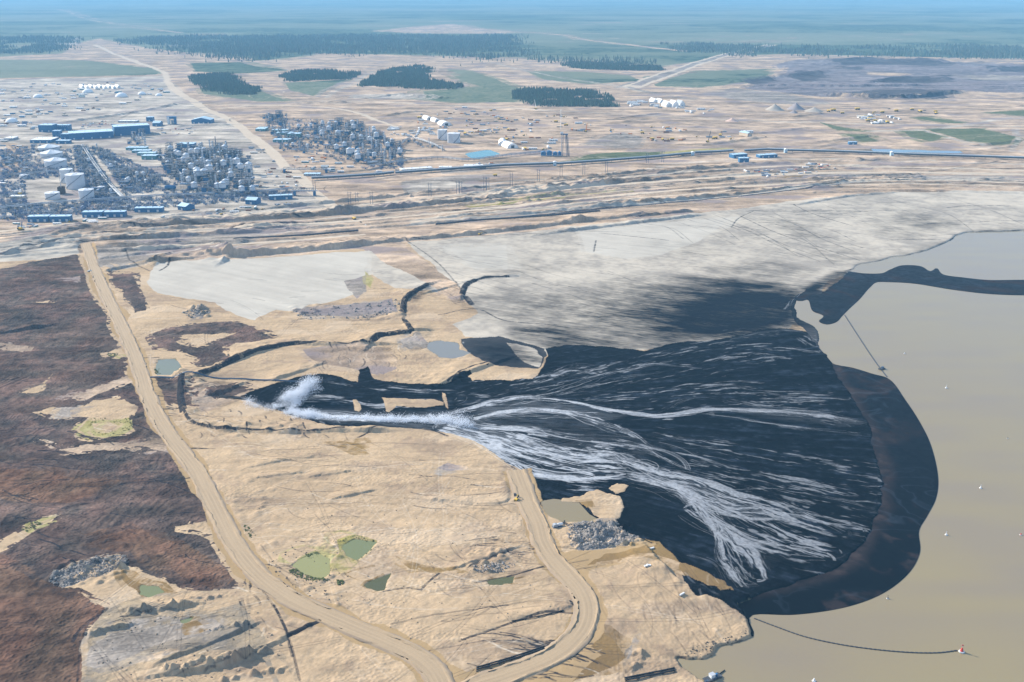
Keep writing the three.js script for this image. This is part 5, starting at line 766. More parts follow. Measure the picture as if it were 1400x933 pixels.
function steelModule(w, d, h, decks) {
  const t = proto('steel_module', '', 'steel structure'), f = [];
  for (const x of [-w / 2, 0, w / 2]) for (const z of [-d / 2, d / 2]) f.push(box(0.5, h, 0.5, x, 0, z));
  for (let k = 1; k <= decks; k++) { const y = h * k / decks - 0.6; for (const z of [-d / 2, d / 2]) f.push(box(w, 0.5, 0.4, 0, y, z)); for (const x of [-w / 2, 0, w / 2]) f.push(box(0.4, 0.5, d, x, y, 0)); f.push(rod([-w / 2, y - h / decks + 0.6, d / 2], [0, y, d / 2], 0.18, 4), rod([w / 2, y - h / decks + 0.6, d / 2], [0, y, d / 2], 0.18, 4)); }
  part('frame', f, M.steel, t);
  for (let k = 1; k <= decks; k++) part('deck', box(w - 0.8, 0.25, d - 0.8, 0, h * k / decks, 0), M.dark, t);
  part('vessel', new THREE.CapsuleGeometry(Math.min(2, d * 0.25), w * 0.5, 4, 10).rotateZ(Math.PI / 2).translate(0, h / decks + 2.4, 0), M.tank, t);
  part('vessel', [cyl(1.6, 1.6, h * 0.5, 10, w * 0.25, h * 0.4, d * 0.1), dome(1.6, 0.7, 10, w * 0.25, h * 0.9, d * 0.1)], M.white, t);
  part('cladding', box(w * 0.55, h * 0.45, 0.25, -w * 0.15, h * 0.1, d / 2 + 0.35), M.blue, t);
  part('pipe', [rod([-w / 2, h * 0.55, d / 2 + 0.8], [w / 2, h * 0.55, d / 2 + 0.8], 0.35), rod([w * 0.4, 0, d / 2 + 0.8], [w * 0.4, h * 1.05, d / 2 + 0.8], 0.4)], M.pipe, t);
  return t;
}
function drumPair(r, l) {
  const t = proto('horizontal_vessel', '', 'vessel');
  for (const z of [-1, 1]) { const v = part('drum', new THREE.CapsuleGeometry(r, l, 5, 12).rotateZ(Math.PI / 2).translate(0, r + 1.4, z * (r + 0.8)), M.tank, t); part('saddle', [box(0.7, 1.8, r * 1.5, -l * 0.3, 0, z * (r + 0.8)), box(0.7, 1.8, r * 1.5, l * 0.3, 0, z * (r + 0.8))], M.concrete, v); }
  part('manifold', [rod([-l / 2, r * 2 + 2, 0], [l / 2, r * 2 + 2, 0], 0.4), rod([0, 0, 0], [0, r * 2 + 2, 0], 0.4)], M.pipe, t);
  return t;
}
function coolerBank(w, d, h) {
  const t = proto('cooler_bank', '', 'air cooler'), f = [];
  for (let i = 0; i <= 4; i++) for (const z of [-d / 2, d / 2]) f.push(box(0.4, h, 0.4, -w / 2 + w * i / 4, 0, z));
  part('frame', f, M.steel, t); part('bundle', box(w + 0.6, 1.6, d + 0.6, 0, h, 0), M.blue, t);
  for (let i = 0; i < 4; i++) part('fan', [cyl(w / 9, w / 10, 1, 12, -w / 2 + w * (i + 0.5) / 4, h + 1.6, 0)], M.galv, t);
  return t;
}
function settler(R, h) {                                                 // tall cone-topped separation vessel, pale cap
  const t = proto('separation_vessel', '', 'separation vessel');
  part('cone', cyl(R * 0.35, R, h * 0.4, 18, 0, h * 0.12, 0), M.blue, t); part('shell', cyl(R, R, h * 0.45, 18, 0, h * 0.52, 0), M.tank, t); part('cap', new THREE.ConeGeometry(R + 0.2, R * 0.55, 18).translate(0, h * 0.97 + R * 0.27, 0), M.white, t);
  for (let i = 0; i < 6; i++) { const a = i * Math.PI / 3; part('leg', rod([Math.cos(a) * R, 0, Math.sin(a) * R], [Math.cos(a) * R * 0.95, h * 0.55, Math.sin(a) * R * 0.95], 0.35), M.steel, t); }
  part('walkway', [new THREE.TorusGeometry(R + 0.8, 0.3, 4, 18).rotateX(Math.PI / 2).translate(0, h * 0.95, 0), box(R * 1.6, 0.4, 1.2, R * 1.5, h * 0.93, 0)], M.steel, t);
  return t;
}
const UNITS = [processTower(2.4, 24), processTower(1.7, 30), steelModule(16, 10, 18, 3), steelModule(20, 12, 25, 4), steelModule(12, 9, 12, 2), drumPair(2.2, 11), coolerBank(22, 8, 9), settler(6, 21), settler(7.5, 24)];
const inside = (p, x, y) => { let c = false; for (let i = 0, k = p.length - 2; i < p.length; k = i, i += 2) if ((p[i + 1] > y) !== (p[k + 1] > y) && x < p[i] + (y - p[i + 1]) / (p[k + 1] - p[i + 1]) * (p[k] - p[i])) c = !c; return c; };
function block(where, outline, n, chances, seed, size, gap) {             // fill an outline of the photograph, back to front
  const r = rng(seed), put = []; let tries = 0;
  const lo = [Math.min(...outline.filter((_, i) => !(i & 1))), Math.min(...outline.filter((_, i) => i & 1))], hi = [Math.max(...outline.filter((_, i) => !(i & 1))), Math.max(...outline.filter((_, i) => i & 1))];
  const name = { process_tower: 'slim ringed tower', steel_module: 'open steel structure', horizontal_vessel: 'pair of drums on saddles', cooler_bank: 'bank of air coolers', separation_vessel: 'cone topped vessel on legs' };
  while (put.length < n && tries++ < n * 60) {
    const px = lerp(lo[0], hi[0], r()), py = lerp(lo[1], hi[1], r());
    if (!inside(outline, px, py)) continue;
    const s = spot(px, py), g = gap * (0.8 + 0.5 * r());
    if (put.some(([x, z]) => Math.abs(x - s.x) < g && Math.abs(z - s.z) < g * 1.9)) continue;
    put.push([s.x, s.z]);
    let q = r(), k = 0; while (k < chances.length - 1 && (q -= chances[k]) > 0) k++;
    const u = UNITS[k], fx = (px - lo[0]) / (hi[0] - lo[0]), fy = (py - lo[1]) / (hi[1] - lo[1]), zone = `${fy < 0.33 ? 'far' : fy < 0.67 ? 'middle' : 'near'} ${fx < 0.33 ? 'left' : fx < 0.67 ? 'centre' : 'right'}`;
    copyTo(u, px, py, (r() - 0.5) * 0.15 + (r() < 0.25 ? Math.PI / 2 : 0), `${name[u.name]}, ${zone} of ${where}`, `${u.name.replace('_', ' ')}s at the ${zone} of ${where}`, size * (0.8 + 0.45 * r()));
  }
}
block('left process block', [212, 216, 235, 207, 300, 205, 330, 214, 326, 232, 345, 240, 347, 268, 300, 270, 268, 268, 240, 250, 226, 232], 150, [0.12, 0.1, 0.22, 0.18, 0.06, 0.04, 0.06, 0.1, 0.12], 401, 1.0, 13);
block('right process block', [428, 178, 452, 170, 490, 172, 515, 186, 545, 200, 549, 222, 505, 229, 480, 222, 455, 208, 432, 198], 130, [0.12, 0.1, 0.22, 0.16, 0.08, 0.06, 0.06, 0.1, 0.1], 402, 0.95, 14);
block('strip left of the long pipe rack', [100, 203, 118, 203, 160, 272, 132, 274, 112, 240, 104, 225], 80, [0.06, 0.05, 0.2, 0.08, 0.3, 0.17, 0.1, 0.04, 0], 403, 0.62, 10);
block('strip right of the long pipe rack', [122, 203, 140, 205, 165, 235, 195, 240, 215, 250, 205, 258, 170, 262, 158, 240], 80, [0.06, 0.05, 0.22, 0.08, 0.3, 0.15, 0.1, 0.04, 0], 404, 0.62, 10);
block('rear yard of the right block', [360, 164, 392, 160, 400, 178, 440, 170, 430, 205, 415, 215, 385, 208, 372, 185], 70, [0.08, 0.06, 0.25, 0.14, 0.2, 0.1, 0.1, 0.04, 0.03], 405, 0.7, 13);
block('yard behind the front row', [0, 288, 60, 283, 120, 278, 180, 276, 180, 288, 60, 296, 0, 302], 60, [0.02, 0.05, 0.25, 0, 0.35, 0.25, 0.08, 0, 0], 406, 0.45, 8);
block('pipe yard left of the tanks', [0, 215, 38, 212, 40, 236, 90, 234, 90, 240, 20, 246, 0, 240], 40, [0.05, 0.05, 0.3, 0.05, 0.3, 0.15, 0.1, 0, 0], 407, 0.6, 10);
block('steel cluster by the workshops', [178, 186, 196, 182, 200, 200, 176, 202], 12, [0.2, 0.1, 0.3, 0.3, 0.1, 0, 0, 0, 0], 408, 0.8, 13);
block('cluster at the rear yard of the right block', [360, 158, 384, 158, 386, 174, 362, 176], 9, [0.1, 0.1, 0.3, 0.4, 0.1, 0, 0, 0, 0], 409, 0.9, 16);
block('pipe yard by the twin tanks', [552, 192, 590, 200, 610, 206, 606, 210, 580, 205, 550, 196], 14, [0, 0.05, 0.25, 0, 0.4, 0.2, 0.1, 0, 0], 410, 0.6, 11);
[[295, 201, 12], [486, 176, 8], [352, 271, 10]].forEach(([x, y, h], i) => { const s = spot(x, y), t = thing('stack', ['dark vent stack behind the left process block', 'dark vent stack behind the right process block', 'slim stack at the front corner of the left process block'][i], 'chimney', s.at), k = 1 / s.s; part('flue', cyl(1.6, 1.1, h * k, 12), M.steel, t); part('cap', cyl(1.5, 1.5, 1, 12, 0, h * k, 0), M.dark, t); });
// ---- the mass of small pipes, valves and stanchions between the units
function pipework(label, n, seed, ...p) {
  const r = rng(seed), xs = p.filter((_, i) => !(i & 1)), ys = p.filter((_, i) => i & 1), list = [], m = new THREE.Matrix4(), g = mergeGeometries([box(0.3, 3, 0.3, -2.4), box(0.3, 3, 0.3, 2.4), rod([-3, 3, 0], [3, 3, 0], 0.32, 5), rod([-3, 2, 0.5], [3, 2, 0.5], 0.25, 5), box(1.6, 1.8, 1.4, 0.6), rod([-1, 0, 1], [-1, 4.5, 1], 0.25, 5)].map((q) => (q.index ? q.toNonIndexed() : q)));
  for (let i = 0; i < n * 20 && list.length < n; i++) { const px = lerp(Math.min(...xs), Math.max(...xs), r()), py = lerp(Math.min(...ys), Math.max(...ys), r()); if (!inside(p, px, py)) continue; const s = spot(px, py), k = 0.8 + 1.1 * r(); list.push(m.makeRotationY(r() < 0.6 ? 0 : Math.PI / 2).scale(new THREE.Vector3(k * 1.4, k, k)).setPosition(s.x, s.y, s.z).toArray()); }
  const im = new THREE.InstancedMesh(g, new THREE.MeshStandardMaterial({ color: new THREE.Color(0.2, 0.22, 0.25), roughness: 0.6 }), list.length), c = new THREE.Color();
  list.forEach((a, i) => { im.setMatrixAt(i, m.fromArray(a)); const q = r(); c.setRGB(...(q < 0.45 ? [0.35, 0.6, 1.0] : q < 0.8 ? [0.9, 0.95, 1] : [2.2, 2.1, 1.9])); im.setColorAt(i, c); });
  im.name = numbered('pipework'); im.castShadow = im.receiveShadow = true; im.userData = { kind: 'stuff', label }; scene.add(im);
}
pipework('small pipework among the units of the left process block', 420, 601, 208, 214, 300, 203, 340, 214, 350, 272, 220, 272, 222, 235); pipework('small pipework left of the long pipe rack', 520, 602, 98, 202, 120, 202, 168, 280, 120, 280, 105, 230); pipework('small pipework right of the long pipe rack', 460, 603, 120, 202, 150, 208, 200, 232, 222, 240, 215, 262, 172, 270, 150, 235);
pipework('small pipework along the front of the plant', 620, 604, 0, 284, 180, 272, 350, 266, 400, 262, 400, 272, 300, 280, 180, 290, 0, 304); pipework('small pipework among the units of the right process block', 520, 605, 355, 160, 450, 168, 550, 200, 552, 232, 500, 234, 440, 215, 380, 205); pipework('small pipework in the left tank yard', 420, 606, 0, 206, 60, 200, 100, 205, 100, 242, 0, 250); pipework('small pipework in the bunded yard corner', 160, 607, 0, 250, 34, 250, 36, 284, 0, 288);
// ---- pipe racks: bents, cross beams and pipes along a path
function rack(label, w, h, spacing, nPipes, ...p) {
  const pts = spline(pairs(p), spacing), a = pts[0], y0 = groundY(a[0], a[1]), t = thing('pipe_rack', label, 'pipe rack', [a[0], y0, a[1]]), L = pts.map(([x, z]) => [x - a[0], groundY(x, z) - y0, z - a[1]]);
  const side = (i) => { const A = L[Math.max(0, i - 1)], B = L[Math.min(L.length - 1, i + 1)], l = Math.hypot(B[0] - A[0], B[2] - A[2]) || 1; return [-(B[2] - A[2]) / l, (B[0] - A[0]) / l]; };
  L.forEach(([x, y, z], i) => { const [sx, sz] = side(i), P = (o, v) => [x + sx * o, y + v, z + sz * o]; part('bent', [rod(P(-w / 2, -0.5), P(-w / 2, h), 0.28, 4), rod(P(w / 2, -0.5), P(w / 2, h), 0.28, 4), rod(P(-w / 2, h), P(w / 2, h), 0.25, 4), rod(P(-w / 2, h * 0.6), P(w / 2, h * 0.6), 0.22, 4)], M.steel, t); });
  for (let k = 0; k < nPipes; k++) { const o = -w / 2 + w * (k + 0.5) / nPipes, g = []; for (let i = 0; i + 1 < L.length; i++) { const [ax, az] = side(i), [bx, bz] = side(i + 1); g.push(rod([L[i][0] + ax * o, L[i][1] + h * (k & 1 ? 1 : 0.62) + 0.5, L[i][2] + az * o], [L[i + 1][0] + bx * o, L[i + 1][1] + h * (k & 1 ? 1 : 0.62) + 0.5, L[i + 1][2] + bz * o], 0.45 + 0.25 * ((k * 7) % 3) / 2, 6)); } part('pipe', g, k % 3 ? M.pipe : M.grey, t); }
  return t;
}
rack('long pipe rack running away between the two left process strips', 9, 9, 14, 6, 113, 203, 132, 232, 150, 256, 168, 275);
rack('long pipe rack along the front of the left process block', 8, 8, 16, 6, 0, 289, 60, 283, 120, 279, 180, 275, 250, 271, 345, 267, 400, 262);
rack('pipe rack along the far side of the bunded yard', 7, 7, 16, 4, 8, 243, 40, 241, 82, 237); rack('slim pipe rack beside the left process block', 6, 8, 14, 4, 213, 210, 232, 228, 255, 250, 268, 266); rack('pipe rack crossing the ground left of the process block', 6, 7, 16, 4, 150, 236, 190, 234, 225, 232);
rack('pipe rack along the front of the right process block', 7, 7, 16, 5, 505, 231, 545, 224, 600, 219, 640, 222, 700, 215, 750, 210); rack('pipe rack leading from the twin tanks to the right process block', 6, 7, 16, 4, 549, 200, 562, 192, 590, 200, 606, 208); rack('pipe rack behind the right process block', 6, 6, 18, 3, 392, 184, 430, 180, 470, 182, 520, 196);
function bridge(label, x0, x1, y, hpx) {
  const a = spot(x0, y), b = spot(x1, y), W = b.x - a.x, h = hpx / a.s, t = thing('pipe_bridge', label, 'pipe bridge', [(a.x + b.x) / 2, a.y, a.z]), f = [];
  for (let i = 0; i <= 8; i++) { const x = -W / 2 + W * i / 8; for (const z of [-4, 4]) { f.push(rod([x, h * 0.55, z], [x, h, z], 0.25, 4)); if (i < 8) f.push(rod([x, h * (i & 1 ? 1 : 0.55), z], [x + W / 8, h * (i & 1 ? 0.55 : 1), z], 0.2, 4)); } }
  part('truss', [...f, box(W, 0.5, 0.5, 0, h, 4), box(W, 0.5, 0.5, 0, h, -4), box(W, 0.5, 0.5, 0, h * 0.55, 4), box(W, 0.5, 0.5, 0, h * 0.55, -4)], M.steel, t);
  for (const x of [-W / 2, W / 2 - 3]) part('pier', box(5, h * 0.55, 9, x + 1.5), M.blue, t);
  for (const z of [-2.4, -0.8, 0.8, 2.4]) part('pipe', rod([-W / 2 - 6, h * 0.68, z], [W / 2 + 6, h * 0.68, z], 0.55, 8), M.pipe, t);
}
bridge('blue grey pipe bridge over the haul road, nearer of two', 402, 431, 268.5, 10); bridge('blue grey pipe bridge over the haul road, farther of two', 388, 447, 237, 7);
// ---- covered conveyor
function gallery(label, ...p) {
  const pts = pairs(p), a = pts[0], y0 = groundY(a[0], a[1]), t = thing('conveyor_gallery', label, 'conveyor', [a[0], y0, a[1]], 0, 'covered conveyor galleries'), hw = 3.4, h = 4.6, lift = 3.2;
  for (let i = 0; i + 1 < pts.length; i++) {
    const [ax, az] = pts[i], [bx, bz] = pts[i + 1], L = Math.hypot(bx - ax, bz - az), ang = Math.atan2(-(bz - az), bx - ax), ay = groundY(ax, az) - y0 + lift, by = groundY(bx, bz) - y0 + lift, place = (g) => { g.rotateZ(Math.atan2(by - ay, L)); g.rotateY(ang); return g.translate((ax + bx) / 2 - a[0], (ay + by) / 2, (az + bz) / 2 - a[1]); };
    part('wall', place(box(L, h, hw * 2 - 0.3)), M.slate, t); part('roof', place(metres(prism([[-hw - 0.3, h - 0.2], [0, h + 1.1], [hw + 0.3, h - 0.2], [hw + 0.3, h + 0.2], [0, h + 1.6], [-hw - 0.3, h + 0.2]], L + 0.2, Math.PI / 2))), M.greyRoof, t);
    for (let k = 0; k < Math.max(2, Math.floor(L / 26)); k++) { const u = (k + 0.5) / Math.max(2, Math.floor(L / 26)), x = lerp(ax, bx, u) - a[0], z = lerp(az, bz, u) - a[1], y = lerp(ay, by, u); part('trestle', [rod([x, y - lift - 1, z - 2.6], [x, y + 0.2, z - 1.5], 0.3, 4), rod([x, y - lift - 1, z + 2.6], [x, y + 0.2, z + 1.5], 0.3, 4)], M.steel, t); }
  }
}
gallery('dark blue covered conveyor below the right process block', 426, 247.5, 470, 245, 520, 241.5, 538, 239.5); gallery('long covered conveyor behind the road in the middle of the site', 541, 240, 610, 235, 690, 230, 757, 227.5); gallery('covered conveyor rising gently towards the pump buildings', 760, 228, 830, 223, 900, 217.5, 944, 213.5); gallery('short covered conveyor joining the blue pump building', 950, 212.5, 980, 211, 1002, 209.5);
gallery('covered conveyor curving out to the right of the pump buildings', 1018, 209.5, 1050, 207.8, 1072, 208.5); gallery('straight covered conveyor in the right half of the site', 1076, 209, 1150, 211, 1216, 213.5); gallery('covered conveyor running out of the frame at right', 1222, 214, 1310, 217, 1400, 220, 1480, 223);
// transfer towers at the breaks
[[758.5, 228], [947, 214], [1074, 210], [1219, 214.5]].forEach(([x, y], i) => { const s = spot(x, y), t = thing('transfer_tower', `small blue transfer house at the ${['first', 'second', 'third', 'fourth'][i]} break of the conveyor from the left`, 'transfer house', s.at, 0, 'conveyor transfer houses'); part('wall', box(8, 10, 9), M.blueRoof, t); part('roof', prism([[-5, 10], [5, 10], [0, 12.4]], 10), M.white, t); part('door', box(2, 3, 0.2, 0, 0, 4.6), M.dark, t); });
{ // inclined twin conveyor tower
  const s = spot(771, 214), t = thing('conveyor_tower', 'steel tower carrying two inclined conveyors with a bridge at the top', 'conveyor tower', s.at), k = 1 / s.s, h = 26 * k;
  for (const [n, x] of [['boom', -3], ['boom', 5.5]]) { const w = x < 0 ? 1.0 : 1.8, g = []; for (const o of [-w, w]) { g.push(rod([(x + o) * k, 0, 10], [(x * 0.6 + o + 0.5) * k, h, -40], 0.7, 5)); } for (let i = 0; i <= 14; i++) { const u = i / 14, X = lerp(x, x * 0.6 + 0.5, u) * k; g.push(box(2 * w * k, 0.5, 1.2, X, h * u, lerp(10, -40, u))); } part(n, g, M.steel, t); }
  part('bridge', [box(10 * k, 2.5, 6, 1 * k, h - 1, -40)], M.blue, t); part('belt', rod([5.5 * k, 1, 10], [3.8 * k, h + 1, -40], 1.6, 6), M.dark, t); part('head_house', [box(4 * k, 5, 9, -2.5 * k, h + 1, -40)], M.galv, t);
}
{ const s = spot(751, 214.5), t = thing('pump_station', 'row of dark blue pump sheds at the foot of the conveyor tower', 'pump station', s.at), k = 1 / s.s; for (const [x, w, h] of [[-8, 7, 5], [0, 7, 6], [8, 6, 4.5], [14, 4, 5]]) part('bay', prism([[-w / 2 * k, 0], [w / 2 * k, 0], [w / 2 * k, h * k], [0, (h + 1.5) * k], [-w / 2 * k, h * k]], 12).translate(x * k, 0, 0), M.blue, t); part('pipe', rod([-12 * k, 2, 8], [17 * k, 2, 8], 1, 8), M.pipe, t); }
// masts, cranes and power poles
{ const s = spot(766.5, 179), t = thing('lattice_mast', 'tall pale lattice mast in the middle distance', 'mast', s.at), h = 27 / s.s, f = []; for (const [x, z] of [[-1.3, -1.3], [1.3, -1.3], [1.3, 1.3], [-1.3, 1.3]]) f.push(rod([x, 0, z], [x * 0.4, h, z * 0.4], 0.22, 4)); for (let i = 0; i < 20; i++) f.push(rod([-1.3, h * i / 20, 1.2], [1.2, h * (i + 1) / 20, 1.2], 0.12, 4)); part('lattice', f, M.canvas, t); for (const y of [0.55, 0.75, 0.95]) part('dish', cyl(1.8, 1.8, 0.8, 10, 0, h * y, 1), M.white, t); part('tip', rod([0, h, 0], [0, h + 6, 0], 0.2), M.galv, t); }
function crane(label, px, py, hpx, lean, mat) { const s = spot(px, py), t = thing('crane', label, 'crane', s.at), h = hpx / s.s, dx = lean / s.s, f = []; for (const [a, b] of [[-1, -0.8], [1, -0.8], [0, 1]]) f.push(rod([a, 3, b], [dx + a * 0.3, h, b * 0.3], 0.4, 5)); for (let i = 0; i < 12; i++) f.push(rod([dx * i / 12 - 0.9, lerp(3, h, i / 12), -0.8], [dx * (i + 1) / 12 + 0.9, lerp(3, h, (i + 1) / 12), -0.8], 0.2, 4)); part('boom', f, mat, t); part('cab', box(6, 4, 5, -1, 1.6, 0), M.yellow, t); part('counterweight', box(3, 3, 5, -5, 1.6, 0), M.dark, t); for (const z of [-2.6, 2.6]) part('track', prism([[-5, 0.2], [-4.4, 0], [4.4, 0], [5, 0.2], [5, 1.2], [4.4, 1.6], [-4.4, 1.6], [-5, 1.2]], 1.4).translate(0, 0, z), M.tyre, t); part('hoist_rope', rod([dx, h, 0], [dx + 1, 2, 0], 0.12, 4), M.dark, t); }
crane('crawler crane with a pale leaning boom in front of the wood', 733, 151, 13, -2.4, M.canvas); crane('crane with an orange boom standing in the brown yard', 801, 182, 12, 1.5, M.orange); crane('dark crawler crane by the track right of the yard', 968, 197, 16, 3, M.dark); crane('small blue crane among the front row sheds', 29, 317, 12, 3, M.blue); crane('pale crane by the left tanks', 28, 268, 10, -4, M.canvas);
function powerPole(label, px, py, hpx) { const s = spot(px, py), t = thing('power_pole', label, 'power pole', s.at, 0, 'power poles across the dyke'), h = hpx / s.s; for (const x of [-2.6, 2.6]) part('pole', cyl(0.55, 0.35, h, 8, x), M.steel, t); part('crossarm', [box(12, 0.5, 0.5, 0, h * 0.88, 0), rod([-2.6, h * 0.6, 0], [2.6, h * 0.8, 0], 0.16, 4), rod([2.6, h * 0.6, 0], [-2.6, h * 0.8, 0], 0.16, 4)], M.steel, t); for (const x of [-5.4, 0, 5.4]) part('insulator', cyl(0.22, 0.22, 1.8, 6, x, h * 0.88 - 1.9, 0), M.galv, t); }
[[430, 262, 16], [478, 281, 17], [488, 278, 14], [508, 280, 17], [588, 270, 19], [626, 268, 18], [630, 267, 17], [663, 263, 20], [667, 262, 18], [699, 258, 19], [736, 252, 17], [767, 247, 19], [798, 243, 17], [829, 240, 17], [885, 224, 14], [906, 223, 16]].forEach(([x, y, h], i) => powerPole(`thin grey twin power pole above the dyke, number ${i + 1} from the left`, x, y, h));
// ------------------------------------------------------------------ woods: too many trees to count, each wood one mass
function conifer(seed) {
  const r = rng(seed), g = [cyl(0.35, 0.15, 5, 5)];
  for (let k = 0; k < 3; k++) g.push(new THREE.ConeGeometry(2.9 - k * 0.75, 5.4, 7).rotateY(k * 0.9 + r()).translate(0.15 * (r() - 0.5), 4.6 + k * 3.2, 0));
  return mergeGeometries(g.map((q) => q.toNonIndexed()));
}
const TREE = conifer(3), NEEDLES = new THREE.MeshStandardMaterial({ color: new THREE.Color(0.05, 0.088, 0.062), roughness: 1 });
const FARNEEDLES = new THREE.MeshStandardMaterial({ color: new THREE.Color(0.078, 0.12, 0.098), roughness: 1 });  // paler copy of the needles, with distance haze put into the colour
function wood(label, area2, size, seed, ...p) {
  const w = pairs(p), flatten = w.flat(), r = rng(seed), xs = w.map((q) => q[0]), zs = w.map((q) => q[1]), x0 = Math.min(...xs), x1 = Math.max(...xs), z0 = Math.min(...zs), z1 = Math.max(...zs);
  const n = Math.min(90000, Math.round((x1 - x0) * (z1 - z0) / area2)), m = new THREE.Matrix4(), e = new THREE.Euler(), q = new THREE.Quaternion(), sc = new THREE.Vector3(), ps = new THREE.Vector3(), list = [];
  for (let i = 0; i < n; i++) {
    const x = lerp(x0, x1, r()), z = lerp(z0, z1, r()), k = size * (0.45 + 0.6 * r() + 0.5 * r() * r()), a = r() * 6.28;
    const far = z < -6000, jx = (r() + r() - 1) * (far ? 130 : 22) + (far ? 4 : 1.3) * 26 * vn(x / 60, z / 80), jz = (r() + r() - 1) * (far ? 420 : 60) + (far ? 3 : 1) * 75 * vn(x / 130 + 9, z / 130);
    if (!inside(flatten, x + jx, z + jz)) continue;
    if (vn(x / (far ? 420 : 55) + 8, z / (far ? 380 : 55)) + 0.5 * vn(x / 160, z / 160) < (far ? -0.5 : -0.62)) continue;
    list.push(m.compose(ps.set(x, groundY(x, z) - 0.3, z), q.setFromEuler(e.set(0, a, 0)), sc.set(k * (0.9 + 0.3 * r()), k, k)).toArray());
  }
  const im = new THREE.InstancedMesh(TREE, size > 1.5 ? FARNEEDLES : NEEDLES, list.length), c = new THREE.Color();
  list.forEach((a, i) => { im.setMatrixAt(i, m.fromArray(a)); const g = 0.75 + 0.6 * r(); im.setColorAt(i, c.setRGB(g * (0.9 + 0.5 * r()), g, g * 0.9)); });
  im.name = numbered('wood'); im.castShadow = true; im.userData = { kind: 'stuff', label, category: 'wood' };
  scene.add(im);
}
wood('dark green wood beside the haul road, leftmost of the cut out woods', 40, 1.05, 1, 256, 107, 300, 102, 315, 104, 326, 113, 357, 128, 340, 132, 300, 129, 275, 119);
wood('dark green wood with a flat top left of the diagonal track', 50, 1.1, 2, 385, 108, 400, 99, 440, 98, 491, 100, 484, 109, 440, 112, 400, 114);
wood('dark green wood with a bay cut into it, right of the diagonal track', 50, 1.1, 3, 487, 119, 515, 104, 525, 97, 570, 92, 602, 97, 580, 102, 582, 110, 600, 113, 634, 119, 620, 124, 540, 122, 500, 121);
wood('long dark wood in front of the far yards, nearest of the woods', 38, 1.1, 4, 700, 133, 706, 125, 740, 123, 790, 126, 835, 133, 846, 148, 800, 148, 740, 146, 710, 142);
wood('narrow strip of wood beyond the bog', 60, 1.2, 5, 765, 88, 800, 87, 905, 93, 902, 98, 830, 98, 775, 92);
wood('broad dark belt of forest across the middle distance', 420, 1.8, 6, 162, 55, 250, 51, 350, 51, 520, 50, 700, 49, 706, 78, 902, 88, 880, 90, 700, 83, 600, 75, 500, 74, 420, 73, 342, 84, 325, 80, 250, 71, 200, 63);
wood('dark forest belt at the right beyond the mine', 420, 1.8, 7, 988, 76, 1000, 65, 1060, 66, 1140, 68, 1400, 62, 1500, 62, 1500, 84, 1400, 84, 1320, 79, 1200, 76, 1080, 74, 1040, 77);
wood('dark forest corner at the far left', 380, 1.7, 8, -60, 52, 0, 51, 86, 53, 84, 73, 0, 75, -60, 76);
wood('small dark wood left of the far diagonal road', 300, 1.6, 9, 905, 64, 985, 60, 976, 74, 942, 74);
// ---- green tufts round the pools
function tufts(label, n, seed, size, mat, ...p) {
  const w = pairs(p), f = w.flat(), r = rng(seed), xs = w.map((q) => q[0]), zs = w.map((q) => q[1]), g = mergeGeometries([0, 1, 2, 3].map((k) => new THREE.IcosahedronGeometry(0.55, 0).scale(1, 0.7, 1).translate(Math.cos(k * 1.7) * 0.5, 0.4 + 0.2 * (k & 1), Math.sin(k * 1.7) * 0.5))), list = [], m = new THREE.Matrix4();
  for (let i = 0; i < n * 8 && list.length < n; i++) { const x = lerp(Math.min(...xs), Math.max(...xs), r()), z = lerp(Math.min(...zs), Math.max(...zs), r()); if (inside(f, x, z)) { const k = size * (0.3 + 1.1 * r() * r()); list.push(m.makeRotationY(r() * 6).scale(new THREE.Vector3(k, k, k)).setPosition(x, groundY(x, z) - 0.1, z).toArray()); } }
  const im = new THREE.InstancedMesh(g, mat, list.length); list.forEach((a, i) => im.setMatrixAt(i, m.fromArray(a)));
  im.name = numbered('undergrowth'); im.castShadow = im.receiveShadow = true; im.userData = { kind: 'stuff', label }; scene.add(im);
}
const REED = flat(0.085, 0.10, 0.022, 1);
tufts('green reeds along the near edge of the yellow green pool', 260, 61, 0.9, REED, 394, 783, 402, 780, 425, 789, 445, 793, 455, 796, 430, 799, 405, 792); tufts('green reeds at the back of the yellow green pool', 120, 62, 0.9, REED, 418, 761, 434, 757, 438, 763, 424, 767); tufts('green scrub on the small pond by the haul road', 70, 63, 1.1, REED, 211, 506, 218, 505, 219, 513, 212, 513); tufts('green scrub patch on the pool by the wall', 30, 64, 1.1, REED, 460, 797, 468, 795, 470, 802, 462, 803); tufts('olive scrub round the leaf green pool', 110, 65, 0.7, flat(0.15, 0.13, 0.04, 1), 455, 744, 480, 733, 514, 741, 506, 759, 484, 771, 476, 768, 500, 756, 508, 744, 480, 737, 462, 748);
tufts('green scrub beside the haul road', 60, 66, 0.8, REED, 330, 722, 338, 720, 350, 735, 342, 738); tufts('yellow green scrub on the tan hollow', 150, 67, 0.8, flat(0.20, 0.17, 0.04, 1), 112, 592, 125, 575, 180, 575, 181, 590, 150, 600, 120, 598, 128, 592, 160, 592, 172, 582, 130, 581); tufts('green scrub by the overburden edge', 90, 68, 0.9, REED, 145, 486, 160, 485, 166, 489, 150, 490); tufts('green scrub patch in the pale hollow at left', 90, 69, 0.9, REED, 28, 728, 50, 716, 58, 718, 38, 730);
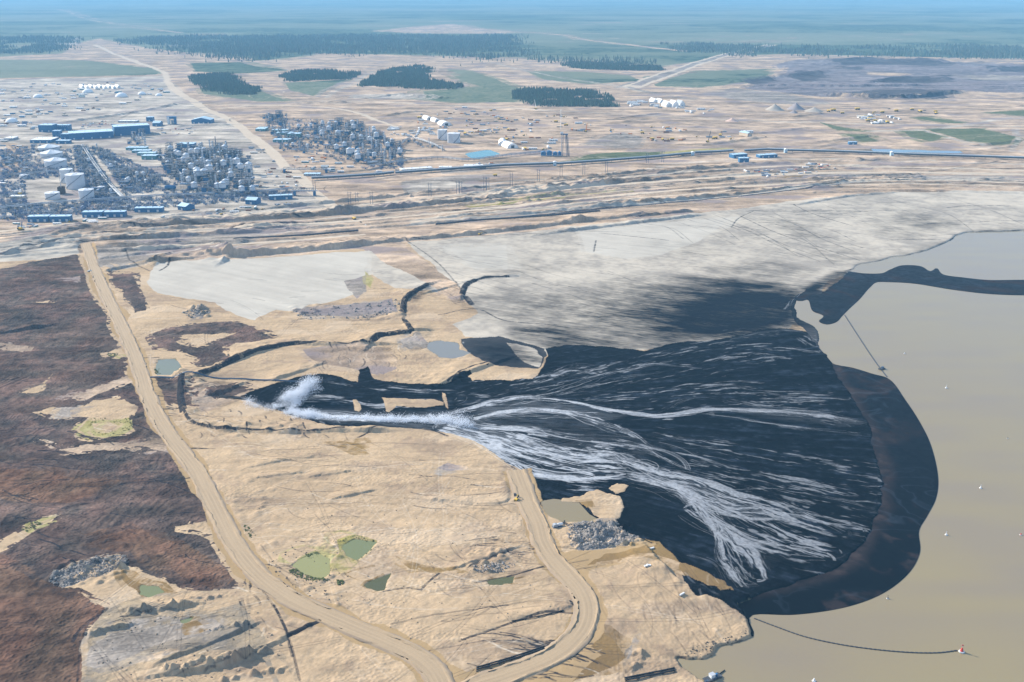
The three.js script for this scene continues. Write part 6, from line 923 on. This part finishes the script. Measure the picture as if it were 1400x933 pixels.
// ---- rubble: boulders too many to count
function boulders(label, n, seed, s0, s1, mat, ...p) {
  const w = pairs(p), f = w.flat(), r = rng(seed), xs = w.map((q) => q[0]), zs = w.map((q) => q[1]), g = new THREE.IcosahedronGeometry(1, 1), P = g.attributes.position, list = [], m = new THREE.Matrix4(), e = new THREE.Euler();
  for (let i = 0; i < P.count; i++) { const k = 0.8 + 0.45 * vn(P.getX(i) * 1.3 + 9, P.getY(i) * 1.3 + P.getZ(i) * 1.7); P.setXYZ(i, P.getX(i) * k, P.getY(i) * k * 0.75, P.getZ(i) * k); }
  g.computeVertexNormals();
  for (let i = 0; i < n * 8 && list.length < n; i++) { const x = lerp(Math.min(...xs), Math.max(...xs), r()), z = lerp(Math.min(...zs), Math.max(...zs), r()); if (inside(f, x, z)) { const k = lerp(s0 * 0.5, s1 * 1.25, r() ** 5); list.push(m.makeRotationFromEuler(e.set(r() * 3, r() * 6, r() * 3)).scale(new THREE.Vector3(k, k, k)).setPosition(x, groundY(x, z) - k * 0.12, z).toArray()); } }
  const im = new THREE.InstancedMesh(g, mat, list.length), c = new THREE.Color(); list.forEach((a, i) => { im.setMatrixAt(i, m.fromArray(a)); const q = 0.6 + 0.8 * r(); im.setColorAt(i, c.setRGB(q, q * 0.98, q * 0.95)); });
  im.name = numbered('rubble'); im.castShadow = im.receiveShadow = true; im.userData = { kind: 'stuff', label }; scene.add(im);
}
const STONE = flat(0.25, 0.225, 0.20, 1), EARTH = flat(0.28, 0.215, 0.15, 1), PEAT = flat(0.13, 0.105, 0.08, 1);
boulders('grey rubble heap at the foot of the fan', 1900, 71, 0.4, 1.45, STONE, 776, 722, 800, 717, 845, 716, 852, 730, 875, 738, 860, 748, 800, 755, 778, 748); boulders('strip of grey rubble on the overburden', 1500, 72, 0.35, 1.25, STONE, 66, 796, 75, 785, 110, 772, 160, 761, 175, 763, 176, 772, 150, 784, 115, 795, 85, 805, 70, 803);
boulders('scattered clods on the rough ground at the lower left', 420, 73, 0.25, 1.1, EARTH, 120, 880, 140, 845, 200, 825, 330, 812, 360, 850, 395, 900, 400, 935, 120, 935); boulders('grey clods in front of the dyke', 500, 74, 0.6, 2.2, STONE, 395, 427, 470, 420, 545, 412, 550, 430, 500, 437, 420, 438); boulders('tan clods about the worked sand', 700, 76, 0.15, 0.7, EARTH, 330, 690, 700, 680, 780, 800, 790, 850, 600, 900, 480, 850, 380, 800); boulders('clods along the water edge', 220, 77, 0.3, 1.0, PEAT, 925, 898, 960, 902, 985, 888, 1010, 878, 1026, 870, 1022, 862, 1000, 872, 970, 880); boulders('dark clods by the small pool', 320, 78, 0.25, 1.0, PEAT, 350, 775, 400, 750, 440, 750, 460, 790, 480, 830, 430, 825, 380, 800); boulders('clods by the rutted bank', 300, 79, 0.4, 1.4, STONE, 646, 778, 690, 770, 705, 775, 690, 785, 650, 787);
boulders('grey knoll on the tan ground', 200, 80, 0.8, 2.4, STONE, 250, 430, 262, 424, 285, 426, 287, 434, 260, 438);
// ---- stockpiles
function stockpile(label, px, py, rpx, hpx, mat, seed) {
  const s = spot(px, py), R = rpx / s.s, h = hpx / s.s, g = mergeVertices(new THREE.ConeGeometry(R, h, 28, 9)), P = g.attributes.position;
  for (let i = 0; i < P.count; i++) { const y = P.getY(i) / h + 0.5, k = 1 + 0.10 * vn(Math.atan2(P.getZ(i), P.getX(i)) * 2 + seed, y * 4) + 0.12 * (1 - y) * (1 - y); P.setX(i, P.getX(i) * k); P.setZ(i, P.getZ(i) * k); }
  g.translate(0, h / 2 - 0.5, 0); g.computeVertexNormals();
  const t = thing('stockpile', label, 'stockpile', s.at, 0, 'conical stockpiles beyond the yard'); part('heap', g, mat, t);
}
const SULPH = flat(0.36, 0.31, 0.25, 1), GRIT = flat(0.27, 0.23, 0.22, 1);
stockpile('pale conical stockpile, leftmost of the four cones', 1059, 152, 12, 8.5, SULPH, 1); stockpile('brown grey conical stockpile second from the left', 1088, 151, 11, 9, GRIT, 2); stockpile('smallest grey cone in front of the brown one', 1085, 156, 6, 4, GRIT, 3); stockpile('flat topped grey stockpile, rightmost of the cones', 1113, 154, 12, 6, SULPH, 4); stockpile('pink sand heap beside the haul road at right', 1001, 167.5, 9, 5, flat(0.5, 0.35, 0.27, 1), 5);
// ---- yard goods
function container(mat) { const t = proto('shipping_container', '', 'container'); part('body', [box(12, 2.7, 2.6, 0, 0.15, 0)], mat, t); part('corner_post', [-5.95, 5.95].flatMap((x) => [-1.28, 1.28].map((z) => box(0.22, 2.95, 0.22, x, 0.05, z))), M.steel, t); part('door', box(0.1, 2.3, 2.2, 6.06, 0.3, 0), M.galv, t); return t; }
function cabin(mat) { const t = proto('site_cabin', '', 'cabin'); part('wall', box(18, 3, 4.2, 0, 0.5, 0), mat, t); part('roof', prism([[-2.4, 3.5], [2.4, 3.5], [0, 4.4]], 18.6, Math.PI / 2), M.white, t); part('skid', [box(17, 0.5, 0.4, 0, 0, -1.6), box(17, 0.5, 0.4, 0, 0, 1.6)], M.steel, t); part('door', box(1.2, 2.2, 0.1, -4, 0.5, 2.13), M.dark, t); for (const x of [-7, 0, 4, 7]) part('window', box(1.4, 1, 0.08, x, 1.8, 2.12), M.glass, t); return t; }
function pickup(mat) {
  const t = proto('pickup_truck', '', 'truck');
  part('body', [prism([[-2.9, 0.5], [2.9, 0.5], [2.95, 1.0], [1.4, 1.15], [1.2, 1.15], [-0.9, 1.15], [-2.9, 1.15]], 2), box(0.12, 0.4, 2, -2.85, 1.1, 0), box(2, 0.35, 0.1, -1.9, 1.1, 0.95), box(2, 0.35, 0.1, -1.9, 1.1, -0.95)], mat, t); part('cab', prism([[-0.9, 1.1], [1.4, 1.1], [0.8, 1.85], [-0.7, 1.85]], 1.8), mat, t); part('windscreen', prism([[1.02, 1.2], [1.36, 1.2], [0.86, 1.78], [0.75, 1.78]], 1.84), M.glass, t);
  for (const x of [-1.8, 1.9]) for (const z of [-0.95, 0.95]) part('wheel', new THREE.CylinderGeometry(0.45, 0.45, 0.3, 12).rotateX(Math.PI / 2).translate(x, 0.45, z), M.tyre, t);
  return t;
}
function dumpTruck() {
  const t = proto('haul_truck', '', 'truck');
  part('tray', prism([[-5.2, 3.2], [-3.6, 2.4], [2.2, 2.8], [2.6, 4.8], [4.6, 5.0], [4.6, 5.3], [2.2, 5.2], [-5.4, 4.6]], 6), M.yellow, t); part('chassis', box(9, 1, 3, 0, 1.4, 0), M.dark, t); part('cab', box(2, 2, 2.4, 3.6, 2.6, 1.6), M.yellow, t); part('window', box(0.1, 0.9, 2, 4.65, 3.5, 1.6), M.glass, t);
  for (const [x, z] of [[3, -2.4], [3, 2.4], [-2.8, -2.3], [-2.8, 2.3]]) part('wheel', new THREE.CylinderGeometry(1.5, 1.5, 1.3, 14).rotateX(Math.PI / 2).translate(x, 1.5, z), M.tyre, t);
  return t;
}
function pipeStack(mat) { const t = proto('pipe_stack', '', 'pipe stack'); for (const [y, n] of [[0.6, 5], [1.6, 4], [2.6, 3]]) for (let i = 0; i < n; i++) part('pipe', cyl(0.5, 0.5, 14, 8).rotateZ(Math.PI / 2).translate(7, y, (i - (n - 1) / 2) * 1.06), mat, t); for (const x of [-5, 5]) part('skid', box(0.4, 0.25, 6, x, -0.1, 0), M.bark, t); return t; }
function skidTank() { const t = proto('skid_tank', '', 'tank'); part('shell', new THREE.CapsuleGeometry(1.5, 6, 5, 12).rotateZ(Math.PI / 2).translate(0, 2.2, 0), M.white, t); part('saddle', [box(0.5, 1.6, 2.4, -2.5), box(0.5, 1.6, 2.4, 2.5)], M.steel, t); part('hatch', cyl(0.5, 0.5, 0.5, 8, 0, 3.6, 0), M.galv, t); return t; }
function excavator(mat) {
  const t = proto('excavator', '', 'excavator'); for (const z of [-1.5, 1.5]) part('track', prism([[-2.6, 0.5], [-2.2, 0.05], [2.2, 0.05], [2.6, 0.5], [2.6, 0.8], [2.2, 1.1], [-2.2, 1.1], [-2.6, 0.8]], 0.8).translate(0, 0, z), M.tyre, t);
  part('body', prism([[-2.6, 1.2], [1.8, 1.2], [1.8, 2.2], [-1.6, 2.7], [-2.6, 2.5]], 3), mat, t); part('cab', prism([[0.4, 2.1], [1.9, 2.1], [1.7, 3.5], [0.5, 3.5]], 1.2).translate(0, 0, 0.9), M.glass, t); part('boom', [rod([1.4, 2, -0.3], [4.6, 4.6, -0.3], 0.35, 6), rod([4.6, 4.6, -0.3], [7, 2.6, -0.3], 0.28, 6)], mat, t); part('bucket', prism([[6.4, 2.6], [7.4, 2.4], [7.2, 1.2], [6.3, 0.9], [6.0, 1.6]], 1.4).translate(0, 0, -0.3), M.dark, t);
  return t;
}
const C = { white: container(M.white), orange: container(M.orange), red: container(M.rust), blue: container(M.blue), grey: container(M.grey), sand: container(M.sand), cabin: cabin(M.white), cabin2: cabin(M.teal), cabin3: cabin(M.sand), truck: pickup(M.white), dark: pickup(M.dark), redTruck: pickup(M.red), haul: dumpTruck(), pipes: pipeStack(M.pipe), rust: pipeStack(M.rust), tank: skidTank(), digger: excavator(M.yellow) };
const WHAT = { white: 'white shipping container', orange: 'orange shipping container', red: 'rusty shipping container', blue: 'blue shipping container', grey: 'grey shipping container', sand: 'tan shipping container', cabin: 'white site cabin', cabin2: 'teal site cabin', cabin3: 'tan site cabin', truck: 'white pickup truck', dark: 'dark pickup truck', redTruck: 'red pickup truck', haul: 'yellow haul truck', pipes: 'grey pipe stack', rust: 'rusty pipe stack', tank: 'white skid tank', digger: 'yellow excavator' };
function yard(where, n, seed, size, mixOf, ...p) {
  const r = rng(seed), xs = p.filter((_, i) => !(i & 1)), ys = p.filter((_, i) => i & 1), lo = [Math.min(...xs), Math.min(...ys)], hi = [Math.max(...xs), Math.max(...ys)];
  for (let i = 0, k = 0; i < n * 30 && k < n; i++) {
    const px = lerp(lo[0], hi[0], r()), py = lerp(lo[1], hi[1], r()); if (!inside(p, px, py)) continue;
    const s = spot(px, py); if (vn(s.x / 40 + seed, s.z / 90) < -0.25) continue;
    const kind = mixOf[Math.floor(r() * mixOf.length)], zone = `${py < lerp(lo[1], hi[1], 0.33) ? 'far' : py < lerp(lo[1], hi[1], 0.67) ? 'middle' : 'near'} ${px < lerp(lo[0], hi[0], 0.33) ? 'left' : px < lerp(lo[0], hi[0], 0.67) ? 'centre' : 'right'}`;
    copyTo(C[kind], px, py, (r() < 0.7 ? 0 : Math.PI / 2) + (r() - 0.5) * 0.3, `${WHAT[kind]} in the ${zone} of the ${where}`, `${WHAT[kind]}s, ${zone} of the ${where}`, size * (0.8 + 0.4 * r())); k++;
  }
}
yard('brown storage yard', 150, 501, 1.25, ['white', 'orange', 'orange', 'grey', 'grey', 'red', 'pipes', 'pipes', 'rust', 'cabin', 'sand', 'haul', 'digger', 'tank', 'dark', 'blue'], 560, 158, 640, 148, 760, 158, 830, 172, 850, 182, 770, 186, 745, 208, 712, 206, 690, 196, 640, 190, 618, 178, 570, 172);
yard('white yard by the twin tanks', 46, 502, 1.15, ['white', 'white', 'cabin', 'cabin', 'tank', 'tank', 'grey', 'pipes'], 530, 176, 590, 177, 598, 190, 570, 190, 535, 186);
yard('vehicle park above the dyke', 52, 503, 1.1, ['truck', 'truck', 'dark', 'white', 'grey', 'cabin', 'pipes', 'redTruck', 'cabin3'], 1010, 238, 1060, 230, 1110, 224, 1155, 228, 1130, 236, 1090, 240, 1045, 245);
yard('left hand yards', 120, 504, 1.35, ['white', 'grey', 'grey', 'pipes', 'cabin', 'cabin', 'cabin2', 'tank', 'sand', 'blue', 'rust'], 0, 118, 100, 113, 215, 114, 235, 128, 170, 145, 100, 160, 60, 175, 0, 190);
yard('plant yard left of the tanks', 40, 505, 1.0, ['white', 'grey', 'orange', 'blue', 'cabin', 'truck', 'pipes', 'cabin3'], 0, 192, 50, 200, 40, 235, 30, 268, 36, 285, 0, 288);
yard('front yard below the blue sheds', 46, 506, 0.9, ['white', 'grey', 'cabin2', 'cabin2', 'cabin', 'truck', 'pipes', 'red', 'dark', 'digger'], 0, 304, 60, 308, 180, 296, 330, 285, 400, 278, 400, 284, 250, 300, 130, 310, 40, 322);
yard('lay-down ground right of the left block', 40, 507, 1.0, ['white', 'truck', 'grey', 'cabin3', 'pipes', 'dark', 'red', 'orange'], 335, 196, 352, 200, 420, 255, 410, 262, 355, 262, 352, 235);
yard('camp beside the white tents', 42, 508, 1.4, ['white', 'white', 'cabin', 'cabin', 'tank', 'grey'], 838, 141, 890, 139, 945, 150, 975, 152, 960, 158, 900, 150, 845, 147);
yard('construction ground right of the tower', 48, 509, 1.2, ['orange', 'grey', 'digger', 'haul', 'white', 'dark', 'rust', 'red', 'pipes'], 840, 172, 960, 178, 1060, 182, 1055, 190, 970, 196, 900, 195, 850, 190);
yard('camp on the far right plateau', 34, 510, 1.4, ['white', 'white', 'cabin', 'cabin3', 'grey', 'haul'], 1170, 162, 1215, 158, 1235, 168, 1200, 172, 1175, 168);
yard('ground between the process blocks', 36, 511, 1.0, ['white', 'grey', 'cabin', 'truck', 'pipes', 'cabin2', 'orange'], 385, 215, 430, 212, 470, 228, 500, 233, 460, 240, 420, 232); yard('roadside pad below the conveyor', 26, 512, 1.0, ['white', 'truck', 'grey', 'orange', 'dark', 'pipes'], 500, 236, 620, 228, 700, 222, 690, 226, 600, 234, 520, 240);
yard('workshop forecourt', 30, 513, 1.0, ['truck', 'truck', 'white', 'grey', 'dark', 'redTruck'], 108, 170, 155, 167, 155, 174, 110, 178); yard('parking ground beside the gable ended hall', 26, 514, 1.0, ['truck', 'white', 'redTruck', 'grey', 'dark'], 215, 176, 260, 174, 295, 180, 240, 187, 212, 183); yard('mine edge track', 16, 515, 1.6, ['haul', 'haul', 'digger', 'dark'], 1100, 150, 1250, 150, 1330, 158, 1150, 160);
// single vehicles and gear in the near ground
const one = (kind, label, px, py, turn, size = 1) => { const o = copyTo(C[kind], px, py, turn, label, undefined, size); delete o.userData.group; return o; };
one('truck', 'white pickup on the left verge of the haul road', 122, 372, 1.1, 1.3); one('truck', 'white pickup on the ochre ground near the fan foot', 885, 783, 0.4); one('white', 'small white container near the shore of the sand spit', 932, 821, 0.7, 0.42); one('digger', 'excavator at the head of the loop road', 706, 687, 1.2, 0.9); one('dark', 'dark pickup beside the top of the loop road', 704, 680, 1.6); one('white', 'white container beside the ochre outflow', 891, 754, 0.5, 0.4); one('digger', 'excavator on the bench above the dyke', 303, 298, 0.4, 1.1); one('haul', 'haul truck on the road crossing', 484, 301, 2.2, 0.9); one('dark', 'dark pickup following the haul truck', 493, 305, 2.2); one('truck', 'white pickup on the causeway', 500, 311, 2.2); one('haul', 'haul truck on the conveyor road', 677, 242, 0.1, 1); one('digger', 'excavator on the beach below the dyke', 656, 322, 0.5, 1);
{ const s = spot(762, 723), t = thing('pump_unit', 'grey pump unit with a white tank by the rubble heap', 'pump', s.at, 0.3); part('skid', box(9, 0.5, 4), M.steel, t); part('housing', prism([[-2, 0.5], [2, 0.5], [2, 2.6], [0, 3.1], [-2, 2.6]], 3.4).translate(-2, 0, 0), M.grey, t); part('tank', new THREE.CapsuleGeometry(1.3, 3, 5, 12).rotateZ(Math.PI / 2).translate(2.6, 1.9, 0), M.white, t); part('hose', rod([4, 1, 1], [10, -0.5, -9], 0.35, 6), M.black, t); }
// ---- pipelines lying on the ground
function pipeline(label, r, gap, mat, lines, ...p) {
  const pts = spline(pairs(p), gap), a = pts[0], y0 = groundY(a[0], a[1]), t = thing('pipeline', label, 'pipeline', [a[0], y0, a[1]]), L = pts.map(([x, z]) => [x - a[0], groundY(x, z) - y0, z - a[1]]);
  for (let k = 0; k < lines; k++) { const o = (k - (lines - 1) / 2) * r * 4; const c = new THREE.CatmullRomCurve3(L.map(([x, y, z]) => new THREE.Vector3(x, y + r * 1.3, z + o))); part('pipe', new THREE.TubeGeometry(c, L.length * 2, r, 7), mat, t); }
  L.forEach(([x, y, z]) => part('sleeper', box(r * 2, r * 1.1, r * 4 * lines + 1, x, y - r * 0.4, z), M.bark, t));
}
pipeline('pair of black pipes lying on the sand inside the road loop', 0.55, 9, M.black, 2, 652, 918, 700, 904, 744, 889); pipeline('pair of dark pipes running to the shore at the bottom', 0.6, 9, M.black, 2, 855, 933, 890, 926, 922, 919); pipeline('twin pipeline crossing from the haul road to the outlet', 0.5, 14, M.steel, 2, 206, 518, 260, 519, 330, 521, 400, 523, 440, 524);
pipeline('row of pipes on sleepers along the left dyke bench', 0.8, 7, M.dark, 3, 320, 331, 380, 326, 440, 321, 489, 317); pipeline('row of pipes on sleepers along the right dyke bench', 0.8, 8, M.dark, 3, 596, 308, 660, 302, 740, 297, 820, 290); pipeline('dark pipe along the inside of the road loop', 0.4, 10, M.black, 1, 700, 853, 740, 846, 770, 838); pipeline('single pipe along the back of the dyke', 0.7, 16, M.steel, 1, 700, 299, 850, 285, 1000, 271, 1150, 253);
pipeline('black outlet pipe feeding the fan', 0.8, 10, M.black, 2, 300, 545, 330, 547, 350, 550);
// ---- floats, booms and the barge on the pond
function boom(label, r, ...p) { const pts = spline(pairs(p), 3.2), a = pts[0], t = thing('floating_boom', label, 'boom', [a[0], 0, a[1]]), g = []; const c = new THREE.CatmullRomCurve3(pts.map(([x, z]) => new THREE.Vector3(x - a[0], 0.15, z - a[1]))); part('line', new THREE.TubeGeometry(c, pts.length * 2, r * 0.55, 6), M.black, t); for (let i = 0; i + 1 < pts.length; i++) { const d = Math.atan2(-(pts[i + 1][1] - pts[i][1]), pts[i + 1][0] - pts[i][0]); g.push(new THREE.CapsuleGeometry(r, 1.7, 3, 6).rotateZ(Math.PI / 2).rotateY(d).translate((pts[i][0] + pts[i + 1][0]) / 2 - a[0], 0.2, (pts[i][1] + pts[i + 1][1]) / 2 - a[1])); } const f = part('float', g, M.dark, t); f.userData.kind = 'stuff'; }
boom('long dark floating boom curving to the red buoy', 0.55, 1031, 846, 1060, 857, 1100, 871, 1150, 882, 1200, 889, 1250, 893, 1285, 893, 1309, 890); boom('straight dark boom reaching to the end of the mat', 0.7, 1155, 431, 1175, 462, 1197, 495, 1213, 516);
{ const s = spot(1206, 505), t = thing('work_float', 'dark float moored on the straight boom', 'raft', [s.x, 0, s.z], 0.6); part('hull', box(9, 1.4, 4, 0, -0.3, 0), M.dark, t); part('housing', box(3, 2, 2.4, 1, 1.1, 0), M.steel, t); part('arm', rod([-2, 1, 0], [-8, 3, 0], 0.3), M.steel, t); }
function buoy(label, px, py, k, mat, mast = true) { const s = spot(px, py), t = thing('buoy', label, 'buoy', [s.x, 0, s.z]); part('float', new THREE.TorusGeometry(1.1 * k, 0.45 * k, 8, 16).rotateX(Math.PI / 2).translate(0, 0.25 * k, 0), M.white, t); part('body', cyl(0.95 * k, 0.4 * k, 2.4 * k, 10, 0, 0.3 * k, 0), mat, t); if (mast) { part('mast', rod([0, 2.5 * k, 0], [0, 4.4 * k, 0], 0.12 * k), M.galv, t); part('vane', box(0.9 * k, 0.9 * k, 0.12 * k, 0, 3.7 * k, 0), mat, t); } }
buoy('red and white buoy at the end of the long boom', 1315, 892, 1.35, M.red); buoy('pale small buoy in the upper pond, beyond the mat', 1294, 531, 0.9, M.canvas); buoy('white small buoy at right, level with the end of the mat', 1341, 668, 0.8, M.canvas); buoy('white small buoy just beyond the lower lobe of the mat', 1294, 732, 0.8, M.canvas); buoy('red small buoy at the right edge of the pond', 1396, 732, 0.7, M.red, false); buoy('dark small buoy close to the lower rim of the mat', 1214, 819, 0.6, M.dark); buoy('white buoy at the bottom edge of the pond', 1113, 932, 0.9, M.canvas, false); buoy('tiny grey buoy in the far water', 1237, 484, 0.7, M.galv, false); buoy('tiny dark buoy in the middle of the pond', 1378, 600, 0.5, M.dark, false);
{ const s = spot(974, 928), t = thing('pump_barge', 'dark pump barge with a white hut moored at the bottom shore', 'barge', [s.x, 0, s.z], 0.5); part('hull', prism([[-7, 0.9], [-6, -0.4], [6, -0.4], [7, 0.9]], 5), M.dark, t); part('deckhouse', box(3.4, 2.4, 3, 0, 0.9, -0.4), M.white, t); part('roof', box(3.8, 0.25, 3.4, 0, 3.3, -0.4), M.galv, t); part('gangway', [box(11, 0.25, 1.1, -10, 0.9, 1), rod([-15.5, 1.8, 1.5], [-4.5, 1.8, 1.5], 0.06, 4)], M.steel, t); part('discharge_pipe', rod([3, 0.6, 0], [13, 0.3, -2.5], 0.4, 7), M.black, t); part('pump', cyl(0.9, 0.9, 1.8, 10, 3.4, 0.9, 0), M.blue, t); part('rail', [rod([-6.4, 1.8, 2.3], [6.4, 1.8, 2.3], 0.06, 4), rod([-6.4, 1.8, -2.3], [6.4, 1.8, -2.3], 0.06, 4)], M.galv, t); }
// ---- steam: droplets, far too many to count, adrift over the warm outflow
{
  const r = rng(99), list = [], m = new THREE.Matrix4(), gauss = () => (r() + r() + r() + r() - 2) * 1.25;
  const puff = (n, x, y, z, R) => { for (let i = 0; i < n; i++) { const k = 0.16 + 0.16 * r(), Y = y + gauss() * R * 0.55; if (Y < 0.5) continue; list.push(m.makeScale(k, k, k).setPosition(x + gauss() * R * 0.8, Y, z + gauss() * R * 0.8).toArray()); } };
  const plume = (n, dens, rise, wide, ...p) => { const g = spline(pairs(p), 2), L = g.length - 1; for (let i = 0; i < n; i++) { const u = Math.pow(r(), 0.8), [x, z] = g[Math.round(u * L)], R = wide * (0.45 + 0.9 * r() * r()) * (0.6 + 0.7 * u); puff(Math.round(dens * R * R * (1.1 - 0.5 * u)), x + gauss() * wide * 0.9, Math.max(1, rise * u * (0.5 + 0.7 * r())) + R * 0.3, z + gauss() * wide * 0.9, R); } };
  plume(90, 9, 21, 6, 392, 566, 402, 560, 412, 552, 422, 546, 430, 545); plume(60, 7, 13, 6, 366, 562, 384, 558, 396, 552, 405, 548); plume(40, 8, 4, 6, 380, 566, 400, 568, 430, 572); plume(170, 8, 3.5, 5.5, 405, 570, 450, 574, 520, 576, 600, 577, 640, 585); plume(26, 5, 5, 5, 355, 560, 345, 556, 338, 552);
  const droplet = new THREE.OctahedronGeometry(1, 0), im = new THREE.InstancedMesh(droplet, new THREE.MeshPhysicalMaterial({ color: new THREE.Color(0.9, 0.92, 0.95), roughness: 1, transmission: 0.45, thickness: 0, specularIntensity: 0 }), list.length);
  list.forEach((a, i) => im.setMatrixAt(i, m.fromArray(a)));
  im.name = 'steam'; im.userData = { kind: 'stuff', label: 'white steam drifting over the warm outflow at the head of the fan' }; scene.add(im);
}
const renderer = new THREE.WebGLRenderer({ antialias: true });
renderer.setSize(1024, 682);
renderer.toneMapping = THREE.LinearToneMapping;
renderer.toneMappingExposure = EXPOSURE;
renderer.shadowMap.enabled = true;
renderer.render(scene, camera);
